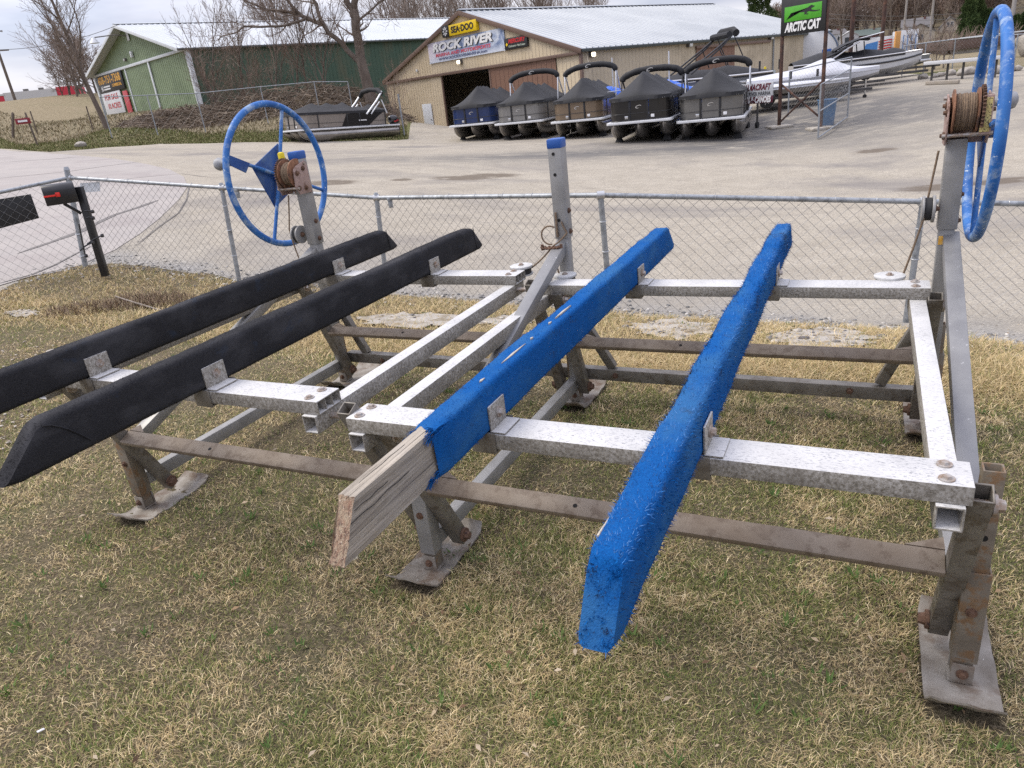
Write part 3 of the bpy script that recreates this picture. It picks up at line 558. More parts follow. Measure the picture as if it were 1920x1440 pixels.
for pts, rd in (([TP(-.1, 6.2, .2), TP(.5, 7.6), TP(.9, 9.4), TP(1.8, 11.5), TP(2.4, 14)], [.27, .24, .2, .13, .05]), ([TP(-.1, 6.0, .2), TP(-.7, 7.4, .4), TP(-1.5, 9.2, .6), TP(-2.4, 11.4), TP(-3.0, 14)], [.26, .22, .17, .11, .04]),
                ([TP(-.1, 2.9), TP(-1.0, 4.0, .3), TP(-2.2, 5.6, .6), TP(-3.8, 6.4, .8), TP(-5.6, 6.9, 1), TP(-7.6, 7.8, 1)], [.24, .2, .18, .14, .10, .04]), ([TP(-2.2, 5.6, .6), TP(-2.5, 7.2, .6), TP(-1.8, 8.8, .2), TP(-1.9, 11), TP(-2.6, 13.5)], [.16, .14, .11, .08, .03]),
                ([TP(-3.4, 6.2, .7), TP(-4.4, 7.6, 1), TP(-5.6, 8.8, 1), TP(-7.0, 9.6), TP(-9.0, 9.9)], [.12, .11, .09, .06, .03]), ([TP(-3.0, 6.1, .6), TP(-5.0, 5.7, .2), TP(-7.0, 5.9, 0), TP(-8.8, 5.3, 0)], [.11, .09, .07, .03]),
                ([TP(.5, 7.6), TP(2.2, 8.4, -.5), TP(4.0, 9.0, -.8), TP(5.6, 9.6)], [.12, .09, .06, .03]), ([TP(-1.5, 9.2, .6), TP(-3.4, 10.2, .3), TP(-5.6, 11.2, 0), TP(-7.4, 12)], [.12, .09, .06, .03]), ([TP(-.15, 5.4), TP(1.4, 6.4, -.6), TP(3.0, 6.9, -1), TP(4.4, 7.6)], [.10, .08, .05, .02])):
    q = limb(pts, rd, 8); sprout(q[0], q[1], 15, 2.6, 0)
BT = empty('bare_tree', (pT[0], pT[1], gT)); tag(BT, 'big spreading bare tree with a forked trunk in front of the green barn', 'tree')
b1.build('trunk', M_BARK, BT, 0, 60); f1.build('crown', M_TWIG, BT, 0, 0)
# small tree left of the barn
tree('bare_tree', 'slim bare tree leaning left of the green barn front', None, grow(21, 11.5, .20, (.35, .8), (14, 11, 9), .5, .10, .01, low=.2), gtree(198, 226, 55), 2.0, .86)
# thicket saplings along the dark side of the barn
pr = [grow(31+i, 7.5, .07, (.25, .6), (12, 7, 5), .6, .09, .008, low=.12, tw=.009) for i in range(3)]
shr = [grow(41+i, 3.4, .035, (.3, .8), (9, 6, 4), .5, .14, .006, low=.05, tw=.007) for i in range(2)]
P_SAP = [tree('sapling', 'thin bare sapling in the thicket along the dark green barn wall', 'thicket saplings by the green barn', pr[i], gtree(*q), i, 1, M_TWIGR) for i, q in enumerate(((405, 205, 57), (520, 203, 58), (560, 205, 57)))]
r9 = random.Random(5)
for i in range(9):
    c = copy_tree(P_SAP[i % 3]); x = r9.choice([395, 410, 418, 470, 490, 505, 530, 545, 575, 590, 615, 640, 735, 745, 720]); c.location = gtree(x+r9.uniform(-8, 8), 205, r9.uniform(54, 60)); c.rotation_euler = (0, 0, r9.uniform(0, 6.28)); k = r9.uniform(.5, 1.0); c.scale = (k, k, k)
P_SHR = [tree('bare_shrub', 'tangled low bare shrub at the foot of the green barn', 'low shrubs by the green barn', shr[i], gtree(*q), i, 1, M_TWIGR, 'shrub') for i, q in enumerate(((400, 208, 56), (745, 240, 48)))]
for i in range(15):
    c = copy_tree(P_SHR[i % 2]); x = r9.uniform(330, 770); c.location = gtree(x, 215, r9.uniform(54, 60)); c.rotation_euler = (0, 0, r9.uniform(0, 6.28)); k = r9.uniform(.45, 1.05); c.scale = (k*1.2, k*1.2, k)
# tree row beyond the sheds and on the wooded ridge
pf = [tree('bare_tree', 'tall bare tree in the row beyond the sheds', 'bare trees beyond the sheds', grow(61+i, 15+i*1.5, .20, (.25, .7), (13, 9, 6), .6, .09, .01, low=.22, tw=.022), gtree(760+i*60, 100, 112+6*i), i) for i in range(4)]
for i in range(46):
    c = copy_tree(pf[i % 4]); x = [r9.uniform(740, 900), r9.uniform(890, 1190), r9.uniform(480, 620)][0 if i < 18 else (1 if i < 40 else 2)]; s = r9.uniform(100, 140); c.location = gtree(x, 100, s); c.rotation_euler = (0, 0, r9.uniform(0, 6.28)); k = r9.uniform(.6, .95); c.scale = (k, k, k)
pr_ = []
for i in range(2):
    t_ = tree('bare_tree', 'leafless tree on the wooded ridge at the right', 'trees on the wooded ridge', grow(81+i, 14, .20, (.3, .75), (14, 10, 6), .55, .10, .01, low=.15, tw=.06), gtree(1600+i*90, 60, 345), i, 1, M_TWIGR if i else M_TWIG); pr_.append(t_)
for i in range(240):
    c = copy_tree(pr_[i % 2]); x = r9.uniform(1455, 2010); s = 335+230*r9.random()**1.2
    c.location = gtree(x, 60, s); c.rotation_euler = (0, 0, r9.uniform(0, 6.28)); k = r9.uniform(.85, 1.35); c.scale = (k*1.25, k*1.25, k)
for i, (x, s, k) in enumerate(((1580, 190, 1.15), (1648, 200, 1.35), (1664, 190, 1.05), (1704, 210, 1.1), (1545, 200, 1.0))):
    c = copy_tree(pf[i % 4]); c['label'] = 'taller bare tree standing among the houses on the right'; c['group'] = 'trees among the far houses'; c.location = gtree(x, 90, s); c.rotation_euler = (0, 0, i); c.scale = (k, k, k)
# far left clump on the crest
pc = tree('bare_tree', 'rounded bare tree in the clump on the hill crest at the left', 'trees on the left crest', grow(95, 8, .16, (.5, .95), (14, 9, 6), .4, .12, .01, low=.08, tw=.03), gtree(150, 180, 112), 0, 1)
for i in range(7):
    c = copy_tree(pc); c.location = gtree(118+i*13, 180, 105+r9.uniform(0, 15)); c.rotation_euler = (0, 0, i*1.3); k = r9.uniform(.55, .95)*(.75 if i in (0, 6) else 1); c.scale = (k*1.15, k*1.15, k)
def mound(px, s):
    j = (s-49.5)/9.5; i = (px-205)/9.7
    if not (0 < j < 1 and 0 < i < 59): return 0.0
    return math.sin(PI*j)**1.2*min(1, i/9)*min(1, (59-i)/8)*(.62+.25*mnoise.noise(V(px*.03, s*.6, 0))+.15*mnoise.noise(V(px*.1, s*2, 0)))
# brush pile along the bank below the barn
mb = MB()
for i in range(3800):
    px = r9.uniform(225, 770); t = (px-225)/545; s = r9.uniform(50, 57); p = at(px, 220, s); z = G(p[0], p[1])+mound(px, s)-.05; hh = (.15+.75*min(1, t*2.2)*(1 if px < 700 else .6))*r9.random(); c = V(p[0], p[1], z+hh*max(.1, 1-abs((s-53.5)/4.0))); a = r9.uniform(0, 6.28); L_ = r9.uniform(.4, 1.5); d = V(math.cos(a), math.sin(a), r9.gauss(0, .22)).normalized()
    mb.path([c-d*L_/2, c+V(r9.gauss(0, .06), r9.gauss(0, .06), r9.gauss(0, .06)), c+d*L_/2], r9.choice([.012, .016, .02, .03]), 3, caps=False)
o = mb.build('brush_pile', mat('dead_brush', (.13, .095, .068), .95, c2=(.24, .19, .14), scale=.8), None, 0, 0); o['kind'] = 'stuff'
mb = MB()
for x0, x1, y0, y1 in ((357, 425, 200, 215), (372, 470, 198, 218), (395, 510, 204, 216)): mb.path([V(at(x0, y0, 54)), V(at((x0+x1)/2, (y0+y1)/2, 53.5)), V(at(x1, y1, 53))], [.06, .05, .03], 6)
o = mb.build('fallen_branch', M_BARK, None, 0); o['kind'] = 'stuff'
# bank of loose earth under the brush: a low mound that hides the foot of the barn
rows = []
for j, s in enumerate(np.linspace(49.5, 59, 12)):
    row = []
    for i in range(60):
        px = 205+i*9.7; p = at(px, 220, s); row.append(V(p[0], p[1], G(p[0], p[1])-.05+mound(px, s)))
    rows.append(row)
o = MB().grid(rows).build('earth_bank', field_mat('brown_bank', (.13, .095, .065), (.20, .15, .10), (.10, .08, .05)), None, 0, 60); o['kind'] = 'structure'
# grass on the verge and field, coarse tussocks
def tuss(name, n, pxr, pyf, cols, hh, seed):
    r = np.random.default_rng(seed); px = r.uniform(*pxr, n); vs = []; cs = []
    th = r.uniform(-.72, -.10, n); a, b_ = pyf(th); rr = a+(b_-a)*r.random(n); x, y = rr*np.sin(th), rr*np.cos(th); z = gz_c(x, y)-.02
    az = r.uniform(0, 6.28, n); L_ = hh*r.uniform(.4, 1.2, n); dx = np.cos(az)*L_*.7; dy = np.sin(az)*L_*.7; w = .012+.0004*rr
    p = np.stack([x, y, z], 1); s = np.stack([np.sin(az), -np.cos(az), 0*az], 1)*w[:, None]; t = p+np.stack([dx, dy, L_], 1)
    v = np.stack([p-s, p+s, t], 1).reshape(-1, 3); c = np.array(cols)[r.integers(0, len(cols), n)]*r.uniform(.7, 1.2, (n, 1))
    o = obj_from_np(name, v, np.arange(3*n).reshape(n, 3), M_FGRASS, None, np.repeat(c, 3, 0)); o['kind'] = 'stuff'
def gz_c(x, y): return np.concatenate([gz(x[i:i+20000], y[i:i+20000]) for i in range(0, len(x), 20000)])
M_FGRASS = tintmat('coarse_grass', .9)
tuss('verge_grass', 60000, (0, 1), lambda th: (edge(E2, th), np.interp(th, TH, R3)+1), [(.13, .145, .05), (.18, .18, .07), (.27, .225, .125), (.10, .115, .04)], .10, 1)
tuss('field_grass', 60000, (0, 1), lambda th: (np.interp(th, TH, R3), np.interp(th, TH, R3)+45), [(.30, .25, .165), (.24, .20, .125), (.20, .18, .10), (.36, .31, .21)], .18, 2)
# ------------------------------------------------------------------ the boat lift (double berth hoist), in its own frame
m_white = None
def metal(name, c, c2, fleck, fth, rough=.55, metal_=.25, fs=70, st=(1, .35, 1), c3=None):
    m, t, b = base(name); b.inputs['Roughness'].default_value = rough; b.inputs['Metallic'].default_value = metal_
    col = ramp(t, nz3(t, 9, 6, .6), [(.38, c), (.62, c2)])
    if c3: col = mixc(t, ramp(t, nz3(t, 22, 8, .7, rot=(.3, .2, .5)), [(.50, 0), (.60, 1)]), col, c3)
    f1 = ramp(t, nz3(t, fs, 4, .65, stretch=st, rot=(0, 0, .6)), [(fth, 0), (fth+.05, 1)])
    f2 = ramp(t, nz3(t, 3.2, 5, .6), [(.3, .25), (.65, 1)])
    k = t.nodes.new('ShaderNodeMath'); k.operation = 'MULTIPLY'; t.links.new(f1, k.inputs[0]); t.links.new(f2, k.inputs[1])
    col = mixc(t, k.outputs[0], col, fleck); t.links.new(col, b.inputs['Base Color'])
    bump(t, b, nz3(t, 160, 4, .6), .25, .001); return m
def oxide(name):                        # white chalked aluminium: whiter on upward faces, darker and mottled on the sides
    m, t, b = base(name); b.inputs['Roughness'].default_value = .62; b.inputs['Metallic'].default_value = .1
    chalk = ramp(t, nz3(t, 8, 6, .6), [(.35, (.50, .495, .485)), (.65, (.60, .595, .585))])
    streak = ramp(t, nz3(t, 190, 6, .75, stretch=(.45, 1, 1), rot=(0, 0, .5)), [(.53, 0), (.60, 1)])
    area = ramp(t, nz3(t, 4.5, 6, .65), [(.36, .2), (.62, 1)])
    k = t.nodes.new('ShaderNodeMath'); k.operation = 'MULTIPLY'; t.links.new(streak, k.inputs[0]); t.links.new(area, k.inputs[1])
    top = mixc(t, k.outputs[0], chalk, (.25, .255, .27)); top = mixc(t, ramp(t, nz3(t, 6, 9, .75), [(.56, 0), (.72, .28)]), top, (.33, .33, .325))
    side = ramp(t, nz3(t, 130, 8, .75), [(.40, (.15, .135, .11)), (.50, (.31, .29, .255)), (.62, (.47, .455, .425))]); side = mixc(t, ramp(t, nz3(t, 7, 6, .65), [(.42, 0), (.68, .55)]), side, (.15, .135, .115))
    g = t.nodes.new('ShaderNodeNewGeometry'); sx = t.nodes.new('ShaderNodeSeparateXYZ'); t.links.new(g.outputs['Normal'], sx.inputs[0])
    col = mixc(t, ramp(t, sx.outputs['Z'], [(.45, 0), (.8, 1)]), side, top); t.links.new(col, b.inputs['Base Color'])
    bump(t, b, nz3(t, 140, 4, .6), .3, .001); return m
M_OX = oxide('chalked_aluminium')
M_TUBE = metal('stained_aluminium', (.16, .145, .125), (.22, .205, .18), (.42, .40, .37), .70, .5, .35, c3=(.125, .105, .082))
M_RAIL = metal('tan_stained_aluminium', (.175, .135, .098), (.215, .175, .135), (.38, .35, .3), .71, .6, .2, c3=(.14, .105, .075))
M_GREY = metal('dull_grey_aluminium', (.25, .245, .235), (.32, .315, .305), (.6, .6, .6), .68, .5, .35)
M_LEG = metal('mud_stained_leg', (.15, .125, .095), (.22, .19, .15), (.38, .35, .3), .70, .6, .2, c3=(.19, .115, .06))
M_BRACE = metal('grey_aluminium_white_specks', (.20, .20, .205), (.25, .25, .25), (.75, .75, .75), .67, .5, .3, fs=45, st=(1, 1, 1))
M_PAD = mat('galvanized_plate', (.19, .165, .135), .78, .08, c2=(.31, .285, .25), scale=14, dirt=(.13, .085, .055), dscale=9, bmp=.4, bscale=60, bdist=.003, fleck=(.6, .59, .56), fth=.7)
M_RUST = mat('rusty_steel', (.10, .058, .038), .85, .2, c2=(.17, .095, .06), scale=40, bmp=.5, bscale=150, bdist=.002, fleck=(.06, .035, .03), fth=.6)
M_BOLT = mat('zinc_bolt', (.42, .40, .38), .5, .5, c2=(.3, .22, .16), scale=60)
M_DRUM = mat('rusted_winch_steel', (.18, .085, .045), .8, .3, c2=(.30, .15, .085), scale=35, dirt=(.08, .05, .04), dscale=18, bmp=.4, bscale=120)
M_WFRAME = mat('oxidised_winch_plate', (.33, .23, .20), .75, .3, c2=(.42, .31, .27), scale=30, dirt=(.16, .09, .06), dscale=20, bmp=.4, bscale=140, bdist=.002)
M_ROPE = mat('rusty_wire_rope', (.13, .09, .06), .9, .1, c2=(.24, .17, .11), scale=90, stretch=(4, .4, 1), bmp=.6, bscale=300, bdist=.002)
M_BLUEP = mat('worn_blue_paint', (.008, .095, .34), .6, c2=(.025, .15, .44), scale=9, dirt=(.26, .36, .50), dscale=13, fleck=(.50, .58, .66), fscale=60, fth=.655, bmp=.15, bscale=120, bdist=.001)
M_BLUED = mat('dark_blue_paint', (.008, .05, .20), .5, c2=(.015, .075, .27), scale=12, dirt=(.06, .12, .25), dscale=9)
M_CAPB = mat('blue_plastic', (.01, .07, .30), .45, c2=(.015, .09, .34))
M_YEL = mat('yellow_plastic', (.75, .58, .01), .5)
M_ORA = mat('faded_orange_sticker', (.72, .36, .03), .6, c2=(.78, .48, .12), scale=80)
M_LABEL = mat('weathered_yellow_label', (.62, .53, .20), .6, c2=(.50, .38, .14), scale=50, fleck=(.12, .08, .04), fscale=160, fth=.56)
M_SHEAVE = mat('white_nylon_sheave', (.55, .55, .54), .6, c2=(.42, .42, .41), scale=40, fleck=(.2, .2, .2), fscale=120, fth=.64)
M_RUB = mat('black_rubber', (.02, .02, .022), .7)
M_KNOB = mat('worn_grey_knob', (.22, .22, .23), .55, c2=(.32, .33, .34), scale=50)
M_VOID = mat('dark_hole', (.012, .011, .01), .9)
M_CABLE = M_ROPE

_Rz = Matrix.Rotation(-.4821, 4, 'Z') @ Matrix.Rotation(.0045, 4, 'X') @ Matrix.Rotation(-.0084, 4, 'Y')
LIFT = empty('boat_lift', mat=Matrix.Translation((-.3585, 2.1808, .004)) @ _Rz)
tag(LIFT, 'double boat lift of weathered aluminium with two blue hand wheels and four carpeted bunks', 'boat lift')
def lp(mb, name, m, bevel=.003, parent=LIFT, smooth=35): return mb.build(name, m, parent, bevel, smooth)
XL, XM, XR, YR = -1.575, 0.0, 1.655, 1.515
# base rails
for x, z in ((XL, .135), (XM, .115), (XR, .118)):
    lp(MB().sq((x, -.03, z+.01), (x, YR+.03, z), .048, .062), 'base_rail', M_GREY)
r = lp(MB().sq((XL+.03, YR+.045, .165), (XR-.03, YR+.045, .150), .055, .062), 'rear_base_rail', M_TUBE)
for x in (XL+.30, XM-.28, XM+.22, XR-.32): lp(MB().bolt((x, YR+.017, .158), (0, -1, 0), .010, .014), 'bolt', M_RUST, 0, r)
# legs and foot pads
legs = [(XL, 0, .40, .035), (XM, 0, .40, -.02), (XR, 0, .655, .0), (XL, YR, .55, .0), (XM, YR, .5, 0), (XR, YR, .5, 0)]
for i, (x, y, top, sk) in enumerate(legs):
    o = lp(MB().sq((x, y, .02), (x, y, top), .046, .046, (0, 1, 0)), 'leg', M_LEG)
    lp(MB().sq((x, y, .085 if i < 3 else .06), (x, y, .37), .060, .060, (0, 1, 0), .006), 'leg_sleeve', M_LEG if i != 1 else M_GREY, .003)
    if i == 2:
        for zz in (.60, .47): lp(MB().cyl((x, y-.0225, zz), (x, y-.0238, zz), .0085, n=14), 'pin_hole', M_VOID, 0, o)
    lp(MB().bolt((x-.002, y-.03, .25), (0, -1, 0), .009, .012), 'bolt', M_RUST, 0, o)
    # ski shaped pad, front end curled up
    px = x+sk; y0, y1 = (-.16, .27) if i < 3 else (1.36, 1.80); w = .088; rows = []
    for k in range(15):
        t = k/14; yy = y0+(y1-y0)*t; zz = .012+.055*max(0, (.22-t)/.22)**2+.035*max(0, (t-.80)/.20)**2+.004*math.sin(k*1.7+i)
        ww = w*(.92 if k in (0, 14) else 1)
        rows.append([(px-ww+j*ww/3, yy, zz+.003*math.sin(j*2.1+k*.8+i)) for j in range(7)])
    mb = MB().grid(rows); n = len(mb.v); mb.v += [(a, b, c-.007) for a, b, c in mb.v]; f0 = list(mb.f); mb.f += [tuple(reversed([q+n for q in f])) for f in f0]
    e = [j for j in range(7)]+[k*7+6 for k in range(1, 15)]+[14*7+j for j in range(5, -1, -1)]+[k*7 for k in range(13, 0, -1)]
    mb.f += [(e[k], e[(k+1) % len(e)], e[(k+1) % len(e)]+n, e[k]+n) for k in range(len(e))]
    p = lp(mb, 'foot_pad', M_PAD, 0)
    mb = MB()
    mb.box((x, y-.028, .045), (.052, .006, .062)); mb.box((x, y+.028, .045), (.052, .006, .062)); mb.box((x, y, .0175), (.06, .062, .005))
    lp(mb, 'pad_bracket', M_PAD, .001, p)
    lp(MB().bolt((x, y-.031, .048), (0, -1, 0), .0095, .014), 'bolt', M_RUST, 0, p)
# front to rear braces and inward rear braces
for x in (XL, XM, XR):
    lp(MB().sq((x, YR-.01, .865), (x, .03, .325), .056, .05), 'brace', M_BRACE if x != XL else M_GREY)
for x, dx in ((XL, .17), (XM, .20), (XR, -.20)):
    lp(MB().sq((x+.01*np.sign(dx), YR+.05, .62 if x == XR else .52), (x+dx, YR+.05, .19), .046, .04, (0, 1, 0)), 'brace', M_TUBE)
# columns
for i, x in enumerate((XL+.01, XM+.012, XR-.018)):
    top = (1.40, 1.345, 1.24)[i]; y = YR-.015
    c = lp(MB().sq((x, y, .10), (x, y, .95), .054, .054, (0, 1, 0)), 'column', M_GREY)
    s = lp(MB().sq((x, y, .90), (x, y, top), .068, .068, (0, 1, 0), .006), 'column_sleeve', M_GREY, .004)
    if i < 2:
        lp(MB().box((x, y, top+.0), (.074, .074, .045)), 'end_cap', M_CAPB, .008, s)
    if i == 1:
        for zz in (1.30, 1.205, .99): lp(MB().cyl((x-.006, y-.034, zz), (x-.006, y-.0355, zz), .008, n=14), 'pin_hole', M_VOID, 0, s)
    for zz in (.93, 1.03): lp(MB().bolt((x+.034, y, zz), (1, 0, 0), .009, .012), 'bolt', M_RUST, 0, s)
for x, y, z, u in ((XL+.0, 1.405, .8516, 0), (XM-.0, 1.40, .8496, 0)):
    mb = MB(); mb.box((0, 0, 0), (.046, .05, .002), None); o = lp(mb, 'sticker', M_ORA, 0); o.location = (x, y, z+.0005); o.rotation_euler = (math.atan2(.54, 1.475), 0, 0)
o = lp(MB().box((XR-.018, YR-.0432, .858), (.05, .002, .034)), 'sticker', M_ORA, 0)

# berth platforms
def platform(x0, x1, zt, xt0, xt1, xa0, xa1, bw=.113, bh=.046, yf=-.235, yr=1.247):
    for y in (yf, yr):
        mb = MB(); mb.sq((x0, y+bw/2, zt-bh/2), (x1, y+bw/2, zt-bh/2), bw, bh, t=.004)
        for q in (.36, .66): mb.box(((x0+x1)/2, y+bw*q, zt-bh/2), (x1-x0-.002, .003, bh-.009))
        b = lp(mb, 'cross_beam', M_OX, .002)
        for x in (x0+.035, x1-.05):
            for yy in (.025, bw-.025): lp(MB().bolt((x, y+yy, zt), (0, 0, 1), .011, .009), 'bolt', M_BOLT, 0, b)
    zs = zt-bh-.031
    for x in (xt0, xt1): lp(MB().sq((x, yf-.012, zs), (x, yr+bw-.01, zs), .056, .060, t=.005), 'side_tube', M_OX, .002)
    zp = zs+.005
    for xa, xtb in ((xa0, xt0), (xa1, xt1)):
        for ya, yb in ((.10, -.175), (1.50, 1.265)):
            d = (V(0, yb, zp)-V(0, ya, .10)).normalized()
            a = V(xa, ya, .10)-d*.035; e = V(xa, yb, zp)+d*(.045)
            arm = lp(MB().sq(a, e, .05, .05, (1, 0, 0), .005), 'swing_arm', M_TUBE)
            s = 1 if xa > xtb else -1; lp(MB().cyl((xtb, yb, zp), (xa+s*.028, yb, zp), .011, n=10), 'pivot_pin', M_BOLT, 0, arm)
            lp(MB().bolt((xa+s*.026, yb, zp), (s, 0, 0), .017, .024), 'bolt', M_BOLT, 0, arm)
            s2 = 1 if xa > min((XL, XM, XR), key=lambda q: abs(q-xa)) else -1
            lp(MB().bolt((xa+s2*.026, ya, .10), (s2, 0, 0), .018, .026), 'bolt', M_RUST, 0, arm)
    for ya, yb in ((.10, -.175), (1.50, 1.265)):
        t = (.395-.10)/(zp-.10); y = ya+(yb-ya)*t
        rr = lp(MB().bar((xa0+.026, y, .395), (xa1-.026, y, .395), .066, .024, (0, -.42, .91)), 'arm_cross_rail', M_RAIL, .004)
        for s, xx in ((1, xa0+.026), (-1, xa1-.026)): lp(MB().prism([(xx, y+.03, .413), (xx+s*.09, y+.03, .413), (xx, y+.085, .413)], (0, 0, 1), .005), 'gusset', M_RAIL, 0, rr)
        lp(MB().cyl(V(xa0+.55, y, .395)+V(0, -.42, .91)*.0122, V(xa0+.55, y, .395)+V(0, -.42, .91)*.0132, .007, n=12), 'pin_hole', M_VOID, 0, rr)
platform(-.053, 1.588, .727, -.018, 1.548, .055, 1.606)
platform(-1.785, -.155, .772, -1.590, -.192, -1.522, -.078)
# sheaves on the rear beams
for x, y, z in ((-.20, 1.415, .772), (.035, 1.41, .727), (1.45, 1.40, .727)):
    s = lp(MB().cyl((x, y, z-.002), (x, y, z+.010), .058, n=28), 'sheave_cover', M_SHEAVE, .002)
    lp(MB().cyl((x, y, z-.03), (x, y, z-.004), .05, n=24), 'sheave', M_RUB, 0, s); lp(MB().cyl((x, y, z-.038), (x, y, z-.032), .058, n=24), 'cheek_plate', M_SHEAVE, 0, s)
    lp(MB().bolt((x, y, z+.010), (0, 0, 1), .010, .010), 'bolt', M_BOLT, 0, s)
for x, z, s in ((XL-.062, .962, -1), (XR-.085, .985, -1)):
    y = YR-.055
    o = lp(MB().cyl((x+.006, y, z), (x+.017, y, z), .052, n=28), 'sheave_cover', M_GREY, .002)
    lp(MB().cyl((x-.018, y, z), (x+.004, y, z), .044, n=24), 'sheave', M_RUB, 0, o); lp(MB().cyl((x-.028, y, z), (x-.020, y, z), .052, n=24), 'cheek_plate', M_GREY, .001, o)
    lp(MB().bolt((x+.017, y, z), (1, 0, 0), .010, .016), 'bolt', M_RUST, 0, o)
# cables
def cable(name, pts, r=.0042):
    P = [V(p) for p in pts]; Q = []
    for i in range(len(P)-1):
        for k in range(6): Q.append(P[i].lerp(P[i+1], k/6)+V(0, 0, -.006*math.sin(PI*k/6)))
    Q.append(P[-1]); lp(MB().path(Q, r, 7), name, M_CABLE, 0)
cable('cable', [(XL-.075, YR-.06, 1.19), (XL-.10, YR-.09, 1.00), (XL-.085, YR-.10, .93), (XL-.06, 1.42, .765)])
cable('cable', [(XR-.075, YR-.03, 1.20), (XR-.098, YR-.05, 1.0), (XR-.105, YR-.09, .955), (1.50, 1.43, .735)])
kn = V(XM-.03, 1.43, .865)
cable('cable', [kn, (-.20+.05, 1.43, .765)]); cable('cable', [kn, (.0, 1.43, .72)]); cable('cable', [kn+V(.01, 0, .01), (XM+.045, 1.46, .93), (XM+.02, 1.46, .985)])
mb = MB()
mb.path([V(XM-.005, YR-.05, 1.0)+V(-.03-.045*math.sin(a), -.03, .045*math.cos(a)-.075) for a in np.linspace(-.6, 3.3, 16)], .0042, 7)
mb.path([V(XM-.006, YR-.052, 1.03)+V(.0, -.004, -t*.12) for t in np.linspace(0, 1, 5)], .0055, 7)
lp(mb, 'cable_loop', M_CABLE, 0)
mb = MB()
for k in range(5): mb.path([kn+V(-.045+.02*k+.010*math.cos(a), .010*math.sin(a), .004*math.sin(a*2+k)) for a in np.linspace(0, 2*PI, 10)[:-1]], .006, 6, closed=True)
for s in (-1, 1): mb.cyl(kn+V(s*.05, 0, -.012), kn+V(s*.05, 0, .016), .008, n=8)
lp(mb, 'cable_clamp', M_RUST, 0)

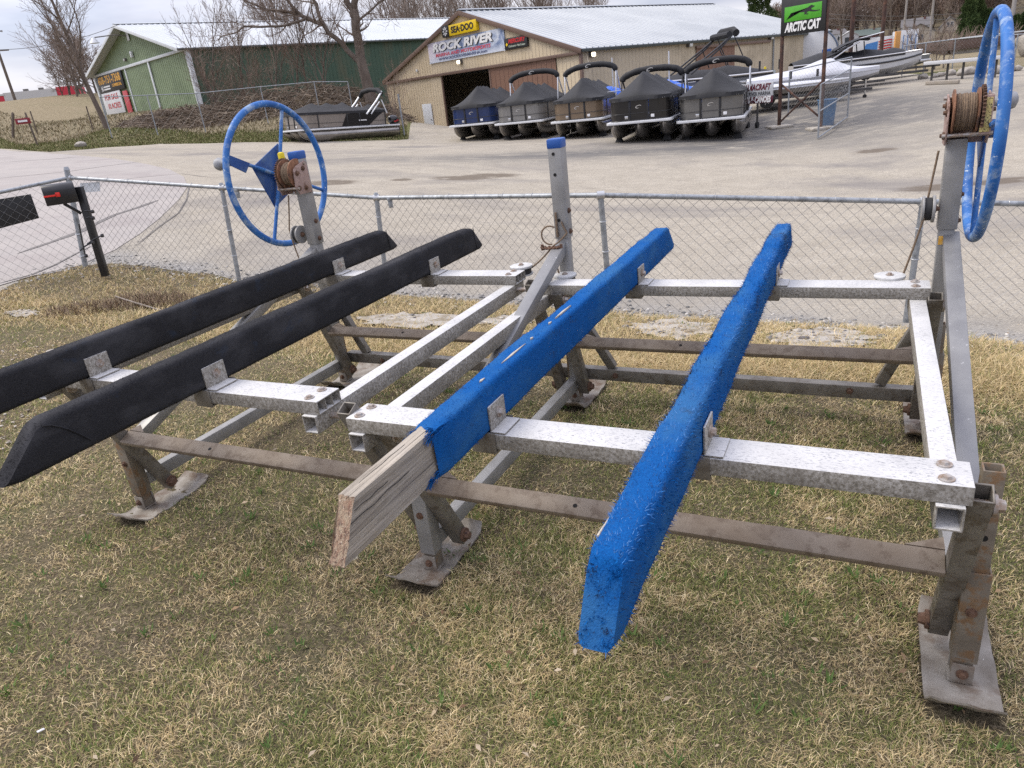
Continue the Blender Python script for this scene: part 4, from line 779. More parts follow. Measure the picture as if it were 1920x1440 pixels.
# winches with hand wheels (mirror image left and right)
def winch(xc, s, xw, yw, zw, R, rr, zc):
    y = YR-.015
    def X(d): return xc+s*d
    xa, xb = X(-.045), X(.085)            # inner and outer frame plates
    for xx in (xa, xb):
        prof = [(y-.115, zc-.045), (y-.105, zc+.045), (y-.09, zc+.06), (y-.005, zc+.085), (y+.012, zc+.07), (y+.012, zc-.075), (y-.002, zc-.09), (y-.09, zc-.09)]
        pl = lp(MB().prism([(xx-.003, b, c) for b, c in prof], (1, 0, 0), .006), 'winch_plate', M_WFRAME, .0015)
        for b, c in ((y-.085, zc+.025), (y-.03, zc+.045), (y-.09, zc-.055), (y-.035, zc-.06)):
            sgn = 1 if xx == max(xa, xb) else -1
            lp(MB().bolt((xx+sgn*.003, b, c), (sgn, 0, 0), .009, .013), 'bolt', M_RUST, 0, pl)
    lp(MB().box(((xa+xb)/2, y+.010, zc-.01), (abs(xb-xa), .006, .17)), 'winch_back', M_WFRAME, .001)
    zd = zc+.022
    dr = lp(MB().cyl((X(-.028), y-.058, zd), (X(.045), y-.058, zd), .056, n=26), 'drum', M_DRUM, 0)
    mb = MB()                                                      # wound wire rope, coil by coil
    for k in range(9):
        xx = X(-.020+k*.0072); mb.path([(xx, y-.058+(.060+.002*math.sin(k*2.2))*math.cos(a), zd+(.060+.002*math.sin(k*2.2))*math.sin(a)) for a in np.linspace(0, 2*PI, 25)[:-1]], .0045, 6, closed=True)
    lp(mb, 'wire_rope', M_ROPE, 0, dr)
    for d in (-.030, .047): lp(MB().cyl((X(d)-.003, y-.058, zd), (X(d)+.003, y-.058, zd), .080, n=32), 'drum_flange', M_DRUM, .001, dr)
    out = []                                                       # spur gear with teeth
    for k in range(40):
        for q, rad in ((-.25, .079), (-.1, .088), (.1, .088), (.25, .079)):
            a = 2*PI*(k+q)/40; out.append((X(.060)-.005, y-.058+rad*math.cos(a), zd+rad*math.sin(a)))
    lp(MB().prism(out, (1, 0, 0), .010), 'gear', M_RUST, 0, dr)
    for b, c in ((y-.10, zc-.055), (y-.015, zc+.07)): lp(MB().cyl((min(xa, xb)-.014, b, c), (max(xa, xb)+.014, b, c), .007, n=10), 'tie_rod', M_BOLT, 0)
    lp(MB().box((X(.089)+s*.002, y-.065, zc-.0), (.003, .04, .13)), 'winch_label', M_LABEL, 0) if s < 0 else lp(MB().box((X(.07), y-.119, zc+.01), (.03, .004, .115)), 'winch_label', M_LABEL, .001)
    if s > 0: lp(MB().box((X(.072), y-.112, zc+.01), (.036, .012, .135)), 'winch_guard', M_WFRAME, .005)
    # wheel
    cy, cz = yw, zw
    wh = lp(MB().path([(xw, cy+R*math.cos(a), cz+R*math.sin(a)) for a in np.linspace(0, 2*PI, 73)[:-1]], rr, 12, closed=True), 'hand_wheel', M_BLUEP, 0)
    lp(MB().cyl((X(.06), cy, cz), (xw+s*.03, cy, cz), .017, n=14), 'wheel_shaft', M_BLUED, 0, wh); lp(MB().cyl((xw-.02*s, cy, cz), (xw+s*.03, cy, cz), .034, n=18), 'hub', M_BLUED, .002, wh)
    angs = (68, 158, 245, 338) if s < 0 else (80, 170, 262, 350)
    for a in angs:
        a = math.radians(a); lp(MB().cyl((xw, cy+.02*math.cos(a), cz+.02*math.sin(a)), (xw, cy+(R-.005)*math.cos(a), cz+(R-.005)*math.sin(a)), .0105, n=9), 'spoke', M_BLUEP, 0, wh)
    if s < 0:
        lp(MB().prism([(xw-.028, cy+.19*math.cos(a), cz+.19*math.sin(a)) for a in np.radians([68, 158, 248, 338])], (1, 0, 0), .008), 'hub_plate', M_BLUED, .002, wh)
        lp(MB().prism([(xw+.005, cy+r_*math.cos(a), cz+r_*math.sin(a)) for a, r_ in ((2.72, R-.005), (2.72, R-.16), (2.95, R-.13), (2.86, R-.02))], (1, 0, 0), .006), 'knob_bracket', M_BLUED, 0, wh); ka = 2.80
    else:
        lp(MB().prism([(xw-.010, cy+.14*math.cos(a), cz+.14*math.sin(a)) for a in np.radians([80, 170, 260, 350])], (1, 0, 0), .008), 'hub_plate', M_BLUED, .002, wh); ka = math.radians(12)
    kx = xw+s*.02; ky, kz = cy+(R-.06)*math.cos(ka), cz+(R-.06)*math.sin(ka)
    prof = [(0, .016), (.03, .017), (.055, .020), (.075, .030), (.095, .036), (.112, .030), (.12, .012)]
    lp(MB().loft([[(kx+s*d, ky+q*math.cos(a), kz+q*math.sin(a)) for a in np.linspace(0, 2*PI, 19)[:-1]] for d, q in prof]), 'wheel_knob', M_KNOB, 0, wh, 60)
winch(XL+.01, -1, -1.82, 1.60, 1.29, .40, .0185, 1.285)
winch(XR-.018, 1, 1.728, 1.55, 1.26, .40, .0195, 1.315)
lp(MB().box((XL-.145, YR+.03, 1.385), (.035, .03, .075)), 'yellow_tie', M_YEL, .01)

# bunks
def carpet(name, c, c2, fade, fs, pile):
    m, t, b = base(name); b.inputs['Roughness'].default_value = .95; b.inputs['Specular IOR Level'].default_value = .15
    
    col = ramp(t, nz3(t, fs, 5, .7), [(.3, c), (.7, c2)])
    col = mixc(t, ramp(t, nz3(t, 5.5, 7, .65, stretch=(1, .5, 1)), [(.46, 0), (.64, .85)]), col, fade); col = mixc(t, ramp(t, nz3(t, 9, 8, .7, stretch=(1, .6, 1)), [(.58, 0), (.68, .75)]), col, (.03, .04, .06))
    t.links.new(col, b.inputs['Base Color']); bump(t, b, nz3(t, fs, 4, .7), .8, pile); return m
M_CBLUE = carpet('blue_bunk_carpet', (.002, .058, .235), (.005, .115, .38), (.03, .13, .31), 220, .006)
M_CBLACK = carpet('black_bunk_carpet', (.014, .014, .016), (.040, .040, .044), (.06, .06, .065), 260, .004)
M_PILE = tintmat('carpet_fibre', 1.0, spec=.03)
def wood_mat():
    m, t, b = base('grey_weathered_wood'); b.inputs['Roughness'].default_value = .85
    g = nz3(t, 13, 9, .7, stretch=(5, .22, 5), dist=.5)
    col = ramp(t, g, [(.30, (.13, .105, .085)), (.44, (.27, .235, .19)), (.56, (.37, .325, .265)), (.72, (.46, .41, .345))])
    col = mixc(t, ramp(t, nz3(t, 4, 5, .6), [(.45, 0), (.7, .55)]), col, (.33, .31, .29))
    t.links.new(col, b.inputs['Base Color']); bump(t, b, nz3(t, 15, 8, .7, stretch=(6, .2, 6), dist=.5), .9, .006); return m
M_WOOD = wood_mat(); M_END = mat('split_end_grain', (.42, .33, .23), .9, c2=(.30, .18, .12), scale=25, stretch=(4, 4, .6), dirt=(.12, .06, .045), dscale=30, bmp=1, bscale=60, bdist=.01, fleck=(.6, .52, .42), fth=.62)
M_STRAND = mat('pale_backing_strip', (.38, .34, .28), .9, c2=(.46, .42, .35), scale=60)
def bunk_secs(xc, w, z0, h, y0, y1, s0, s1, lump, seed, n=70, rc=.016):
    secs = []; cs = []
    for k, (cx_, cz_) in enumerate(((1, 0), (1, 1), (0, 1), (0, 0))):
        for q in range(5):
            a = (-90+90*k+q*22.5)*PI/180; cs.append((cx_, cz_, math.cos(a), math.sin(a)))
    for i in range(n):
        t = i/(n-1); row = []
        for cx_, cz_, ca, sa in cs:
            x = (cx_-.5)*(w-2*rc)+rc*ca; z = rc+cz_*(h-2*rc)+rc*sa
            y = y0+(y1-y0)*t + (s0*(z/h))*(1-t)**8 - (s1*(z/h))*t**8
            if i in (0, n-1): x *= .82; z = z*.9+h*.05
            d = lump*(mnoise.noise(V(xc*9+x*9+seed, y*3, z*9))+.5*mnoise.noise(V(xc*9+x*30+seed, y*14, z*30))); row.append((xc+x*(1+d*8), y, z0+z*(1+d*4)))
        secs.append(row)
    return secs
def fibres(name, secs, parent, n, ln, wd, cols, topcol, seed):
    r = np.random.default_rng(seed); S = np.array(secs); m, k, _ = S.shape
    i = r.integers(0, m-1, n); j = r.integers(0, k, n); u = r.random(n)[:, None]; w = r.random(n)[:, None]
    a, b, c, d = S[i, j], S[i+1, j], S[i, (j+1) % k], S[i+1, (j+1) % k]
    e1 = c-a; wt = np.linalg.norm(e1, axis=1); keep = r.random(n) < np.clip(wt/np.percentile(wt, 90), .25, 1)
    p = (a*(1-u)+b*u)*(1-w)+(c*(1-u)+d*u)*w; nrm = np.cross(b-a, c-a); nrm /= np.linalg.norm(nrm, axis=1)[:, None]+1e-9
    ctr = S.mean(1)[i]; sg = np.sign(((p-ctr)*nrm).sum(1))[:, None]; nrm *= sg
    p, nrm = p[keep], nrm[keep]; n = len(p)
    for e, sy in ((0, -1), (m-1, 1)):                 # the folded ends are furry too
        q = S[e]; c0 = q.mean(0); ne = n//45; jj = r.integers(0, k, ne); w0 = r.random((ne, 1)); p = np.vstack([p, c0+((q[jj]*(1-w0)+q[(jj+1) % k]*w0)-c0)*np.sqrt(r.random((ne, 1)))]); nrm = np.vstack([nrm, np.tile([0, sy, .15], (ne, 1))])
    n = len(p)
    dr = nrm*.75+r.normal(0, .55, (n, 3)); dr /= np.linalg.norm(dr, axis=1)[:, None]
    sd = np.cross(dr, r.normal(0, 1, (n, 3))); sd /= np.linalg.norm(sd, axis=1)[:, None]
    L_ = ln*(.5+r.random((n, 1))*.8); v = np.stack([p-sd*wd-nrm*.003, p+sd*wd-nrm*.003, p+dr*L_], 1).reshape(-1, 3)
    f = np.arange(3*n).reshape(n, 3); C_ = np.array(cols)[r.integers(0, len(cols), n)]*(.75+.5*r.random((n, 1)))
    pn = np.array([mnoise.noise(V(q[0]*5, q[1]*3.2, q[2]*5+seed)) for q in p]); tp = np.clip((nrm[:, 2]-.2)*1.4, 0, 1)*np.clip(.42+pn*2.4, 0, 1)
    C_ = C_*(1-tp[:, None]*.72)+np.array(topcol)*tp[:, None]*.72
    dn = np.array([mnoise.noise(V(q[0]*14+seed, q[1]*6, q[2]*34)) for q in p]); near = np.clip((-.70-p[:, 1])*7, 0, 1)
    C_ = np.where((dn > .42-.22*near)[:, None], C_*.30+np.array([.022, .018, .012]), C_)
    o = obj_from_np(name, v, f, M_PILE, parent, np.repeat(C_, 3, 0)); o['kind'] = 'stuff'; return o
BC = [(.002, .055, .215), (.003, .085, .30), (.010, .13, .40), (.0015, .038, .15)]
def bracket(x, y, zt, bw, side, h=.075):
    mb = MB(); xx = x+side*.003
    mb.box((xx, y+bw/2-.004, zt+.004+h/2), (.005, .095, h)); mb.box((xx+side*.022, y+bw/2-.004, zt+.004), (.045, .10, .005))
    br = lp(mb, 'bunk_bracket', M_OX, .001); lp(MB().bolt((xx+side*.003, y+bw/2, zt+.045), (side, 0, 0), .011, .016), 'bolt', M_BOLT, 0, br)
    mb = MB(); mb.box((x-side*.02, y-.004, zt-.027), (.075, .005, .062)); mb.box((x-side*.02, y+bw+.004, zt-.027), (.075, .005, .062)); mb.box((x-side*.02, y+bw/2, zt-.0545), (.075, bw+.012, .005))
    lp(mb, 'bracket_strap', M_TUBE, .001, br)
    return br
zL, zR, BW = .772, .727, .113
for xr, zt, m, lbl, h, w, s0, s1, sd, y0, y1 in (
        (-1.262, zL, M_CBLACK, 'black carpeted bunk, outer left', .136, .074, .10, .11, 1, -.93, 1.90),
        (-.640, zL, M_CBLACK, 'black carpeted bunk beside the middle rail', .138, .076, .14, .11, 2, -.905, 1.865),
        (1.030, zR, M_CBLUE, 'faded shaggy blue bunk, outer right', .134, .076, .085, .13, 4, -.925, 2.02)):
    s = bunk_secs(xr-w/2, w, zt+.003, h, y0, y1, s0, s1, .010 if m is M_CBLACK else .020, sd*7.3, rc=.020 if m is M_CBLACK else .018)
    b = lp(MB().loft(s), 'bunk', m, 0, smooth=60); b['label'] = lbl
    if m is M_CBLUE:
        fibres('carpet_pile', s, b, 38000, .011, .0011, BC, (.17, .36, .66), 5)
        mb = MB(); mb.path([(xr-w+.004, y, zt+.124+.004*math.sin(y*30)) for y in np.linspace(-.78, -.62, 14)], .0035, 5); lp(mb, 'torn_backing', M_STRAND, 0, b)
        mb = MB()
        for y in np.arange(-.45, .35, .07): mb.path([(xr-w+.004, y+q*.03, zt+.131) for q in (0, .5, 1)], .0022, 5)
        o = lp(mb, 'torn_seam', M_VOID, 0, b); o['kind'] = 'stuff'
    else:
        fibres('carpet_pile', s, b, 30000, .0065, .0008, [(.014, .014, .016), (.060, .060, .066), (.026, .026, .03)], (.16, .16, .17), 8+sd)
        mb = MB(); e = y1-.105
        mb.path([(xr+.0035, e+.01-.02*q, zt+.012+q*.125) for q in (0, .5, 1)], .0022, 5); mb.path([(xr+.003, y0+.14+.11*q, zt+.128-.10*q**1.5) for q in np.linspace(0, 1, 6)], .0025, 5)
        lp(mb, 'carpet_seam', M_CBLACK, 0, b)
    for y in (-.235, 1.247): bracket(xr, y, zt, BW, 1)
# bunk with bare board end
xr, w, h = .448, .078, .135
b = empty('bunk'); b.parent = LIFT; b['label'] = 'blue carpeted bunk with a bare grey board end'
y0 = -.865
secs = []
for i, y in enumerate(np.linspace(y0, -.40, 24)):
    row = []
    for k in range(28):
        q = k/28*4; e, u = int(q), q % 1; c = [(-.5, 0), (.5, 0), (.5, 1), (-.5, 1)]; A, B_ = c[e], c[(e+1) % 4]
        cx_ = A[0]+(B_[0]-A[0])*u; cz_ = A[1]+(B_[1]-A[1])*u; z = cz_*.124
        ch = .006*mnoise.noise(V(cx_*5, y*3, z*60))+.0035*mnoise.noise(V(cx_*40, y*4, z*200))
        yy = y+(z/.124*.075 if i == 0 else z/.124*.075*(1-i/23)**1.5)+(.012*mnoise.noise(V(cx_*60, 3, z*90)) if i == 0 else 0)
        row.append((xr-.036+cx_*(.043+ch), yy, zR+.008+z*(1+ch*2)))
    secs.append(row)
wd = MB().loft(secs).build('bare_board', M_WOOD, b, 0, 50)
wd.data.materials.append(M_END)
for p in wd.data.polygons:
    if p.center.y < -.80 and abs(p.normal.y) > .55: p.material_index = 1
mb = MB()
for x_, a0, a1, z_ in ((xr-.030, -.80, -.48, .1285), (xr-.043, -.74, -.56, .1285), (xr-.05, -.78, -.66, .1285)):
    mb.path([(x_+.002*mnoise.noise(V(q*5, x_*90, 1)), a0+(a1-a0)*q, zR+z_+.0032) for q in np.linspace(0, 1, 14)], .0008, 4)
for z_, a0, a1 in ((.085, -.82, -.60), (.055, -.84, -.5), (.105, -.80, -.68)):
    mb.path([(xr-.0143, a0+(a1-a0)*q, zR+z_+.004*mnoise.noise(V(q*4, z_*70, 2))) for q in np.linspace(0, 1, 14)], .0009, 4)
mb.build('crack', M_VOID, wd, 0, 0)
s = bunk_secs(xr-w/2, w, zR+.002, h, -.485, 1.985, 0, .12, .016, 31.0, rc=.015)
for i in range(2):
    for k in range(20):
        x, y, z = s[i][k]; s[i][k] = (x, y+.035*mnoise.noise(V(k*.9, 7, 1))+(.0 if z > zR+.06 else -.035*(1-i)*(zR+.06-z)/.06), z)
cv = MB().loft(s, caps=False).build('carpet_cover', M_CBLUE, b, 0, 60)
fibres('carpet_pile', s, cv, 26000, .0075, .0010, BC, (.03, .13, .38), 9)
mb = MB()
r0 = random.Random(4)
for k in range(260):                    # frayed edge
    a = r0.random()*2*PI; c = s[0][r0.randrange(20)]; p = V(c)+V(r0.uniform(-.004, .004), 0, r0.uniform(-.006, .006)); q = p+V(r0.uniform(-.008, .008), -r0.uniform(.006, .03), r0.uniform(-.012, .004)); mb.path([p, (p+q)/2+V(0, 0, .003), q], .0007, 3)
mb.build('frayed_edge', M_CBLUE, cv, 0, 0)
mb = MB()
for y0_, y1_ in ((-.06, .11), (.15, .17), (.30, .325), (.36, .51), (-.2, -.17)):
    mb.prism([(xr-.030, y0_, zR+h+.0005), (xr-.0265, (y0_*2+y1_)/3, zR+h+.0005), (xr-.028, y1_, zR+h+.0005), (xr-.034, (y0_+y1_)/2, zR+h+.0005)], (0, 0, 1), .006)
o = mb.build('worn_tear', M_STRAND, cv, 0, 0); o['kind'] = 'stuff'
for y in (-.235, 1.247): bracket(xr, y, zR, BW, 1)
# ------------------------------------------------------------------ grass blades, litter and gravel on the lawn
SLABS = [plan(blob(a, b_, c, d, seed=i)) for i, (a, b_, c, d) in enumerate(((780, 603, 105, 13), (1265, 621, 80, 19), (1545, 640, 95, 20), (950, 606, 55, 9), (45, 590, 30, 7)))]
def inside(x, y, poly):
    c = np.zeros(len(x), bool); n = len(poly)
    for i in range(n):
        (x0, y0), (x1, y1) = poly[i], poly[(i+1) % n]
        if y0 == y1: continue
        k = ((y0 > y) != (y1 > y)) & (x < (x1-x0)*(y-y0)/(y1-y0)+x0); c ^= k
    return c
def vnoise(x, y, s, seed):                # smooth value noise, vectorised
    g = np.random.default_rng(seed).random((64, 64)); u = x*s+100; v = y*s+100; i = np.floor(u).astype(int); j = np.floor(v).astype(int); fu = u-i; fv = v-j
    fu = fu*fu*(3-2*fu); fv = fv*fv*(3-2*fv); q = lambda a, b: g[a % 64, b % 64]
    return (q(i, j)*(1-fu)+q(i+1, j)*fu)*(1-fv)+(q(i, j+1)*(1-fu)+q(i+1, j+1)*fu)*fv
def fbm(x, y, s, seed): return (vnoise(x, y, s, seed)+.5*vnoise(x, y, s*2.1, seed+1)+.25*vnoise(x, y, s*4.3, seed+2)+.12*vnoise(x, y, s*9, seed+3))/1.87
M_GRASS = tintmat('grass_blades', .7, spec=.3, trans=.3)
def blades(name, n, rmin, pw, az0, az1, rmaxf, lenr, wid, seed, mode):
    r = np.random.default_rng(seed); th = r.uniform(az0, az1, n)
    rm = rmaxf(th); u = r.random(n); rr = (rmin**pw+u*(rm**pw-rmin**pw))**(1/pw)
    x = rr*np.sin(th); y = rr*np.cos(th)
    q = np.array(_Rz.inverted().to_3x3()) @ np.stack([x+.3585, y-2.1808, np.zeros(n)]); keep = np.ones(n, bool)
    for i, (lx, ly, _, sk) in enumerate(legs):
        y0, y1 = (-.15, .25) if i < 3 else (1.37, 1.79); keep &= ~((abs(q[0]-lx-sk) < .092) & (q[1] > y0) & (q[1] < y1))
    for s in SLABS: keep &= ~(inside(x, y, s) & (r.random(n) < .80))
    bare = fbm(x, y, 1.1, 40); keep &= ~((bare > .66) & (r.random(n) < .45))
    keep &= ~((x*.464+y*.886 > 4.25+.3*fbm(x, y, 2.0, 61)) & (r.random(n) < .45))
    x, y, rr = x[keep], y[keep], rr[keep]; n = len(x)
    z = gz_chunk(x, y)-.004
    gn = fbm(x, y, 1.6, 5)*.35+fbm(x, y, 13, 9)*.65; pg = np.clip((gn-.48)*2.6+.50, .18, .78)
    tail = np.clip((y*.886+x*.464-3.5)/.35, 0, 1)                          # long straw behind the lift
    green = r.random(n) < pg*(1-.6*tail)
    az = r.uniform(0, 2*PI, n); lean = np.where(green, r.uniform(.45, 1.25, n), r.uniform(.85, 1.5, n))
    comb = fbm(x, y, 3.3, 77)*2*PI*2; az = np.where(r.random(n) < .22, comb+r.normal(0, .7, n), az)
    L_ = r.uniform(*lenr, n)*np.where(green, .85, 1.1)*(1+1.3*tail)*(.7+.6*fbm(x, y, 2.5, 21)); w = wid*(.75+.30*rr)*r.uniform(.7, 1.3, n)
    d = np.stack([np.cos(az), np.sin(az), np.zeros(n)], 1); sd = np.stack([-np.sin(az+r.normal(0, .8, n)), np.cos(az), np.zeros(n)], 1)
    p = np.stack([x, y, z], 1); up = np.array([0, 0, 1.])
    l1 = lean*.65; l2 = np.minimum(lean*1.25, 1.62)
    m = p+(d*np.sin(l1)[:, None]+up*np.cos(l1)[:, None])*(L_*.5)[:, None]; t = m+(d*np.sin(l2)[:, None]+up*np.cos(l2)[:, None])*(L_*.55)[:, None]
    w = w[:, None]; v = np.stack([p-sd*w*.5, p+sd*w*.5, m-sd*w*.42, m+sd*w*.42, t], 1).reshape(-1, 3)
    b = (np.arange(n)*5)[:, None, None]; f = (b+np.array([[0, 1, 3], [0, 3, 2], [2, 3, 4]])[None]).reshape(-1, 3)
    tan = np.array([(.42, .33, .18), (.50, .405, .235), (.34, .265, .145), (.56, .47, .30), (.25, .19, .105), (.41, .32, .17)]); grn = np.array([(.14, .165, .045), (.175, .19, .06), (.11, .135, .04), (.21, .205, .075)])
    c = np.where(green[:, None], grn[r.integers(0, 4, n)]*1.05, tan[r.integers(0, 6, n)])*r.uniform(1.0, 1.95, (n, 1))
    c = c*(1-.3*tail[:, None])+np.array([.50, .375, .19])*.3*tail[:, None]
    o = obj_from_np(name, v, f, M_GRASS, None, np.repeat(c, 5, 0)); o['kind'] = 'stuff'; return o
def gz_chunk(x, y): return np.concatenate([gz(x[i:i+20000], y[i:i+20000]) for i in range(0, len(x), 20000)])
lim = lambda th: edge(E1, th)*(1-.02*np.random.default_rng(3).random(len(th)))
blades('grass', 700000, .75, .66, -.98, .98, lim, (.013, .040), .00150, 1, 0)
# small litter: dry leaves and stems lying on the grass
M_LEAF = tintmat('dead_leaf', .9)
r_ = np.random.default_rng(8)
def litter(name, n, size, cols, az, rr, seed, thick=False):
    r = np.random.default_rng(seed); vs = []; fs = []; cs = []
    for i in range(n):
        th = r.uniform(*az); q = r.uniform(*rr) if not callable(rr) else rr(th, r); x, y = q*math.sin(th), q*math.cos(th); s = r.uniform(*size); z = G(x, y)+(.018 if not thick else s*.1)
        M = Matrix.Rotation(r.uniform(0, 6.28), 3, 'Z') @ Matrix.Rotation(r.normal(0, .35), 3, 'X')
        if thick:
            pts = []
            for k in range(8): pts.append(V(((k & 1)*2-1)*s*r.uniform(.35, .6), ((k >> 1 & 1)*2-1)*s*r.uniform(.25, .5), ((k >> 2)*2-1)*s*r.uniform(.12, .3)))
            F = [(0, 2, 3, 1), (4, 5, 7, 6), (0, 1, 5, 4), (2, 6, 7, 3), (0, 4, 6, 2), (1, 3, 7, 5)]
        else:
            pts = [V(-s*.5, 0, 0), V(0, -s*.22, .004), V(s*.5, 0, .002), V(0, s*.2, .006)]; F = [(0, 1, 2, 3)]
        n0 = len(vs); vs += [tuple(M @ p+V(x, y, z)) for p in pts]; fs += [tuple(a+n0 for a in f) for f in F]; c = np.array(cols[r.integers(0, len(cols))])*r.uniform(.7, 1.2); cs += [c]*len(pts)
    o = obj_from_np(name, np.array(vs), np.array(fs), M_LEAF, None, np.array(cs)); o['kind'] = 'stuff'; return o
litter('leaf_litter', 420, (.012, .035), [(.28, .19, .11), (.42, .33, .22), (.16, .10, .06), (.40, .33, .24)], (-.75, .75), (1.0, 6.2), 5)
e1r = lambda th, r: float(edge(E1, np.array([th]))[0])+r.normal(-.05, .28)
litter('gravel', 2600, (.008, .034), [(.30, .29, .28), (.45, .43, .40), (.14, .14, .14), (.55, .52, .47), (.22, .20, .17)], (-.72, .7), e1r, 6, True)
def slabchips(th, r):
    s = SLABS[r.integers(0, 4)]; p = s[r.integers(0, len(s))]; return math.hypot(*p)+r.normal(0, .12)
def chips(name, n, seed):
    r = np.random.default_rng(seed); vs = []; fs = []; cs = []
    for i in range(n):
        s = SLABS[[0, 1, 1, 2, 2, 2, 3, 4, 1, 2][r.integers(0, 10)]]; a, b_ = np.array(s).mean(0), np.array(s[r.integers(0, len(s))]); p = a+(b_-a)*r.random()**.5*1.15; sz = r.uniform(.005, .022) if r.random() < .93 else r.uniform(.025, .05)
        x, y = p; z = G(x, y)+.012+sz*.12; M = Matrix.Rotation(r.uniform(0, 6.28), 3, 'Z'); n0 = len(vs)
        pts = [V(((k & 1)*2-1)*sz*r.uniform(.35, .7), ((k >> 1 & 1)*2-1)*sz*r.uniform(.3, .5), ((k >> 2)*2-1)*sz*r.uniform(.10, .26)) for k in range(8)]
        vs += [tuple(M @ q+V(x, y, z)) for q in pts]; fs += [tuple(a_+n0 for a_ in f) for f in [(0, 2, 3, 1), (4, 5, 7, 6), (0, 1, 5, 4), (2, 6, 7, 3), (0, 4, 6, 2), (1, 3, 7, 5)]]
        c = np.array([(.11, .10, .10), (.2, .19, .18), (.5, .46, .4), (.36, .30, .22)][r.integers(0, 4)])*r.uniform(.7, 1.2); cs += [c]*8
    o = obj_from_np(name, np.array(vs), np.array(fs), M_LEAF, None, np.array(cs)); o['kind'] = 'stuff'
chips('rubble', 420, 12)
# dead weed tufts behind the left bunks
M_WEED = tintmat('dead_weed', .9)
def tuft(name, px, py, rad, n, hh, cols, seed, label, group=None, cat='weed'):
    r = np.random.default_rng(seed); c = hit(px, py); vs = []; cs = []
    for i in range(n):
        a = r.uniform(0, 6.28); q = rad*math.sqrt(r.random()); x, y = c[0]+q*math.cos(a)*1.6, c[1]+q*math.sin(a); z = G(x, y); az = r.uniform(0, 6.28); le = r.uniform(.3, 1.4); L_ = hh*r.uniform(.4, 1)
        d = np.array([math.cos(az)*math.sin(le), math.sin(az)*math.sin(le), math.cos(le)]); s = np.array([-math.sin(az), math.cos(az), 0])*.0035
        p = np.array([x, y, z]); vs += [p-s, p+s, p+d*L_]; cs += [np.array(cols[r.integers(0, len(cols))])*r.uniform(.6, 1.2)]*3
    o = obj_from_np(name, np.array(vs), np.arange(3*n).reshape(n, 3), M_WEED, None, np.array(cs)); tag(o, label, cat, group); return o
WC = [(.16, .105, .075), (.24, .17, .115), (.32, .25, .17), (.11, .075, .055)]
tuft('dead_weed', 155, 583, .22, 900, .13, WC, 1, 'flattened brown weed clump nearest the corner fence post, left of the grey twig', 'weed clumps behind the black bunks')
tuft('dead_weed', 275, 570, .30, 1400, .16, WC, 2, 'larger brown weed clump with a grey twig lying in it', 'weed clumps behind the black bunks')
P0 = hit(222, 572); P1 = hit(312, 588); tag(MB().path([V(P0)+V(0, 0, .09), (V(P0)+V(P1))/2+V(0, 0, .05), V(P1)+V(0, 0, .02)], [.006, .009, .006], 6).build('twig', mat('grey_twig', (.3, .26, .22), .9)), 'grey twig lying in the brown weeds behind the black bunks', 'twig')
p = hit(662, 1058); o = MB().box((0, 0, 0), (.052, .02, .007)).build('wood_chip', M_STRAND, None, .002); o.location = (p[0], p[1], p[2]+.022); o.rotation_euler = (.1, .1, .5); tag(o, 'small tan wood chip on the grass below the bare board end', 'wood chip')
p = hit(82, 1381); o = MB().box((0, 0, 0), (.02, .008, .003)).build('paper_scrap', mat('white_scrap', (.75, .75, .75)), None, .001); o.location = (p[0], p[1], p[2]+.025); o.rotation_euler = (.2, .3, 1.0); tag(o, 'tiny white scrap on the grass in the near left corner', 'litter')

def gstrip(th, r):
    c = hit(r.uniform(-30, 120), r.uniform(690, 850)); return c
def patchlitter(name, n, seed, pxr, pyr, cols, size):
    r = np.random.default_rng(seed); vs = []; fs = []; cs = []
    for i in range(n):
        c = hit(r.uniform(*pxr), r.uniform(*pyr)); s = r.uniform(*size); x, y = c[0]+r.normal(0, .05), c[1]+r.normal(0, .05); M = Matrix.Rotation(r.uniform(0, 6.28), 3, 'Z'); n0 = len(vs)
        pts = [V(((k & 1)*2-1)*s*r.uniform(.35, .6), ((k >> 1 & 1)*2-1)*s*r.uniform(.3, .5), ((k >> 2)*2-1)*s*r.uniform(.15, .3)) for k in range(8)]
        vs += [tuple(M @ q+V(x, y, G(x, y)+.008)) for q in pts]; fs += [tuple(a_+n0 for a_ in f) for f in [(0, 2, 3, 1), (4, 5, 7, 6), (0, 1, 5, 4), (2, 6, 7, 3), (0, 4, 6, 2), (1, 3, 7, 5)]]; cs += [np.array(cols[r.integers(0, len(cols))])*r.uniform(.7, 1.2)]*8
    o = obj_from_np(name, np.array(vs), np.array(fs), M_LEAF, None, np.array(cs)); o['kind'] = 'stuff'
patchlitter('gravel', 110, 31, (-40, 110), (775, 850), [(.42, .37, .31), (.5, .45, .38), (.30, .25, .2)], (.006, .02))
patchlitter('gravel', 60, 32, (-40, 90), (645, 700), [(.42, .37, .31), (.5, .45, .38), (.30, .25, .2)], (.006, .02))
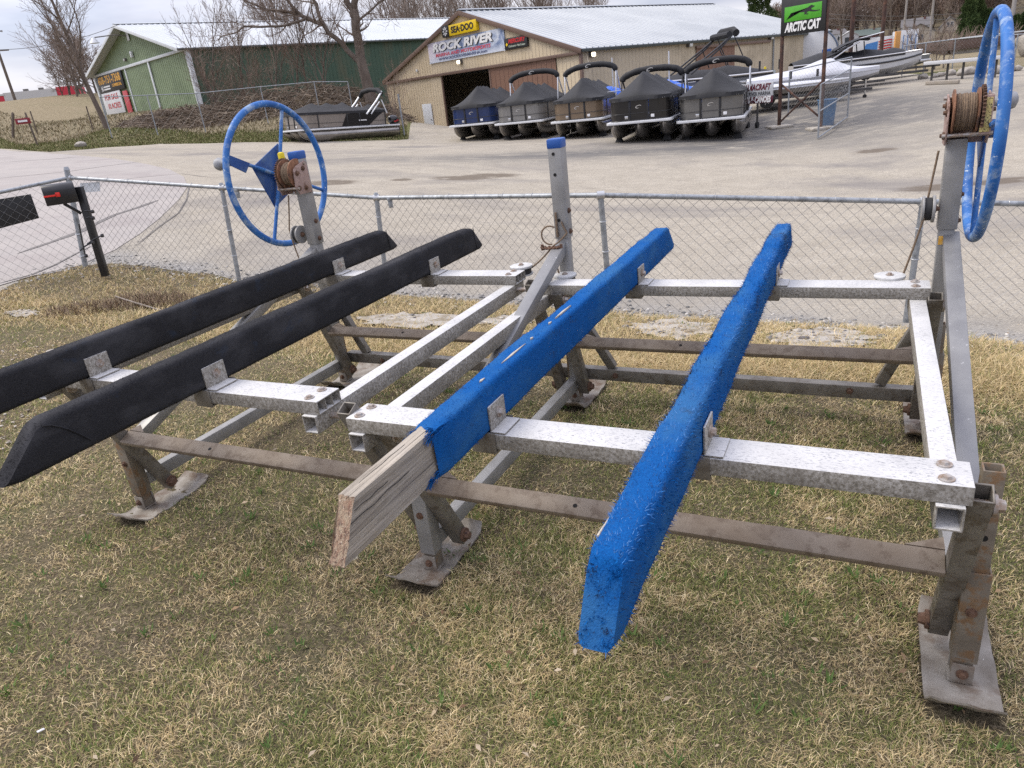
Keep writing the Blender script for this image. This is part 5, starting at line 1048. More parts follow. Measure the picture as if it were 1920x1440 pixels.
# greener broad-leaved tufts dotted through the turf
rr_ = np.random.default_rng(55); vs = []; cs = []
for i in range(420):
    th = rr_.uniform(-.8, .8); q = 1.1+5.2*rr_.random()**1.2
    if q > float(edge(E1, np.array([th]))[0])-.1: continue
    x0, y0 = q*math.sin(th), q*math.cos(th); k = rr_.uniform(.010, .024)
    for j in range(14):
        a = rr_.uniform(0, 6.28); d = rr_.random()*.035; x, y = x0+d*math.cos(a), y0+d*math.sin(a); z = G(x, y)+.006; L_ = k*rr_.uniform(.7, 1.6); p = np.array([x, y, z]); s = np.array([-math.sin(a), math.cos(a), 0])*L_*.16; tip = p+np.array([math.cos(a)*L_*.7, math.sin(a)*L_*.7, L_*.8]); vs += [p-s, p+s, tip]; cs += [np.array([(.10, .17, .04), (.14, .22, .06), (.08, .14, .035)][rr_.integers(0, 3)])]*3
o = obj_from_np('green_weeds', np.array(vs), np.arange(len(vs)).reshape(-1, 3), M_GRASS, None, np.array(cs)); o['kind'] = 'stuff'
# ------------------------------------------------------------------ chain link fence along the lawn edge
M_GALV = mat('galvanised_pipe', (.27, .29, .31), .5, .45, c2=(.35, .37, .39), scale=25, dirt=(.17, .18, .19), dscale=14)
M_WIRE = mat('galvanised_wire', (.20, .20, .20), .55, .5, c2=(.30, .30, .30), scale=8)
M_FIT = mat('bright_fitting', (.5, .51, .52), .4, .6)
M_BLK = mat('flat_black', (.012, .012, .013), .6, c2=(.022, .022, .024))
def at_h(base, top, h):
    db, dt = ray(*base), ray(*top); sb = db[2]/math.hypot(db[0], db[1]); st = dt[2]/math.hypot(dt[0], dt[1]); return at(base[0], base[1], h/(st-sb))
FP = [at_h((-130, 580), (-130, 393), 1.0)]+[at_h(b, t, 1.0) for b, t in (((158, 497), (130, 333)), ((448, 527), (416, 352)), ((728, 556), (706, 371)), ((1146, 588), (1126, 366)), ((1697, 612), (1731, 378)))]
d_ = V(FP[5])-V(FP[4]); FP.append(np.array(V(FP[5])+d_*.95))
FENCE = empty('chain_link_fence', tuple(FP[3])); tag(FENCE, 'waist high galvanised chain link fence between the lawn and the parking lot', 'fence')
FO = V(FP[3])
FPV = [V(p[0], p[1], G(p[0], p[1])) for p in FP]; TOPS = [V(p)+V(0, 0, 1.0) for p in FP]
for i, q in ((1, (130, 333)), (2, (416, 352)), (3, (706, 371)), (4, (1126, 366)), (5, (1731, 378))): TOPS[i] = V(at(q[0], q[1], math.hypot(FP[i][0], FP[i][1])))
def chain(mb, a0, a1, b0, b1, pitch=.080, r=.0016, follow=None):
    """woven wire between bottom edge a0-a1 and top edge b0-b1: neighbouring zigzag wires hooked through each other"""
    n = max(2, int((a1-a0).length/pitch)); m = max(2, int(((b0-a0).length)/pitch))
    nrm = (a1-a0).cross(V(0, 0, 1)).normalized()*r*1.2
    def P(u, v):
        lo_ = a0.lerp(a1, u)
        if follow: lo_ = V(lo_.x, lo_.y, follow(lo_.x, lo_.y))
        return lo_.lerp(b0.lerp(b1, u), v)
    for i in range(n):
        pts = []
        for j in range(m+1):
            u = min(max((i+.5+(.52 if (i+j) % 2 else -.52))/n, 0), 1); pts.append(P(u, j/m)+nrm*(1 if j % 2 else -1))
        for p, q in zip(pts, pts[1:]): mb.cyl(p, q, r, n=3, caps=False)
    return mb
def loc(mb, o): mb.v = [tuple(V(v)-o) for v in mb.v]; return mb
for i, (b, t) in enumerate(zip(FPV, TOPS)):
    big = i == 1; lean = {1: -.03, 2: -.035, 3: -.03, 5: .0}.get(i, 0); rr = .030 if big else .024
    tt = t+V(0, 0, .09 if big else (.02 if i < 4 else -.01)); bb = b+V(0, 0, -.05)
    if i == 0: continue
    ps = loc(MB().cyl(bb, tt, rr, n=14), FO).build('post', M_GALV, FENCE, 0)
    loc(MB().cyl(tt+V(0, 0, -.004), tt+V(0, 0, .03), rr*1.1, rr*.75, n=14), FO).build('post_cap', M_GALV, ps, 0)
    for z in ((.28, .55, .8) if not big else (.12, .35, .6, .85)):
        p = b.lerp(tt, z); loc(MB().path([p+V(math.cos(a)*rr*1.12, math.sin(a)*rr*1.12, .004*math.sin(a)) for a in np.linspace(0, 2*PI, 13)[:-1]], .0035 if not big else .006, 5, closed=True), FO).build('tie_band', M_FIT, ps, 0)
    loc(MB().cyl(t+V(-.03, 0, 0), t+V(.03, 0, 0), .033, n=12), FO).build('rail_fitting', M_FIT, ps, 0)
for i in range(len(FP)-1):
    a, b = TOPS[i], TOPS[i+1]; rl_ = loc(MB().cyl(a, b, .0205, n=12), FO).build('top_rail', M_GALV, FENCE, 0)
    L_ = (b-a).length
    mb = MB()
    for k in range(1, int(L_/.30)):
        p = a.lerp(b, k*.30/L_); d = (b-a).normalized()
        e1_ = V(0, 0, 1); e2_ = d.cross(e1_); mb.path([p+(e1_*math.cos(q)+e2_*math.sin(q))*.0225 for q in np.linspace(0, 2*PI, 10)[:-1]], .0022, 4, closed=True)
        mb.cyl(p+V(0, 0, .02), p+V(.004, 0, .036), .002, n=4)
    loc(mb, FO).build('wire_tie', M_FIT, rl_, 0)
    mb = chain(MB(), V(FPV[i]), V(FPV[i+1]), a+V(0, 0, -.02), b+V(0, 0, -.02), .047, .0017, lambda x, y: G(x, y)+.03)
    mo = loc(mb, FO).build('chain_link_mesh', M_WIRE, FENCE, 0, 0); mo['kind'] = 'stuff'
for (i, u) in ((2, .10), (3, .07)):
    p = TOPS[i].lerp(TOPS[i+1], u); mb = MB().cyl(p+V(0, -.0, -.028), p+V(0, 0, -.095), .022, n=12); mb.cyl(p+V(0, 0, .0), p+V(0, 0, -.03), .027, n=12); o = loc(mb, FO).build('rail_clamp', M_GALV, FENCE, .002)
# black sign panel wired to the left run, seen from the back
a, b = TOPS[0], TOPS[1]
def onrun(px, py):                        # point on the vertical plane of the left run
    n = (b-a).cross(V(0, 0, 1)); d = V(ray(px, py)); t = (a-V(CAM)).dot(n)/d.dot(n); return V(CAM)+d*t
q = [onrun(-60, 383), onrun(58, 364), onrun(74, 409), onrun(-50, 442)]; nn = (b-a).cross(V(0, 0, 1)).normalized()
if nn.dot(V(CAM)-a) > 0: nn = -nn
o = MB().prism([p+nn*.012 for p in q], nn, .008).build('fence_sign', M_BLK, None, .001); tag(o, 'flat black sign panel hanging on the left fence run', 'sign')
a, b = TOPS[1], TOPS[2]
q = [onrun(148, 344), onrun(185, 341), onrun(186, 359), onrun(149, 362)]; nn = (b-a).cross(V(0, 0, 1)).normalized(); nn = -nn if nn.dot(V(CAM)-a) > 0 else nn
o = MB().prism([p+nn*.012 for p in q], nn, .004).build('small_plaque', mat('pale_plaque', (.62, .66, .70), .5, c2=(.7, .73, .76), scale=30)); tag(o, 'small pale plaque wired to the fence right of the corner post', 'sign')
# mailbox on a leaning black post behind the corner
M_MB = mat('black_mailbox', (.012, .012, .014), .35, c2=(.02, .02, .022), scale=10); M_RED = mat('red_flag', (.75, .03, .02), .45)
c = hit(190, 493, 8.9, 40); s0 = math.hypot(c[0], c[1]); c = at(190, 493, 9.2)
top = at(148, 350, 9.2); ML = empty('mailbox', (c[0], c[1], G(c[0], c[1]))); tag(ML, 'black mailbox with red flag on a leaning black post outside the fence corner', 'mailbox'); MO = V(ML.location)
loc(MB().bar(V(c)+V(0, 0, -.15), V(top), .068, .068, (1, 0, 0)), MO).build('post', M_MB, ML, .004)
l, r__ = V(at(82, 368, 9.15)), V(at(138, 360, 9.15)); ax = (r__-l).normalized()
prof = []
up = V(0, 0, 1)
side = ax.cross(up).normalized()
sec = [(-.085, -.10), (.085, -.10), (.085, .04)]+[(.085*math.cos(t), .04+.07*math.sin(t)) for t in np.linspace(.3, PI-.3, 7)]+[(-.085, .04)]
mb = MB().loft([[p+side*x+up*z for x, z in sec] for p in (l, r__+ax*.02)]); loc(mb, MO).build('box', M_MB, ML, .006)
f = V(at(100, 367, 9.06)); mb = MB().bar(f-ax*.09, f+ax*.02, .01, .018); mb.box(f+ax*.04+up*.005, (.05, .012, .045)); loc(mb, MO).build('flag', M_RED, ML, .002)
loc(MB().bar(V(at(120, 382, 9.15)), V(at(152, 400, 9.2)), .03, .03), MO).build('brace', M_MB, ML, .003)
mb = MB()
for (x0, y0, x1, y1) in ((158, 396, 172, 397), (162, 409, 173, 409), (163, 458, 190, 442), (150, 470, 172, 455), (148, 420, 160, 480)):
    mb.path([V(at(x0, y0, 9.1)), (V(at(x0, y0, 9.1))+V(at(x1, y1, 9.1)))/2+V(0, 0, .01), V(at(x1, y1, 9.1))], .008, 5); mb.cyl(V(at(x1, y1, 9.1)), V(at(x1, y1, 9.1))+V(.02, 0, .0), .02, n=7)
loc(mb, MO).build('wire_hook', M_MB, ML, 0)
# ------------------------------------------------------------------ pontoon boats
M_ALU = mat('polished_hull_aluminium', (.34, .32, .30), .28, .85, c2=(.26, .245, .23), scale=2)
M_DARKALU = mat('dull_hull_aluminium', (.16, .145, .13), .35, .8, c2=(.11, .10, .09), scale=2)
M_DECK = mat('white_deck_edge', (.70, .71, .72), .35, .1)
M_COVER = mat('black_mooring_cover', (.010, .0105, .0125), .75, c2=(.016, .0165, .0195), scale=1.5, bmp=.5, bscale=3, bdist=.06)
M_RAIL_K = mat('black_rail', (.018, .018, .02), .4)
M_WLEG = mat('white_bimini_leg', (.68, .70, .73), .35, .3)
M_BLOCK = mat('black_block', (.012, .012, .013), .8)
M_CHROME = mat('chrome', (.6, .6, .6), .2, .9)
def panelm(n, c, c2): return mat(n, c, .28, .25, c2=c2, scale=.8, stretch=(1, 1, .2), coat=.3)
PC = dict(navy=panelm('navy_panel', (.012, .028, .10), (.02, .045, .15)), grey=panelm('silver_grey_panel', (.23, .225, .215), (.16, .155, .15)), bronze=panelm('bronze_panel', (.20, .145, .095), (.13, .095, .065)),
          black=panelm('black_panel', (.010, .009, .009), (.016, .014, .013)), dgrey=panelm('dark_grey_panel', (.16, .155, .145), (.115, .11, .105)), beige=panelm('beige_panel', (.27, .235, .205), (.20, .175, .155)))
WB, LB = 2.40, 6.3
def swoosh(mb, c, ex, ez, n, s):          # open C mark
    c, ex, ez, n = V(c), V(ex), V(ez), V(n); pts = []
    for a in np.linspace(.35, 5.6, 14): pts.append(c+ex*(math.cos(a)*s*1.25+math.sin(a)*s*.45)+ez*math.sin(a)*s*.72)
    for a in np.linspace(5.4, .6, 12): pts.append(c+ex*(math.cos(a)*s*.95+math.sin(a)*s*.40+s*.12)+ez*(math.sin(a)*s*.45-s*.02))
    k = len(pts); P = [p+n*.006 for p in pts]; n0 = len(mb.v); mb.v += [tuple(p) for p in P]; h = 14
    for i in range(11): mb.f.append((n0+i, n0+i+1, n0+k-2-i, n0+k-1-i))
    return mb
def pontoon(label, loc_, az, pan, bim=None, mark='C', blocks=True, group='pontoon boats parked in a row', side=False, z0=.15):
    T = empty('pontoon_boat', loc_, -math.radians(az)); tag(T, label, 'pontoon boat', group)
    tz = z0+.29; dz = z0+.62
    for k, x in enumerate((-.93, 0, .93)):
        secs = []; r = .29
        for y, rr, zo in ((.03, .012, .24), (.12, .08, .20), (.35, .18, .11), (.7, .255, .035), (1.15, r, 0), (2, r, 0), (4, r, 0), (LB-.25, r, 0), (LB-.05, .23, 0), (LB, .04, 0)):
            zz = tz+zo-(0.03 if k == 1 and blocks else 0); secs.append([(x+rr*math.cos(a)*(1 if math.sin(a) > -.2 else .93), y, zz+rr*math.sin(a)*(1.05 if math.sin(a) > 0 else 1+.25*max(0, (1.2-y)/1.2))) for a in np.linspace(0, 2*PI, 25)[:-1]])
        p = MB().loft(secs).build('pontoon', M_ALU, T, 0, 50)
        MB().path([(x, .0, tz+.28), (x, .02, tz+.18), (x, .14, tz+.0), (x, .36, tz-.13), (x, .75, tz-.26), (x, 1.2, tz-.305)], .012, 6).build('keel_fin', M_CHROME, p, 0)
        for s in (-1, 1): MB().path([(x+s*(.02+.2*t), .06+.8*t, tz+.16-.05*t) for t in (0, .3, .6, 1)], .008, 5).build('spray_strake', M_CHROME, p, 0)
        for y in (1.1, 2.6, 4.2, 5.6): MB().box((x, y, tz+.285), (.30, .06, .05)).build('riser', M_DARKALU, p)
    def outline(w, l0, l1, rc, n=7):
        pts = [(-w/2, l1)]+[(-w/2+rc-rc*math.cos(a), l0+rc-rc*math.sin(a)) for a in np.linspace(0, PI/2, n)]+[(w/2-rc+rc*math.sin(a), l0+rc-rc*math.cos(a)) for a in np.linspace(0, PI/2, n)]+[(w/2, l1)]; return pts
    MB().prism([(x, y, dz-.045) for x, y in outline(WB+.04, -.02, LB, .14)], (0, 0, 1), .09).build('deck', M_DECK, T, .012)
    for x in (-.8, 0, .8): MB().box((x, LB/2, dz-.075), (.08, LB-.4, .06)).build('cross_channel', M_DARKALU, T)
    # fence panels: curved front in three pieces, long sides
    o = outline(WB-.16, .16, LB-.9, .42, 9); ht = .76; z1 = dz+.06; z2 = z1+ht
    def pan_piece(pts, name, m, inset=0.0):
        rows = [[V(x, y, z) for x, y in pts] for z in (z1, z1+ht*.33, z2)]; mb = MB().grid(rows); n = len(mb.v); c = V(0, 2.5, 0)
        mb.v += [tuple(V(v)+((V(v)-c)*V(1, 1, 0) if False else (c-V(v[0], v[1], 0)).normalized()*.03)) for v in mb.v]; mb.f += [tuple(reversed([q+n for q in f])) for f in list(mb.f)]
        return mb.build(name, m, T, 0, 50)
    O = [V(x, y, 0) for x, y in o]
    gate = .34
    def cut(a, b):                        # part of the outline between x=a and x=b on the bow
        dense = []
        for p, q in zip(O, O[1:]):
            for t in np.linspace(0, 1, 81)[:-1]: dense.append(p.lerp(q, t))
        dense.append(O[-1]); return [(p.x, p.y) for p in dense if a <= p.x <= b and p.y < 1.2]
    pan_piece(cut(-WB, -gate-.035), 'bow_panel', pan); pan_piece(cut(-gate+.035, gate-.035), 'bow_gate', pan); pan_piece(cut(gate+.035, WB), 'bow_panel', pan)
    sidep = []
    for s in (-1, 1):
        x = s*(WB-.16)/2
        segs = [(1.2, 2.9), (2.98, 3.7), (3.78, LB-.92)]
        for a, b in segs: pan_piece([(x, y) for y in np.linspace(a, b, 4)], 'side_panel', pan)
        if side and s > 0:
            mb = MB(); mb.prism([(x+.012, 2.55, z1+.02), (x+.012, 2.9, z2-.12), (x+.012, 3.3, z2-.05), (x+.012, LB-.95, z2-.03), (x+.012, 4.9, z2-.3), (x+.012, 4.3, z1+.02)], (1, 0, 0), .006); mb.build('black_graphic', PC['black'], T, 0)
            MB().box((x+.022, 3.9, z1+.3), (.004, .5, .05)).build('script_mark', M_WPAINT, T)
            for y in (1.5, 1.62): MB().box((x+.03, y, z1+.12), (.02, .05, .04)).build('docking_light', M_CHROME, T, .005)
    # rails: top, bottom and a thin one a third up
    mb = MB(); full = [p for p in O]
    def ring(z, r): return [V(p.x*1.008, p.y-.012, z) for p in O]
    for z, r in ((z2, .028), (z1, .022), (z1+ht*.33, .010)): MB().path(ring(z, r), r, 6).build('rail', M_RAIL_K, T, 0)
    for x in (-gate, gate): MB().box((x, .152, (z1+z2)/2), (.075, .05, ht)).build('post', M_RAIL_K, T, .006)
    for s in (-1, 1):
        for y in (1.16, 2.94, 3.74, LB-.9): MB().box((s*(WB-.16)/2, y, (z1+z2)/2), (.05, .06, ht)).build('post', M_RAIL_K, T, .006)
    if mark: swoosh(MB(), (0, .148, z1+ht*.62), (1, 0, 0), (0, 0, 1), (0, -1, 0), .085).build('emblem', M_CHROME, T, 0)
    for x in (-.46, .52): 
        MB().box((x, .145, z1+ht*.16), (.13, .03, .11)).build('docking_light', M_CHROME if x < 0 else M_WPAINT, T, .015)
    # mooring cover: tent over poles, hem just below the top rail
    ny, nx = 34, 21; rows = []; y_s = np.linspace(.06, LB-.75, ny); zh = z2-.07
    poles = [(1.35, 1.12), (1.75, 1.10), (2.15, 1.14), (2.6, 1.06), (3.6, .92), (4.6, .95)]
    if side: poles = [(1.5, .62), (2.4, .60), (3.4, .62), (4.4, .32), (5.0, .45)]
    kk = 1 if side else .92
    rng_ = random.Random(int(loc_[0]*10))
    for y in y_s:
        rc = .42; w = WB-.10
        if y < rc+.06: w = WB-.10-2*(rc-math.sqrt(max(rc**2-(rc+.06-y)**2, 0)))*1.0
        pk = np.interp(y, [.06]+[p[0] for p in poles]+[LB-.75], [.06]+[p[1]*kk for p in poles]+[.25])
        for (a, ha), (b, hb) in zip(poles, poles[1:]):
            if a < y < b: pk -= .16*kk*math.sin(PI*(y-a)/(b-a))*min(1, (b-a)/.5)
        row = [V(-w/2-.01, y, zh)]
        for i in range(nx):
            t = i/(nx-1)*2-1; prof = max(0, 1-abs(t)); prof = prof*(.9+.1*prof); row.append(V(t*w/2, y, zh+.13+pk*prof*.86+.008*mnoise.noise(V(t*4, y*3, loc_[0]))))
        row.append(V(w/2+.01, y, zh)); rows.append(row)
    r0 = [V(p.x, .035, zh) for p in rows[0]]; rows.insert(0, r0)
    c = MB().grid(rows).build('mooring_cover', M_COVER, T, 0, 60)
    mb = MB()
    for p in O[1:-1]: mb.box((p.x*1.03, p.y-.045, zh+.025), (.03, .02, .03))
    o_ = mb.build('cover_snaps', M_CHROME, c, 0); o_['kind'] = 'stuff'
    # folded bimini in its boot: fat sagging roll on four legs
    if bim:
        yb, hb, lc = bim; w = WB/2+.02
        top = z2+hb; leg = M_WLEG if lc == 'w' else M_RAIL_K
        pts = [V(-w, yb, top-.22), V(-w+.05, yb, top-.06), V(-w*.55, yb, top+.12), V(0, yb, top+.17), V(w*.55, yb, top+.15), V(w-.08, yb, top+.02), V(w, yb, top-.2)]; Q = []
        for i in range(len(pts)-1):
            for k in range(4): Q.append(pts[i].lerp(pts[i+1], k/4))
        Q.append(pts[-1])
        for _ in range(3): Q = [Q[0]]+[(Q[i-1]+Q[i]*2+Q[i+1])/4 for i in range(1, len(Q)-1)]+[Q[-1]]
        boot = MB().path(Q, [.07]+[.125+.006*math.sin(i*1.9) for i in range(len(Q)-2)]+[.07], 12).build('bimini_boot', M_COVER, T, 0, 60)
        if mark: swoosh(MB(), (-.05, yb-.165, top+.14), (1, 0, 0), (0, 0, 1), (0, -1, 0), .10).build('emblem', M_CHROME, boot, 0)
        for s in (-1, 1):
            MB().bar((s*(w+.0), yb+.0, top-.1), (s*(w-.0), yb+1.0, z2-.02), .05, .07, (0, 1, 0)).build('bimini_leg', leg, T, .008)
            MB().bar((s*w, yb-.03, top-.1), (s*w, yb-.25, z2-.02), .045, .06, (0, 1, 0)).build('bimini_leg', leg, T, .008)
    return T
def boat_at(l, r): c = (np.array(l)+np.array(r))/2; return (c[0], c[1], G(c[0], c[1]))
ROW = [('navy blue pontoon boat at the left end of the row, no canopy roll', 'navy', None, (-1.74, 36.84), (.63, 36.8)),
       ('silver grey pontoon boat under a black cover, second from the left of the row', 'grey', (2.9, 1.15, 'w'), (.46, 34.84), (2.84, 34.83)),
       ('bronze pontoon boat under a black cover in the middle of the row', 'bronze', (3.0, 1.25, 'w'), (2.94, 33.04), (5.32, 33.02)),
       ('black pontoon boat in the row with a low black canopy roll', 'black', (3.4, .82, 'k'), (4.59, 27.92), (6.96, 27.87)),
       ('dark grey pontoon boat at the right end of the row with a tall canopy roll', 'dgrey', (3.2, 1.02, 'w'), (7.05, 27.14), (9.42, 27.09))]
BLK = None
def block(loc_, rz):
    global BLK
    if BLK is None:
        BLK = empty('keel_block', loc_, rz); s = [[(x*w, y*w, z) for x, y in ((-1, -1), (1, -1), (1, 1), (-1, 1))] for z, w in ((0, .17), (.05, .155), (.19, .09), (.21, .085))]
        MB().loft(s).build('base', M_BLOCK, BLK, .01); MB().box((0, 0, .205), (.20, .20, .03)).build('pad', M_RUB, BLK, .005); return BLK
    c = copy_tree(BLK); c.location = loc_; c.rotation_euler = (0, 0, rz); return c
names = ('navy blue', 'silver grey', 'bronze', 'black', 'dark grey')
BAZ = 22
for i, (lab, pc, bim, l, r) in enumerate(ROW):
    p = boat_at(l, r); pontoon(lab, p, BAZ, PC[pc], bim)
    for s, w in ((-.93, 'left'), (.93, 'right')):
        for y, e in ((.95, 'front'), (5.2, 'rear')):
            q = Matrix.Rotation(-math.radians(BAZ), 3, 'Z') @ V(s, y, 0)+V(p); b = block((q.x, q.y, p[2]-.015), -math.radians(BAZ))
            tag(b, 'black keel block, %s %s, under the %s pontoon boat' % (e, w, names[i]), 'keel block', 'keel blocks under the pontoon boats')
# pontoon boat lying side-on at the left, with tower and outboard
p = at(546, 262, 37.2); SB = pontoon('beige and black pontoon boat seen side on with outboard motor by the brush', (p[0], p[1], G(p[0], p[1])-.02), 50, PC['beige'], None, None, False, None, True, .0)
_e = (p[0]+5.5*math.sin(math.radians(50)), p[1]+5.5*math.cos(math.radians(50))); SB.rotation_euler = (math.atan2(G(*_e)-G(p[0], p[1]), 5.5), 0, -math.radians(50)); SB.scale = (.88, .88, .86)
dz = .62; w = 1.2
for s in (-1, 1):
    MB().path([(s*w, 4.15, dz+.66), (s*w*.98, 4.9, dz+1.35), (s*w*.95, 5.35, dz+1.85)], .05, 8).build('tower_leg', M_WLEG, SB, 0); MB().path([(s*w, 4.45, dz+.66), (s*w*.98, 5.1, dz+1.30)], .035, 8).build('tower_leg', M_WLEG, SB, 0); MB().path([(s*w, 5.5, dz+.66), (s*w*.97, 5.25, dz+1.4)], .035, 8).build('tower_leg', M_WLEG, SB, 0)
MB().path([(-w*.95, 5.30, dz+1.72), (-w*.7, 5.3, dz+1.95), (0, 5.3, dz+2.02), (w*.7, 5.3, dz+1.95), (w*.95, 5.30, dz+1.72)], .13, 10).build('bimini_boot', M_COVER, SB, 0)
OB = empty('outboard_motor'); OB.parent = SB
s = []
for z, a, b_ in ((.45, .20, .15), (.55, .30, .20), (.75, .36, .24), (.95, .34, .23), (1.05, .22, .16), (1.08, .05, .05)): s.append([(b_*math.cos(t), 6.62+a*math.sin(t)+(1.08-z)*.22, z+.12) for t in np.linspace(0, 2*PI, 15)[:-1]])
MB().loft(s).build('cowling', mat('gloss_black_cowl', (.012, .012, .014), .2, coat=.5), OB, 0, 60); MB().box((0, 6.85, .42), (.16, .24, .5)).build('midsection', M_RAIL_K, OB, .03); MB().box((0, 7.0, .02), (.08, .5, .06)).build('cavitation_plate', M_RAIL_K, OB, .01); MB().prism([(-.04, 6.85, .2), (-.04, 7.05, .2), (-.04, 7.0, -.05), (-.04, 6.9, -.1)], (1, 0, 0), .08).build('skeg', M_RAIL_K, OB, .01)
mb = MB(); mb.prism([(.205, 6.55, .85), (.205, 6.85, .93), (.205, 6.9, .88), (.205, 6.6, .78)], (1, 0, 0), .03); mb.build('red_stripe', M_RPAINT, OB, 0)

# ------------------------------------------------------------------ runabouts on trailers
M_GEL = mat('white_gelcoat', (.56, .57, .585), .25, c2=(.52, .53, .545), scale=.7, coat=.4); M_GELG = mat('grey_gelcoat', (.17, .18, .195), .3, c2=(.14, .15, .165), scale=.7, coat=.3)
M_WRAP = mat('white_shrink_cover', (.58, .59, .62), .45, c2=(.50, .51, .55), scale=.9, bmp=.6, bscale=2.5, bdist=.08); M_TARP = mat('bright_blue_tarp', (.01, .10, .52), .5, c2=(.015, .14, .62), scale=1.2, bmp=.6, bscale=4, bdist=.06)
M_TYRE = mat('black_tyre', (.015, .015, .016), .85); M_RIM = mat('silver_rim', (.4, .4, .41), .35, .7); M_FRAME = mat('trailer_frame', (.04, .04, .042), .6, .2, c2=(.09, .085, .08), scale=6)
def hull(T, L_, Bm, H, z0, m, bow=.35, name='hull'):
    secs = []
    for t in np.linspace(0, 1, 15):
        w = Bm/2*min(1, (.10+1.35*t**.55)) if t < .6 else Bm/2; y = t*L_; kz = z0+H*.55*max(0, 1-t/.34)**2; sh = z0+H+.12*H*(1-t)**2
        secs.append([(0, y, kz), (w*.55, y, kz+(sh-kz)*.18), (w*.9, y, kz+(sh-kz)*.36), (w*.97, y, kz+(sh-kz)*.66), (w, y, sh), (w*.92, y, sh+.02), (-w*.92, y, sh+.02), (-w, y, sh), (-w*.97, y, kz+(sh-kz)*.66), (-w*.9, y, kz+(sh-kz)*.36), (-w*.55, y, kz+(sh-kz)*.18)])
    return MB().loft(secs).build(name, m, T, 0, 32), secs
def rubrail(T, secs, k, m, r=.03):
    for q in (k, 11-k): MB().path([s[q] for s in secs], r, 6).build('rub_rail', m, T, 0)
def covertop(T, secs, y0, y1, hts, m, name='boat_cover'):
    S = [s for s in secs if y0 <= s[0][1] <= y1]; rows = []
    for i, s in enumerate(S):
        h = np.interp(s[0][1], [p[0] for p in hts], [p[1] for p in hts]); a, b_ = V(s[4]), V(s[7]); row = [a+V(.02, 0, -.12)]
        for k in range(13): t = k/12; p = a.lerp(b_, t); row.append(p+V(0, 0, .03+h*(1-abs(2*t-1)**1.6)))
        row.append(b_+V(-.02, 0, -.12)); rows.append(row)
    return MB().grid(rows).build(name, m, T, 0, 60)
def wheel(T, x, y, r=.31, w=.22):
    s = 1 if x > 0 else -1; ty = MB().loft([[(x+dx, y+rr*math.cos(a), rr*math.sin(a)+r) for a in np.linspace(0, 2*PI, 25)[:-1]] for dx, rr in ((-w/2, r*.55), (-w/2, r*.9), (-w*.35, r), (w*.35, r), (w/2, r*.9), (w/2, r*.55))]).build('wheel', M_TYRE, T, 0, 40)
    MB().cyl((x-s*w*.3, y, r), (x+s*w*.46, y, r), r*.58, n=16).build('rim', M_RIM, ty, 0)
    mb = MB()
    for k in range(5): a = k*1.257; mb.bar((x+s*w*.48, y+.05*math.cos(a), r+.05*math.sin(a)), (x+s*w*.48, y+r*.5*math.cos(a), r+r*.5*math.sin(a)), .05, .03)
    o = mb.build('rim_spokes', M_CHROME, ty, 0); o['kind'] = 'stuff'
def trailer(T, L_, ax, tongue=1.3, wx=1.05):
    jk = tongue > .7
    for s in (-1, 1): MB().bar((s*.75, 1.2, .42), (s*.75, L_-.2, .42), .09, .13).build('trailer_rail', M_FRAME, T, .005); MB().bar((s*.75, 1.2, .42), (0, -tongue*.2, .42), .09, .11).build('trailer_rail', M_FRAME, T, .005)
    MB().bar((0, .4, .42), (0, -tongue, .42), .10, .12).build('trailer_tongue', M_FRAME, T, .005); 
    if jk: MB().cyl((0, -tongue+.3, .1), (0, -tongue+.3, .85), .04, n=10).build('jack', M_CHROME, T, 0); MB().cyl((-.05, -tongue+.3, .09), (.05, -tongue+.3, .09), .09, n=14).build('jack_wheel', M_TYRE, T, 0)
    for y in ax:
        for s in (-1, 1): wheel(T, s*wx, y)
    for s in (-1, 1):
        y0, y1 = min(ax)-.42, max(ax)+.42; MB().prism([(s*wx-.13, y0, .45), (s*wx-.13, y0+.12, .68), (s*wx-.13, y1-.12, .68), (s*wx-.13, y1, .45), (s*wx-.13, y1-.17, .63), (s*wx-.13, y0+.17, .63)], (1, 0, 0), .26).build('fender', M_FRAME, T, .005)
    for y in (1.6, L_-.8): MB().bar((-.75, y, .44), (.75, y, .44), .08, .1).build('trailer_crossbar', M_FRAME, T, .005)
def boatroot(label, px, py, s, az, group=None):
    p = at(px, py, s); T = empty('motor_boat', (p[0], p[1], G(p[0], p[1])), -math.radians(az)); tag(T, label, 'motor boat', group)
    if px > 1500: T.scale = (.9, .9, .86)
    return T
# white runabout with black cover and folded tower; bow at the right, stern at the left
T = boatroot('white runabout with a black cover and folded tower on a trailer, beyond the gate', 1722, 153, 41.5, -74)
h, secs = hull(T, 6.4, 2.4, 1.02, .36, M_GEL); rubrail(T, secs, 4, M_CHROME, .035); rubrail(T, secs, 3, M_RAIL_K, .05); covertop(T, secs, .6, 6.6, [(0.6, .05), (1.4, .30), (1.9, .20), (2.6, .42), (3.4, .30), (4.3, .55), (5.0, .5), (6.6, .1)], M_COVER)
for s in (-1, 1):
    MB().path([(s*1.12, 5.4, 1.40), (s*1.05, 4.2, 1.85), (s*1.0, 3.5, 2.25)], .055, 8).build('tower_leg', M_RAIL_K, T, 0); MB().path([(s*1.12, 4.9, 1.25), (s*1.05, 3.8, 1.95), (s*1.0, 3.2, 2.25)], .045, 8).build('tower_leg', M_CHROME, T, 0)
    MB().path([(s*1.0, 3.0, 2.25), (s*.98, 2.9, 1.4)], .03, 6).build('tower_strut', M_RAIL_K, T, 0)
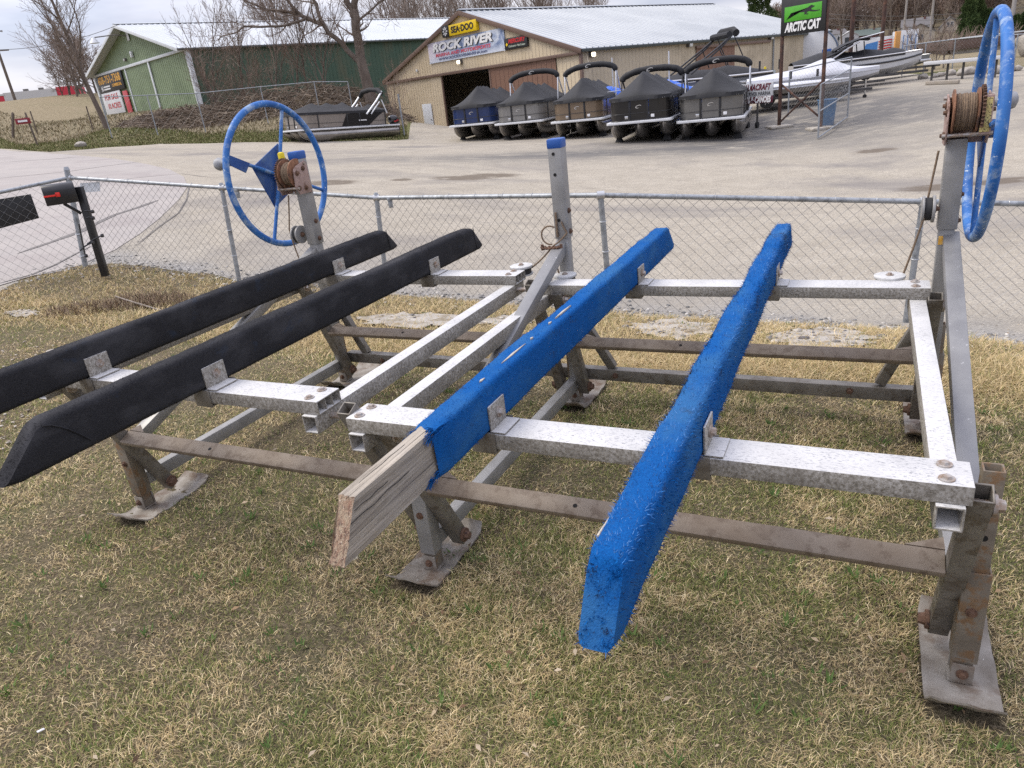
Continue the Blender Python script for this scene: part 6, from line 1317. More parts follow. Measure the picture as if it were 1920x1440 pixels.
s_ = [[(x, y, z+.08*math.cos(x*1.2)) for x in np.linspace(-1.05, 1.05, 9)] for y, z in ((4.4, 1.90), (3.9, 2.15), (3.2, 2.36), (2.8, 2.38), (2.4, 2.32))]
mb = MB().grid(s_); n = len(mb.v); mb.v += [(a, b, c-.07) for a, b, c in mb.v]; mb.f += [tuple(reversed([q+n for q in f])) for f in list(mb.f)]; mb.build('folded_canopy', M_COVER, T, 0, 60)
MB().path([(-.3, 3.2, 2.4), (-.6, 2.0, 2.6)], .03, 6).build('antenna', M_WLEG, T, 0); trailer(T, 6.0, (3.6, 4.4), .4); MB().box((0, -.2, .95), (.3, .5, .12)).build('winch_stand', M_CHROME, T, .02)
# second hull beyond it
T = boatroot('dark trailered boat mostly hidden behind the white runabout', 1738, 146, 45, -72); h, secs = hull(T, 5.0, 2.0, .6, .4, M_GELG); rubrail(T, secs, 4, M_CHROME); trailer(T, 5, (3.4,), .6)
# white shrink-wrapped hulls in front of it
T = boatroot('white hull under a tight white cover with its nose up, behind the gate', 1645, 168, 38, -72); h, secs = hull(T, 6.2, 2.2, .62, .42, M_WRAP); covertop(T, secs, .0, 6.4, [(0, .02), (1.2, .12), (1.8, .40), (2.3, .70), (2.8, .62), (3.6, .34), (5.4, .18), (6.4, .08)], M_WRAP); trailer(T, 6.0, (1.7, 2.5), .3)
for x, y in ((.5, 4.6), (-.5, 5.6)): MB().cyl((x, y, 1.5), (x, y, 2.0), .05, n=8).build('cleat_post', M_RAIL_K, T, 0)
T = boatroot('low aluminium fishing hull behind the brown sign posts, white on top', 1590, 188, 35.5, -66); h, secs = hull(T, 5.4, 1.8, .50, .42, M_ALU); rubrail(T, secs, 4, M_GEL, .04); covertop(T, secs, .0, 6.2, [(0, .02), (2, .10), (6.2, .08)], M_WRAP, 'white_deck'); trailer(T, 5.6, (3.6,), 1.0)
for y in (1.4, 2.6): MB().cyl((.5, y, 1.2), (.5, y, 1.55), .06, n=8).build('cleat_post', M_RAIL_K, T, 0)
# grey cruiser behind the right hand pontoon boats
T = boatroot('large grey cruiser with a black cover and folded black tower, behind the row', 1200, 190, 40, 84); T.location.z = -.62; h, secs = hull(T, 6.6, 2.4, 1.0, .80, M_GELG); rubrail(T, secs, 4, M_CHROME, .05); covertop(T, secs, .4, 6.6, [(.4, .05), (1.6, .2), (2.6, .42), (3.8, .36), (4.8, .50), (6.6, .12)], M_COVER)
MB().path([secs[i][3] for i in range(2, 15)], .06, 6).build('hull_stripe', M_GEL, T, 0)
for s in (-1, 1):
    for d in (0, .35): MB().path([(s*1.1, 2.0+d, 2.1), (s*1.05, 3.8+d*.5, 3.2), (s*1.0, 4.6, 3.75)], .045, 7).build('tower_leg', M_RAIL_K, T, 0)
    MB().path([(s*1.0, 4.6, 3.7), (s*1.05, 5.3, 2.2)], .03, 6).build('tower_strut', M_RAIL_K, T, 0); MB().path([(s*1.05, 3.8, 3.2), (s*1.1, 4.2, 2.3)], .03, 6).build('tower_strut', M_RAIL_K, T, 0)
MB().path([(-1.05, 4.7, 3.75), (-.7, 4.7, 3.9), (.7, 4.7, 3.9), (1.05, 4.7, 3.75)], .18, 10).build('bimini_boot', M_COVER, T, 0); MB().path([(-1.05, 4.35, 3.72), (1.05, 4.35, 3.72)], .15, 8).build('bimini_boot', M_COVER, T, 0)
trailer(T, 6.2, (4.0, 4.8), 1.2)
mb = MB(); mb.path([(.4, 6.6, 1.5), (.4, 7.0, 1.8), (.4, 7.2, 1.2)], .04, 6); mb.path([(-.2, 6.6, 1.6), (-.2, 6.9, 1.9), (-.2, 7.0, 1.3)], .04, 6); mb.build('stern_gear', M_RAIL_K, T, 0); MB().box((.1, 6.75, 1.8), (.1, .1, .5)).build('yellow_strap', M_YEL, T, .02)
# tarped boats between the rows
for lab, px, py, s, az, L_ in (('boat under a bright blue tarp between the bronze and black pontoon boats', 1085, 232, 35, 48, 4.6), ('boat under a bright blue tarp between the black and dark grey pontoon boats', 1190, 215, 35.5, 52, 4.4)):
    T = boatroot(lab, px, py, s, az, 'blue tarped boats behind the row'); h, secs = hull(T, L_, 1.9, .62, .60, M_TARP); covertop(T, secs, 0, L_, [(0, .05), (1.2, .45), (2.4, .75), (3.4, .5), (L_, .2)], M_TARP); trailer(T, L_-.3, (L_*.62,), .9, .95)
    MB().path([(-.95, 1.0, 1.75), (0, .9, 1.8), (.95, 1.0, 1.75), (.9, 3.4, 1.75)], .018, 5).build('grab_rail', M_CHROME, T, 0); MB().cyl((.3, L_*.5, 1.6), (.3, L_*.5, 3.2), .03, n=7).build('white_pole', M_WLEG, T, 0)
# ------------------------------------------------------------------ sign frame, gate, bin, far side of the lot
M_RSTEEL = mat('dark_rusted_post', (.045, .028, .024), .8, .2, c2=(.085, .045, .035), scale=5, dirt=(.14, .07, .045), dscale=4)
M_GSIGN = mat('bright_green_sign', (.07, .36, .02), .4); M_BLUEBIN = mat('faded_blue_bin', (.045, .12, .24), .6, c2=(.06, .15, .28), scale=4, dirt=(.10, .14, .2), dscale=3)
pl, pr2 = at(1461, 229, 31.0), at(1539, 229, 30.0); ZL, ZR = G(pl[0], pl[1]), G(pr2[0], pr2[1])
SG = empty('pole_sign', (pl[0], pl[1], ZL)); tag(SG, 'black and green ARCTIC CAT sign hung between two rusty brown posts', 'sign'); SO = V(SG.location)
A, B_ = V(pl[0], pl[1], ZL), V(pr2[0], pr2[1], ZR); dx = (B_-A); dx.z = 0; wS = dx.length; dx.normalize(); nS_ = V(dx.y, -dx.x, 0)
zt = 6.1
for p in (A, B_): loc(MB().bar(p+V(0, 0, -.3), V(p.x, p.y, ZL+zt), .10, .10, dx), SO).build('post', M_RSTEEL, SG, .006)
def onsign(px, py): d = V(ray(px, py)); t = (A-V(CAM)).dot(nS_)/d.dot(nS_); return V(CAM)+d*t
c0 = onsign(1471, 65).z; c1 = onsign(1475, 3).z
zb, zt_ = c0-.05, c1+.10; mid = A+dx*wS/2; zc = (zb+zt_)/2
loc(MB().bar(V(mid.x, mid.y, zb)-dx*0, V(mid.x, mid.y, zt_), wS+.02, .22, nS_), SO).build('sign_box', M_KPAINT, SG, .02)
gz0, gz1 = onsign(1477, 43).z+.02, onsign(1477, 14).z
loc(MB().bar(V(mid.x, mid.y, gz0)+nS_*.115, V(mid.x, mid.y, gz1)+nS_*.115, wS*.84, .012, nS_), SO).build('green_panel', M_GSIGN, SG, .003)
tm = lambda x, z, d: wallM(V(mid.x, mid.y, z)+dx*x+nS_*d-SO, dx, (0, 0, 1))
text('ARCTIC CAT', .40, tm(.0, (zb+gz0)/2+.02, .125), M_WPAINT, SG, bold=.02, shear=.22, width=wS*.82)
cat = [(-.92, -.40), (-.60, -.16), (-.35, .02), (-.05, .14), (.25, .20), (.42, .34), (.52, .36), (.56, .30), (.66, .27), (.60, .20), (.50, .16), (.46, .08), (.58, -.0), (.80, -.06), (.95, -.05), (.94, -.10), (.72, -.13), (.50, -.08), (.30, -.03), (.20, -.16), (.34, -.20), (.30, -.24), (.10, -.20), (.12, -.04), (-.15, -.02), (-.40, .0), (-.66, .02), (-.66, -.01), (-.45, -.06), (-.62, -.22)]
k = wS*.40; mb = MB(); zc2 = (gz0+gz1)/2; hh = (gz1-gz0)*.42/.42
mb.prism([V(mid.x, mid.y, zc2)+dx*(x*k)+V(0, 0, z*(gz1-gz0)*.95+.02)+nS_*.122 for x, z in cat], nS_, .006); loc(mb, SO).build('leaping_cat', M_KPAINT, SG, 0)
for (xa, za, xb, zb_) in ((0, 1.55, 1, .25), (1, 1.55, 0, .15)): loc(MB().bar(A+dx*wS*xa+V(0, 0, za)+nS_*(.02 if xa else -.03), A+dx*wS*xb+V(0, 0, zb_)+nS_*(.02 if xa else -.03), .06, .05, nS_), SO).build('cross_brace', M_RSTEEL, SG, .004)
for p in (A, B_): loc(MB().box((p.x, p.y, G(p.x, p.y)+.02), (.9, .7, .12)), SO).build('footing', M_SLAB, SG, .05)
# other tall rusty posts
for i, (px, py, px2, s) in enumerate(((1592, 135, 1606, 44), (1650, 120, 1664, 52))):
    p = at(px, py, s); z = G(p[0], p[1]); T = empty('steel_post', (p[0], p[1], z)); MB().cyl((0, 0, -.3), (0, 0, 9.5), .11, n=10).build('shaft', M_RSTEEL, T, 0); MB().cyl((0, 0, 9.5), (0, 0, 9.56), .13, n=10).build('cap', M_RSTEEL, T, 0)
    tag(T, ('tall rusty post behind the boats, nearer the green sign', 'tall rusty post behind the runabout, farther from the green sign')[i], 'post', 'tall rusty posts')
# gate and short fence round the sign
def fencerun(name, lab, P, H, group=None, gate=False, pitch=.11):
    o = V(P[0]); T = empty(name, o); tag(T, lab, 'gate' if gate else 'fence', group); O_ = V(o)
    for p in P: loc(MB().cyl(V(p)+V(0, 0, .04 if gate else -.1), V(p)+V(0, 0, H), .03, n=9), O_).build('post', M_GALV, T, 0)
    for a, b in zip(P, P[1:]):
        a, b = V(a), V(b)
        for h in ((.06, H*.52, H) if gate else (H,)): loc(MB().cyl(a+V(0, 0, h), b+V(0, 0, h), .024, n=8), O_).build('rail', M_GALV, T, 0)
        m = chain(MB(), a+V(0, 0, .08), b+V(0, 0, .08), a+V(0, 0, H), b+V(0, 0, H), pitch*.7, .0024); m_ = loc(m, O_).build('chain_link_mesh', M_WIRE, T, 0, 0); m_['kind'] = 'stuff'
    return T
def gp(px, py, s, H=0): p = at(px, py, s); return (p[0], p[1], G(p[0], p[1]))
g1, g2 = gp(1534, 250, 27.5), gp(1588, 228, 31.5); fencerun('chain_link_gate', 'open galvanised chain link gate beside the blue bin', [g1, g2], 1.75, None, True)
fencerun('chain_link_fence', 'short chain link fence behind the sign posts', [gp(1477, 226, 33), gp(1590, 205, 35)], 1.7)
p = gp(1549, 227, 30.6); T = empty('waste_bin', p); tag(T, 'faded blue plastic bin behind the open gate', 'bin')
MB().loft([[(r*math.cos(a), r*math.sin(a), z) for a in np.linspace(0, 2*PI, 21)[:-1]] for z, r in ((0, .26), (.05, .27), (.92, .335), (.92, .30), (.4, .26))], caps=True).build('body', M_BLUEBIN, T, 0, 40); MB().path([(.335*math.cos(a), .335*math.sin(a), .92) for a in np.linspace(0, 2*PI, 25)[:-1]], .022, 6, closed=True).build('rim', M_BLUEBIN, T, 0); MB().bar((.05, 0, .6), (.45, -.1, 1.12), .05, .04).build('stick', M_BARK, T, 0)
# dealer sign on the side of a trailer by the dark grey pontoon boat
a, b = V(at(1390, 196, 31.5)), V(at(1449, 190, 31.0)); zt0 = G(a.x, a.y); d = (b-a); d.z = 0; d.normalize(); a0 = a-d*.22; n_ = V(d.y, -d.x, 0); wsg = (V(b.x, b.y, 0)-V(a0.x, a0.y, 0)).length
z1, z0 = at(1448, 153, 31.0)[2], at(1448, 192, 31.0)[2]; T = empty('trailer_sign', (a0.x, a0.y, 0)); tag(T, 'white and maroon ALUMACRAFT trailer sign beside the dark grey pontoon boat', 'sign'); O_ = V(T.location)
mid = a0.lerp(b, .5); zm = z0+(z1-z0)*.34
loc(MB().bar(V(mid.x, mid.y, zm), V(mid.x, mid.y, z1), wsg, .06, n_), O_).build('white_panel', M_GEL, T, .005); loc(MB().bar(V(mid.x, mid.y, z0), V(mid.x, mid.y, zm-.004), wsg, .06, n_), O_).build('maroon_panel', mat('maroon_panel', (.10, .012, .025), .4), T, .005)
tm = lambda x, z: wallM(V(mid.x, mid.y, z)+d*x+n_*.036-O_, d, (0, 0, 1)); H_ = z1-z0
text('ALUMACRAFT', .3, tm(.02, z0+H_*.78), mat('maroon_letter', (.14, .02, .035), .5), T, shear=.25, bold=.01, width=wsg*.86); text('ROCK RIVER MARINA', .2, tm(.02, z0+H_*.47), M_KPAINT, T, width=wsg*.84); text('BOATS & CANOES', .3, tm(.0, z0+H_*.17), M_WPAINT, T, shear=.1, bold=.016, width=wsg*.90)
for q in (a0+d*.5, b-d*.6): loc(MB().bar(V(q.x, q.y, G(q.x, q.y)), V(q.x, q.y, z0), .06, .06, d), O_).build('leg', M_FRAME, T, 0); loc(MB().cyl(V(q.x, q.y, G(q.x, q.y)+.11)-d*.05, V(q.x, q.y, G(q.x, q.y)+.11)+d*.05, .11, n=12), O_).build('wheel', M_TYRE, T, 0)
# curved white trailer nose beside the tan shed
p = at(1570, 122, 60); T = empty('box_trailer', (p[0], p[1], p[2]), -.45); tag(T, 'white round-nosed enclosed trailer showing behind the right brown sign post', 'trailer')
MB().prism([(-3.2, 0, .35), (-3.2, 0, 2.5), (-1.6, 0, 2.5)]+[(-1.6+1.6*math.sin(a), 0, .7+1.8*math.cos(a)) for a in np.linspace(.15, PI/2, 10)]+[(0, 0, .35)], (0, 1, 0), 2.3).build('box', M_GEL, T, .04)
MB().path([(-1.6+1.62*math.sin(a), -.02, .7+1.82*math.cos(a)) for a in np.linspace(0, PI/2, 14)], .05, 6).build('blue_edge', mat('blue_grey_trim', (.08, .12, .2), .5), T, 0)
for x in (-2.6, -1.7): MB().cyl((x, -.02, .33), (x, .25, .33), .33, n=18).build('wheel', M_TYRE, T, 0)
MB().box((-.75, -.02, 1.0), (.6, .02, .25)).build('blue_mark', M_CAPB, T, .01)
# box truck body with stars and stripes print, orange post, container
p = at(1648, 112, 100); T = empty('truck_box', tuple(p), -.3); tag(T, 'white box truck body with a stars and stripes print behind the runabout', 'truck')
MB().box((0, 1.2, 1.25), (5.6, 2.4, 2.3)).build('box', M_GEL, T, .05)
mb = MB()
for k in range(4): mb.prism([(-.2+.1*math.sin(k), -.01, 1.0+k*.28), (.9, -.01, 1.12+k*.28), (2.2, -.01, .98+k*.28), (2.2, -.01, 1.1+k*.28), (.9, -.01, 1.25+k*.28), (-.2, -.01, 1.12+k*.28)], (0, -1, 0), .012)
o = mb.build('red_stripes', M_RPAINT, T, 0); o['kind'] = 'stuff'; MB().prism([(-1.9, -.01, .9), (-.3, -.01, 1.0), (-.25, -.01, 2.0), (-1.5, -.01, 1.8)], (0, -1, 0), .012).build('blue_field', mat('print_blue', (.06, .22, .55), .5), T, 0)
for x in (-1.8, 1.8): wheel(T, x, .2)
p = at(1679, 112, 96); T = empty('orange_post', tuple(p)); tag(T, 'broad orange wooden post standing by the truck box', 'post'); MB().box((0, 0, 1.4), (.55, .3, 2.9)).build('board', mat('orange_wood', (.58, .30, .09), .7, c2=(.48, .24, .07), scale=5, stretch=(4, 4, .4)), T, .02); MB().box((0, .2, .2), (.8, .5, .4)).build('footing', M_SLAB, T, .02)
p = at(1692, 112, 98); T = empty('storage_container', tuple(p), -.3); tag(T, 'small white and blue storage container right of the orange post', 'container'); MB().box((.3, 1.2, 1.55), (2.2, 2.2, 2.9)).build('box', M_GEL, T, .04)
for k in range(5): MB().box((-.5+k*.42, .09, 1.5), (.10, .02, 2.0)).build('blue_panel', mat('pale_blue_stripe', (.16, .28, .5), .5) if k == 0 else bpy.data.materials['pale_blue_stripe'], T)
# long low block building with a brown fascia at the right
a, b = V(at(1700, 122, 112)), V(at(1789, 132, 76)); d = (b-a); d.z = 0; ln = d.length; d.normalize(); n_ = V(-d.y, d.x, 0); T = empty('block_building', a); tag(T, 'low pale block building with a brown flat roof edge below the evergreens', 'building'); O_ = V(a); zt = at(1789, 72, 76)[2]-b.z
M_BLK2 = mat('pale_block_wall', (.34, .31, .26), .9, c2=(.28, .25, .21), scale=2, coord='World'); m_ = a+d*ln/2+n_*3
def obox(c, sx, sy, z0_, z1_, name, m): loc(MB().bar(V(c.x, c.y, z0_), V(c.x, c.y, z1_), sx, sy, n_), O_).build(name, m, T, .01)
obox(m_, ln, 6, a.z-.5, b.z+zt-.9, 'wall', M_BLK2); obox(m_-n_*.1, ln+.6, 6.6, b.z+zt-.9, b.z+zt-.1, 'fascia', mat('brown_fascia', (.10, .062, .05), .7)); obox(m_, ln+.7, 6.7, b.z+zt-.1, b.z+zt, 'roof_edge', M_WTRIM)
for k in range(5): q = a+d*(ln*(k+.5)/5)-n_*.04; obox(q, .12, .1, a.z-.5, b.z+zt-.9, 'pier', mat('tan_pier', (.33, .25, .17), .8) if k == 0 else bpy.data.materials['tan_pier'])
# houses on the slope
M_HW = mat('house_white', (.52, .52, .51), .7); M_HBR = mat('house_brick', (.13, .055, .045), .85, c2=(.10, .04, .035), scale=4); M_HR = mat('house_roof', (.10, .095, .095), .85, c2=(.14, .13, .13), scale=3); M_HRG = mat('green_grey_roof', (.11, .14, .125), .85); M_GLASS = mat('window_glass', (.05, .06, .07), .15); M_HT = mat('house_tan', (.40, .35, .28), .8)
def house(lab, px, py, s, w, dp, h, rh, rz, mw, mr, wins, gable=True, cat='house'):
    p = at(px, py, s); T = empty('house', (p[0], p[1], p[2]), rz); tag(T, lab, cat, 'houses on the slope')
    MB().box((0, dp/2, h/2-1), (w, dp, h+2)).build('wall', mw, T)
    if gable:                             # gable faces the camera
        MB().prism([(-w/2, .02, h), (w/2, .02, h), (0, .02, h+rh)], (0, 1, 0), dp-.04).build('gable', mw, T); 
        for s_ in (-1, 1): MB().bar((s_*(w/2+.25), dp/2, h-.12), (0, dp/2, h+rh+.08), dp+.6, .14, (0, 0, 1)).build('roof', mr, T)
    else:
        MB().prism([(-w/2-.3, -.4, h), (-w/2-.3, dp+.4, h), (-w/2-.3, dp/2, h+rh)], (1, 0, 0), w+.6).build('roof', mr, T); MB().box((w*.25, dp*.4, h+rh*.8), (.6, .6, 1.2)).build('chimney', M_HBR, T)
    for x, z, a, b_ in wins:
        f = MB().box((x, -.02, z), (a+.2, .08, b_+.2)).build('window', M_HW, T); MB().box((x, -.07, z), (a, .04, b_)).build('pane', M_GLASS, f)
    return T
house('small red brick house with white windows and a grey green roof on the slope', 1627, 83, 330, 11, 8, 3.2, 2.2, -.2, M_HBR, M_HRG, [(-3.4, 1.7, 1.0, 1.5), (.5, 1.7, 1.2, 1.3), (3.2, 1.7, 1.0, 1.4)], False)
house('low white house with a dark roof behind the right brown sign post', 1563, 82, 300, 9, 7, 3.0, 1.6, -.1, M_HW, M_HR, [(-1.5, 1.6, 1.4, 1.2), (2, 1.6, 1.4, 1.2)], False)
house('small white garage between the sign post and the brick house', 1592, 82, 300, 6, 6, 2.6, 1.4, -.2, M_HW, M_HW, [(0, 1.2, 3.0, 1.8)], True)
house('white two storey house with a broad dormer above the block building', 1716, 76, 300, 9, 8, 4.4, 2.6, -.5, M_HW, M_HR, [(-2.0, 3.2, 1.2, 1.2), (0, 3.2, 1.2, 1.2), (2, 3.2, 1.2, 1.2)], False)
house('low house with a white porch gable just above the block building roof', 1722, 84, 235, 7, 6, 3.2, 1.8, -.5, M_HT, M_HR, [(0, 1.8, 1.6, 1.2)], True)
house('narrow tan gabled house with twin attic windows left of the evergreens', 1778, 72, 300, 5.6, 8, 3.4, 3.2, -.5, M_HT, M_HR, [(-.55, 4.2, .7, 1.4), (.55, 4.2, .7, 1.4)], True)
# white pick-up on the far road, long white strip of roof
p = at(1580, 105, 215); T = empty('pickup_truck', tuple(p), .1); tag(T, 'white pick-up truck parked in front of the far houses', 'pick-up')
MB().box((0, 0, .85), (5.2, 1.9, .8)).build('body', M_GEL, T, .12); MB().loft([[(x0, y*.9, 1.25) for x0, y in ((-.6, -1), (1.3, -1), (1.3, 1), (-.6, 1))], [(x0, y*.78, 1.95) for x0, y in ((-.2, -1), (1.0, -1), (1.0, 1), (-.2, 1))]]).build('cab', M_GEL, T, .05); MB().box((.4, -.86, 1.6), (1.1, .05, .42)).build('window', M_GLASS, T, .02)
for x in (-1.6, 1.6):
    for y in (-.85, .85): MB().cyl((x, y-.12, .36), (x, y+.12, .36), .37, n=16).build('wheel', M_TYRE, T, 0)
# evergreens: columnar, built of many short sprays
M_EVG = tintmat('evergreen_spray', .85)
def evergreen(h, w, seed, n=9000):
    r = np.random.default_rng(seed); t = r.random(n)**.8; rad = w*np.sin(PI*np.clip(.12+.86*t, 0, 1))**.6*(1-.35*t); lump = 1+.16*np.sin(t*23+seed)+.2*np.array([mnoise.noise(V(q*6, seed, 0)) for q in t]); a = r.uniform(0, 6.28, n); k = rad*lump*np.sqrt(r.uniform(.45, 1.05, n))*(1+.13*np.sin(a*5+t*9+seed))
    c = np.stack([k*np.cos(a), k*np.sin(a), t*h+.1], 1); d = np.stack([np.cos(a)*.6, np.sin(a)*.6, np.full(n, .9)], 1)+r.normal(0, .45, (n, 3)); d /= np.linalg.norm(d, axis=1)[:, None]; s = np.cross(d, r.normal(0, 1, (n, 3))); s /= np.linalg.norm(s, axis=1)[:, None]; L_ = r.uniform(.16, .36, (n, 1)); wd = .06
    v = np.stack([c-s*wd, c+s*wd, c+d*L_], 1).reshape(-1, 3); col = np.array([(.045, .072, .022), (.06, .09, .028), (.075, .105, .034), (.032, .055, .018)])[r.integers(0, 4, n)]*r.uniform(.7, 1.25, (n, 1)); return v, col
EV = [(1808, 98, 84, 4.5, .85), (1826, 94, 85, 4.0, .78), (1844, 97, 85, 3.3, .7), (1899, 76, 88, 1.9, .5), (1917, 74, 89, 2.1, .55), (1424, 10, 86, 7.6, 2.3)]
for i, (px, py, s, h, w) in enumerate(EV):
    p = at(px, py, s); z = min(G(p[0], p[1]), p[2]) if i != 5 else G(p[0], p[1]); z = p[2] if i < 5 else z
    lab = ('tallest rounded evergreen, left of the hand wheel', 'middle evergreen of the group left of the hand wheel', 'lowest evergreen of the group left of the hand wheel', 'narrow evergreen just right of the hand wheel', 'narrow evergreen cut by the right edge', 'dark evergreen top showing over the end of the shed roof')[i]
    if i == 5: h = at(1424, 0, s)[2]-z+1.2
    T = empty('evergreen', (p[0], p[1], z)); tag(T, lab, 'evergreen', 'evergreens at the right' if i < 5 else None); v, c = evergreen(h, w, i+1); obj_from_np('crown', v, np.arange(len(v)).reshape(-1, 3), M_EVG, T, np.repeat(c, 3, 0)); MB().cyl((0, 0, -1.0), (0, 0, h*.8), .14, .05, n=8).build('trunk', M_BARK, T, 0)
# rear lot fence, boulders, dock and lumber on the ground
q = [gp(x, y, s) for x, y, s in ((1690, 148, 46), (1730, 143, 46), (1784, 138, 46), (1838, 130, 45.5), (1900, 124, 45), (1990, 116, 45))]; fencerun('chain_link_fence', 'long chain link fence along the upper right edge of the lot', q, 1.45, None, False, .11)
M_ROCK = mat('pale_boulder', (.36, .33, .29), .9, c2=(.26, .235, .205), scale=3, bmp=.8, bscale=9, bdist=.05)
def rock(T, c, r, seed, name='boulder_face'):
    b = bmesh.new(); bmesh.ops.create_icosphere(b, subdivisions=3, radius=1)
    for v in b.verts: k = 1+.28*mnoise.noise(v.co*1.4+V(seed, 0, 0))+.10*mnoise.noise(v.co*4+V(seed, 2, 0)); v.co = Vector((v.co.x*r[0]*k, v.co.y*r[1]*k, v.co.z*r[2]*k))+Vector(c)
    me = bpy.data.meshes.new(name); b.to_mesh(me); b.free(); me.materials.append(M_ROCK); [setattr(f, 'use_smooth', True) for f in me.polygons]; o = bpy.data.objects.new(name, me); COL.objects.link(o); o.parent = T; return o
T = empty('boulder', gp(1940, 112, 58)); tag(T, 'big pale boulder at the right edge above the lot', 'boulder'); rock(T, (0, .3, .7), (1.0, .8, .8), 3, 'stone')
r7 = random.Random(3); PR = None
for i in range(11):
    px = 1735+i*17+r7.uniform(-5, 5); p = gp(px, 133-i*.7, 41.5+r7.uniform(-.6, .6)); k = r7.uniform(.16, .36)
    T = empty('stone', p); tag(T, 'pale rough stone in the row along the upper lot edge', 'stone', 'stones along the upper lot edge'); rock(T, (0, 0, k*.4), (k, k*.8, k*.62), i, 'stone_body')
p = gp(1848, 128, 39.5); q0, q1 = V(at(1735, 125, 40)), V(at(1885, 112, 39)); q0.z = G(q0.x, q0.y)+.75; q1.z = G(q1.x, q1.y)+.80; T = empty('dock_section', (q0.x, q0.y, G(q0.x, q0.y))); tag(T, 'long white dock section on low legs along the upper lot edge', 'dock'); O_ = V(T.location); loc(MB().bar(q0, q1, .5, .14), O_).build('deck_beam', M_GEL, T, .01)
for k in range(5): c = q0.lerp(q1, (k+.5)/5); loc(MB().cyl((c.x, c.y, G(c.x, c.y)-.05), (c.x, c.y, c.z-.05), .05, n=8), O_).build('leg', M_FRAME, T, 0)
q0, q1 = V(gp(1738, 146, 38)), V(gp(1800, 138, 37.5)); T = empty('timber', tuple(q0)); tag(T, 'long grey timber lying at the foot of the dock section', 'timber'); loc(MB().bar(q0+V(0, 0, .08), q1+V(0, 0, .08), .2, .14), V(q0)).build('plank', M_WOOD, T, .01)
T = tree('bare_shrub', 'grey bare shrub in front of the block building', None, grow(141, 3.2, .05, (.3, .8), (9, 7, 5), .5, .12, .006, low=.05, tw=.012), gp(1735, 128, 52), 0, .8, None, 'shrub'); 
for i, x in enumerate((1718, 1752, 1768)): c = copy_tree(T); c.location = gp(x, 128, 51+i); c.rotation_euler = (0, 0, i*2); c['label'] = 'grey bare shrubs beside the one in front of the block building'; c['group'] = 'shrubs by the block building'
T = empty('hedge', tuple(at(1822, 118, 80))); tag(T, 'brown leafless hedge under the evergreens', 'hedge')
mb = MB(); r8 = random.Random(2)
for i in range(900): p = V(r8.uniform(-3.2, 3.6), r8.uniform(-.6, .6), r8.uniform(0, 2.2)); d = V(r8.gauss(0, .5), r8.gauss(0, .4), 1).normalized(); mb.path([p, p+d*.5, p+d*.9+V(r8.gauss(0, .1), 0, 0)], .012, 3, caps=False)
mb.build('hedge_twigs', M_TWIGR, T, 0, 0)
# utility poles with cross-arms and wires
M_POLE = mat('weathered_pole', (.30, .28, .26), .85, c2=(.22, .20, .185), scale=3, stretch=(2, 2, .2)); M_LINE = mat('power_line', (.05, .05, .055), .6)
poles = [(1694, 68, 150, 9.5, 'grey utility pole above the storage container'), (1743, 72, 150, 11.5, 'grey utility pole with a crossarm left of the evergreens'), (1894, 60, 88, 10, 'thick grey utility pole at the right edge behind the hand wheel'), (26, 181, 118, 8.0, 'dark utility pole with two crossarms on the far left hill')]
PT = []
for i, (px, py, s, h, lab) in enumerate(poles):
    p = at(px, py, s); z = p[2]; T = empty('utility_pole', (p[0], p[1], z)); tag(T, lab, 'utility pole'); rr = .17 if i < 3 else .16
    MB().cyl((0, 0, -3), (0, 0, h), rr*1.25, rr*.9, n=10).build('shaft', M_POLE if i < 3 else M_BARK, T, 0)
    ca = .2 if i < 3 else .5
    for zz in ((h-.6,) if i < 3 else (h-.4, h-2.6)): MB().bar((-1.2*math.cos(ca), -1.2*math.sin(ca), zz), (1.2*math.cos(ca), 1.2*math.sin(ca), zz), .12, .12).build('crossarm', M_POLE if i < 3 else M_BARK, T, 0)
    if i in (1,): MB().cyl((.3, -.2, h-2.6), (.3, -.2, h-1.7), .22, n=12).build('transformer', M_LAMPH, T, 0)
    for sgn in (-1, 1): MB().cyl((sgn*1.1*math.cos(ca), sgn*1.1*math.sin(ca), h-.54), (sgn*1.1*math.cos(ca), sgn*1.1*math.sin(ca), h-.30), .05, n=7).build('insulator', M_WTRIM, T, 0)
    PT.append(V(p[0], p[1], z+h-.35))
def wire(lab, a, b, sag, r=.018, grp='power lines'):
    a, b = V(a), V(b); o = MB().path([a.lerp(b, t)+V(0, 0, -sag*4*t*(1-t)) for t in np.linspace(0, 1, 25)], r, 5).build('power_line', M_LINE, None, 0); tag(o, lab, 'power line', grp)
wire('power line sagging left of the slim tree and over the green barn', at(-60, 92, 70), at(225, 45, 66), .6)
wire('power line crossing the sky above the green barn roof', at(440, 34, 100), at(905, 31, 100), .3)
for i, (y0, y1) in enumerate(((25, 12), (33, 22), (44, 50))): wire(('uppermost power line over the far houses', 'middle power line over the far houses', 'lowest power line over the far houses')[i], at(1540, y0, 160), at(1930, y1, 130), .8, .03)
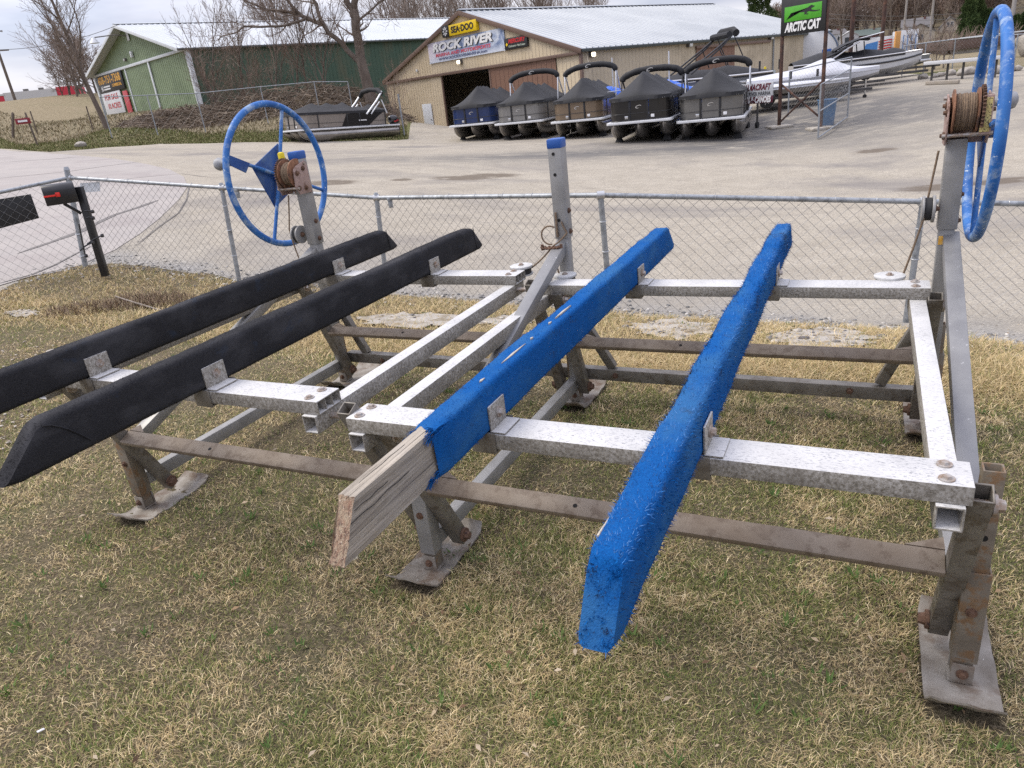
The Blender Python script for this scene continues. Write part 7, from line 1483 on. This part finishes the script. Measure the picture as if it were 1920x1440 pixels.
# far left: red and white roofed building, field posts and small red sign
p = at(62, 192, 165); T = empty('store_building', (p[0], p[1], p[2]-1), .35); tag(T, 'long white building with red ends beyond the left hill', 'building')
M_SR = mat('store_red', (.50, .025, .05), .6)
MB().box((0, 4, 1.2), (8.5, 8, 3.6)).build('wall', M_HW, T); MB().box((-7.6, 4, 1.0), (6.8, 8, 3.2)).build('red_wing', M_SR, T); MB().box((6.2, 4, 1.9), (3.8, 8, 2.6)).build('red_wing', M_SR, T); MB().box((-7.6, 4, 2.7), (7, 8.2, .3)).build('roof_edge', M_HW, T)
for x in (-6.5, -1, 1.5): MB().box((x, 3, 3.2), (.8, .8, .6)).build('roof_unit', M_LAMPH, T)
p = gp(68, 264, 46); T = empty('small_sign', p); tag(T, 'small dark red sign on a leaning post in the left field', 'sign'); top = V(at(47, 211, 46))-V(p); MB().bar((0, 0, -.2), top, .07, .07, (1, 0, 0)).build('post', M_BARK, T, .004)
c = V(at(43, 227, 45.9))-V(p); MB().box(c, (.68, .04, .28), Matrix.Rotation(.3, 3, 'Z')).build('plate', mat('dark_red_plate', (.22, .015, .025), .5), T, .004); MB().box(c+V(.0, -.03, 0), (.42, .01, .09), Matrix.Rotation(.3, 3, 'Z')).build('white_text_strip', M_WPAINT, T)
for i, (px, py, px2, py2, s) in enumerate(((15, 237, 24, 212, 58), (66, 238, 57, 210, 58), (170, 229, 162, 201, 56))):
    p = gp(px, py, s); top = V(at(px2, py2, s))-V(p); T = empty('fence_post', p); MB().bar((0, 0, -.2), top, .16 if i == 0 else .07, .10 if i == 0 else .06, (1, 0, 0)).build('stake', M_BARK, T, .01); MB().cyl(top, top+V(0, 0, .05), .04, n=7).build('top', M_BARK, T, 0)
    tag(T, ('dark broken stump-like post at the left edge of the field', 'thin stake behind the small red sign', 'thin stake in the dry field left of the green barn')[i], 'post')
# dark wire fence before the barn
q = [gp(x, y, s) for x, y, s in ((209, 254, 46), (292, 238, 46.5), (380, 225, 47), (500, 217, 47.5), (600, 212, 47.5), (662, 210, 47.5))]; fencerun('chain_link_fence', 'dark chain link fence in front of the green barn', q, 2.1, None, False, .36)
p = gp(757, 245, 40); T = empty('fence_post', p); tag(T, 'grey metal fence post by the brush at the left corner of the tan shed', 'post'); MB().cyl((0, 0, -.2), (0, 0, 2.0), .045, n=8).build('shaft', M_GALV, T, 0); MB().cyl((0, 0, 2.0), (0, 0, 2.05), .055, n=8).build('cap', M_GALV, T, 0)
for k in range(2): c = copy_tree(P_SHR[k]); c['label'] = 'bare vine-like shrub against the left corner of the tan shed'; c['group'] = 'vines at the tan shed corner'; c.location = gp(738+k*12, 248, 42); c.scale = (1.0, 1.0, .8)
# loose stones by the left edge of the lawn
for i, (px, py, k) in enumerate(((104, 664, .085), (70, 740, .06), (96, 668, .04))):
    p = hit(px, py); T = empty('stone', (p[0], p[1], p[2])); tag(T, ('flat pale green stone on the grass behind the outer black bunk', 'pale stone in the gravel below the outer black bunk', 'small stone beside the flat pale green one')[i], 'stone'); rock(T, (0, 0, .012), (k, k*.8, k*.35), i+20, 'stone_body')
p = hit(153, 276.5); T = empty('stone', tuple(p)); tag(T, 'pale stone at the edge of the left road', 'stone'); rock(T, (0, 0, .12), (.28, .2, .16), 44, 'stone_body')
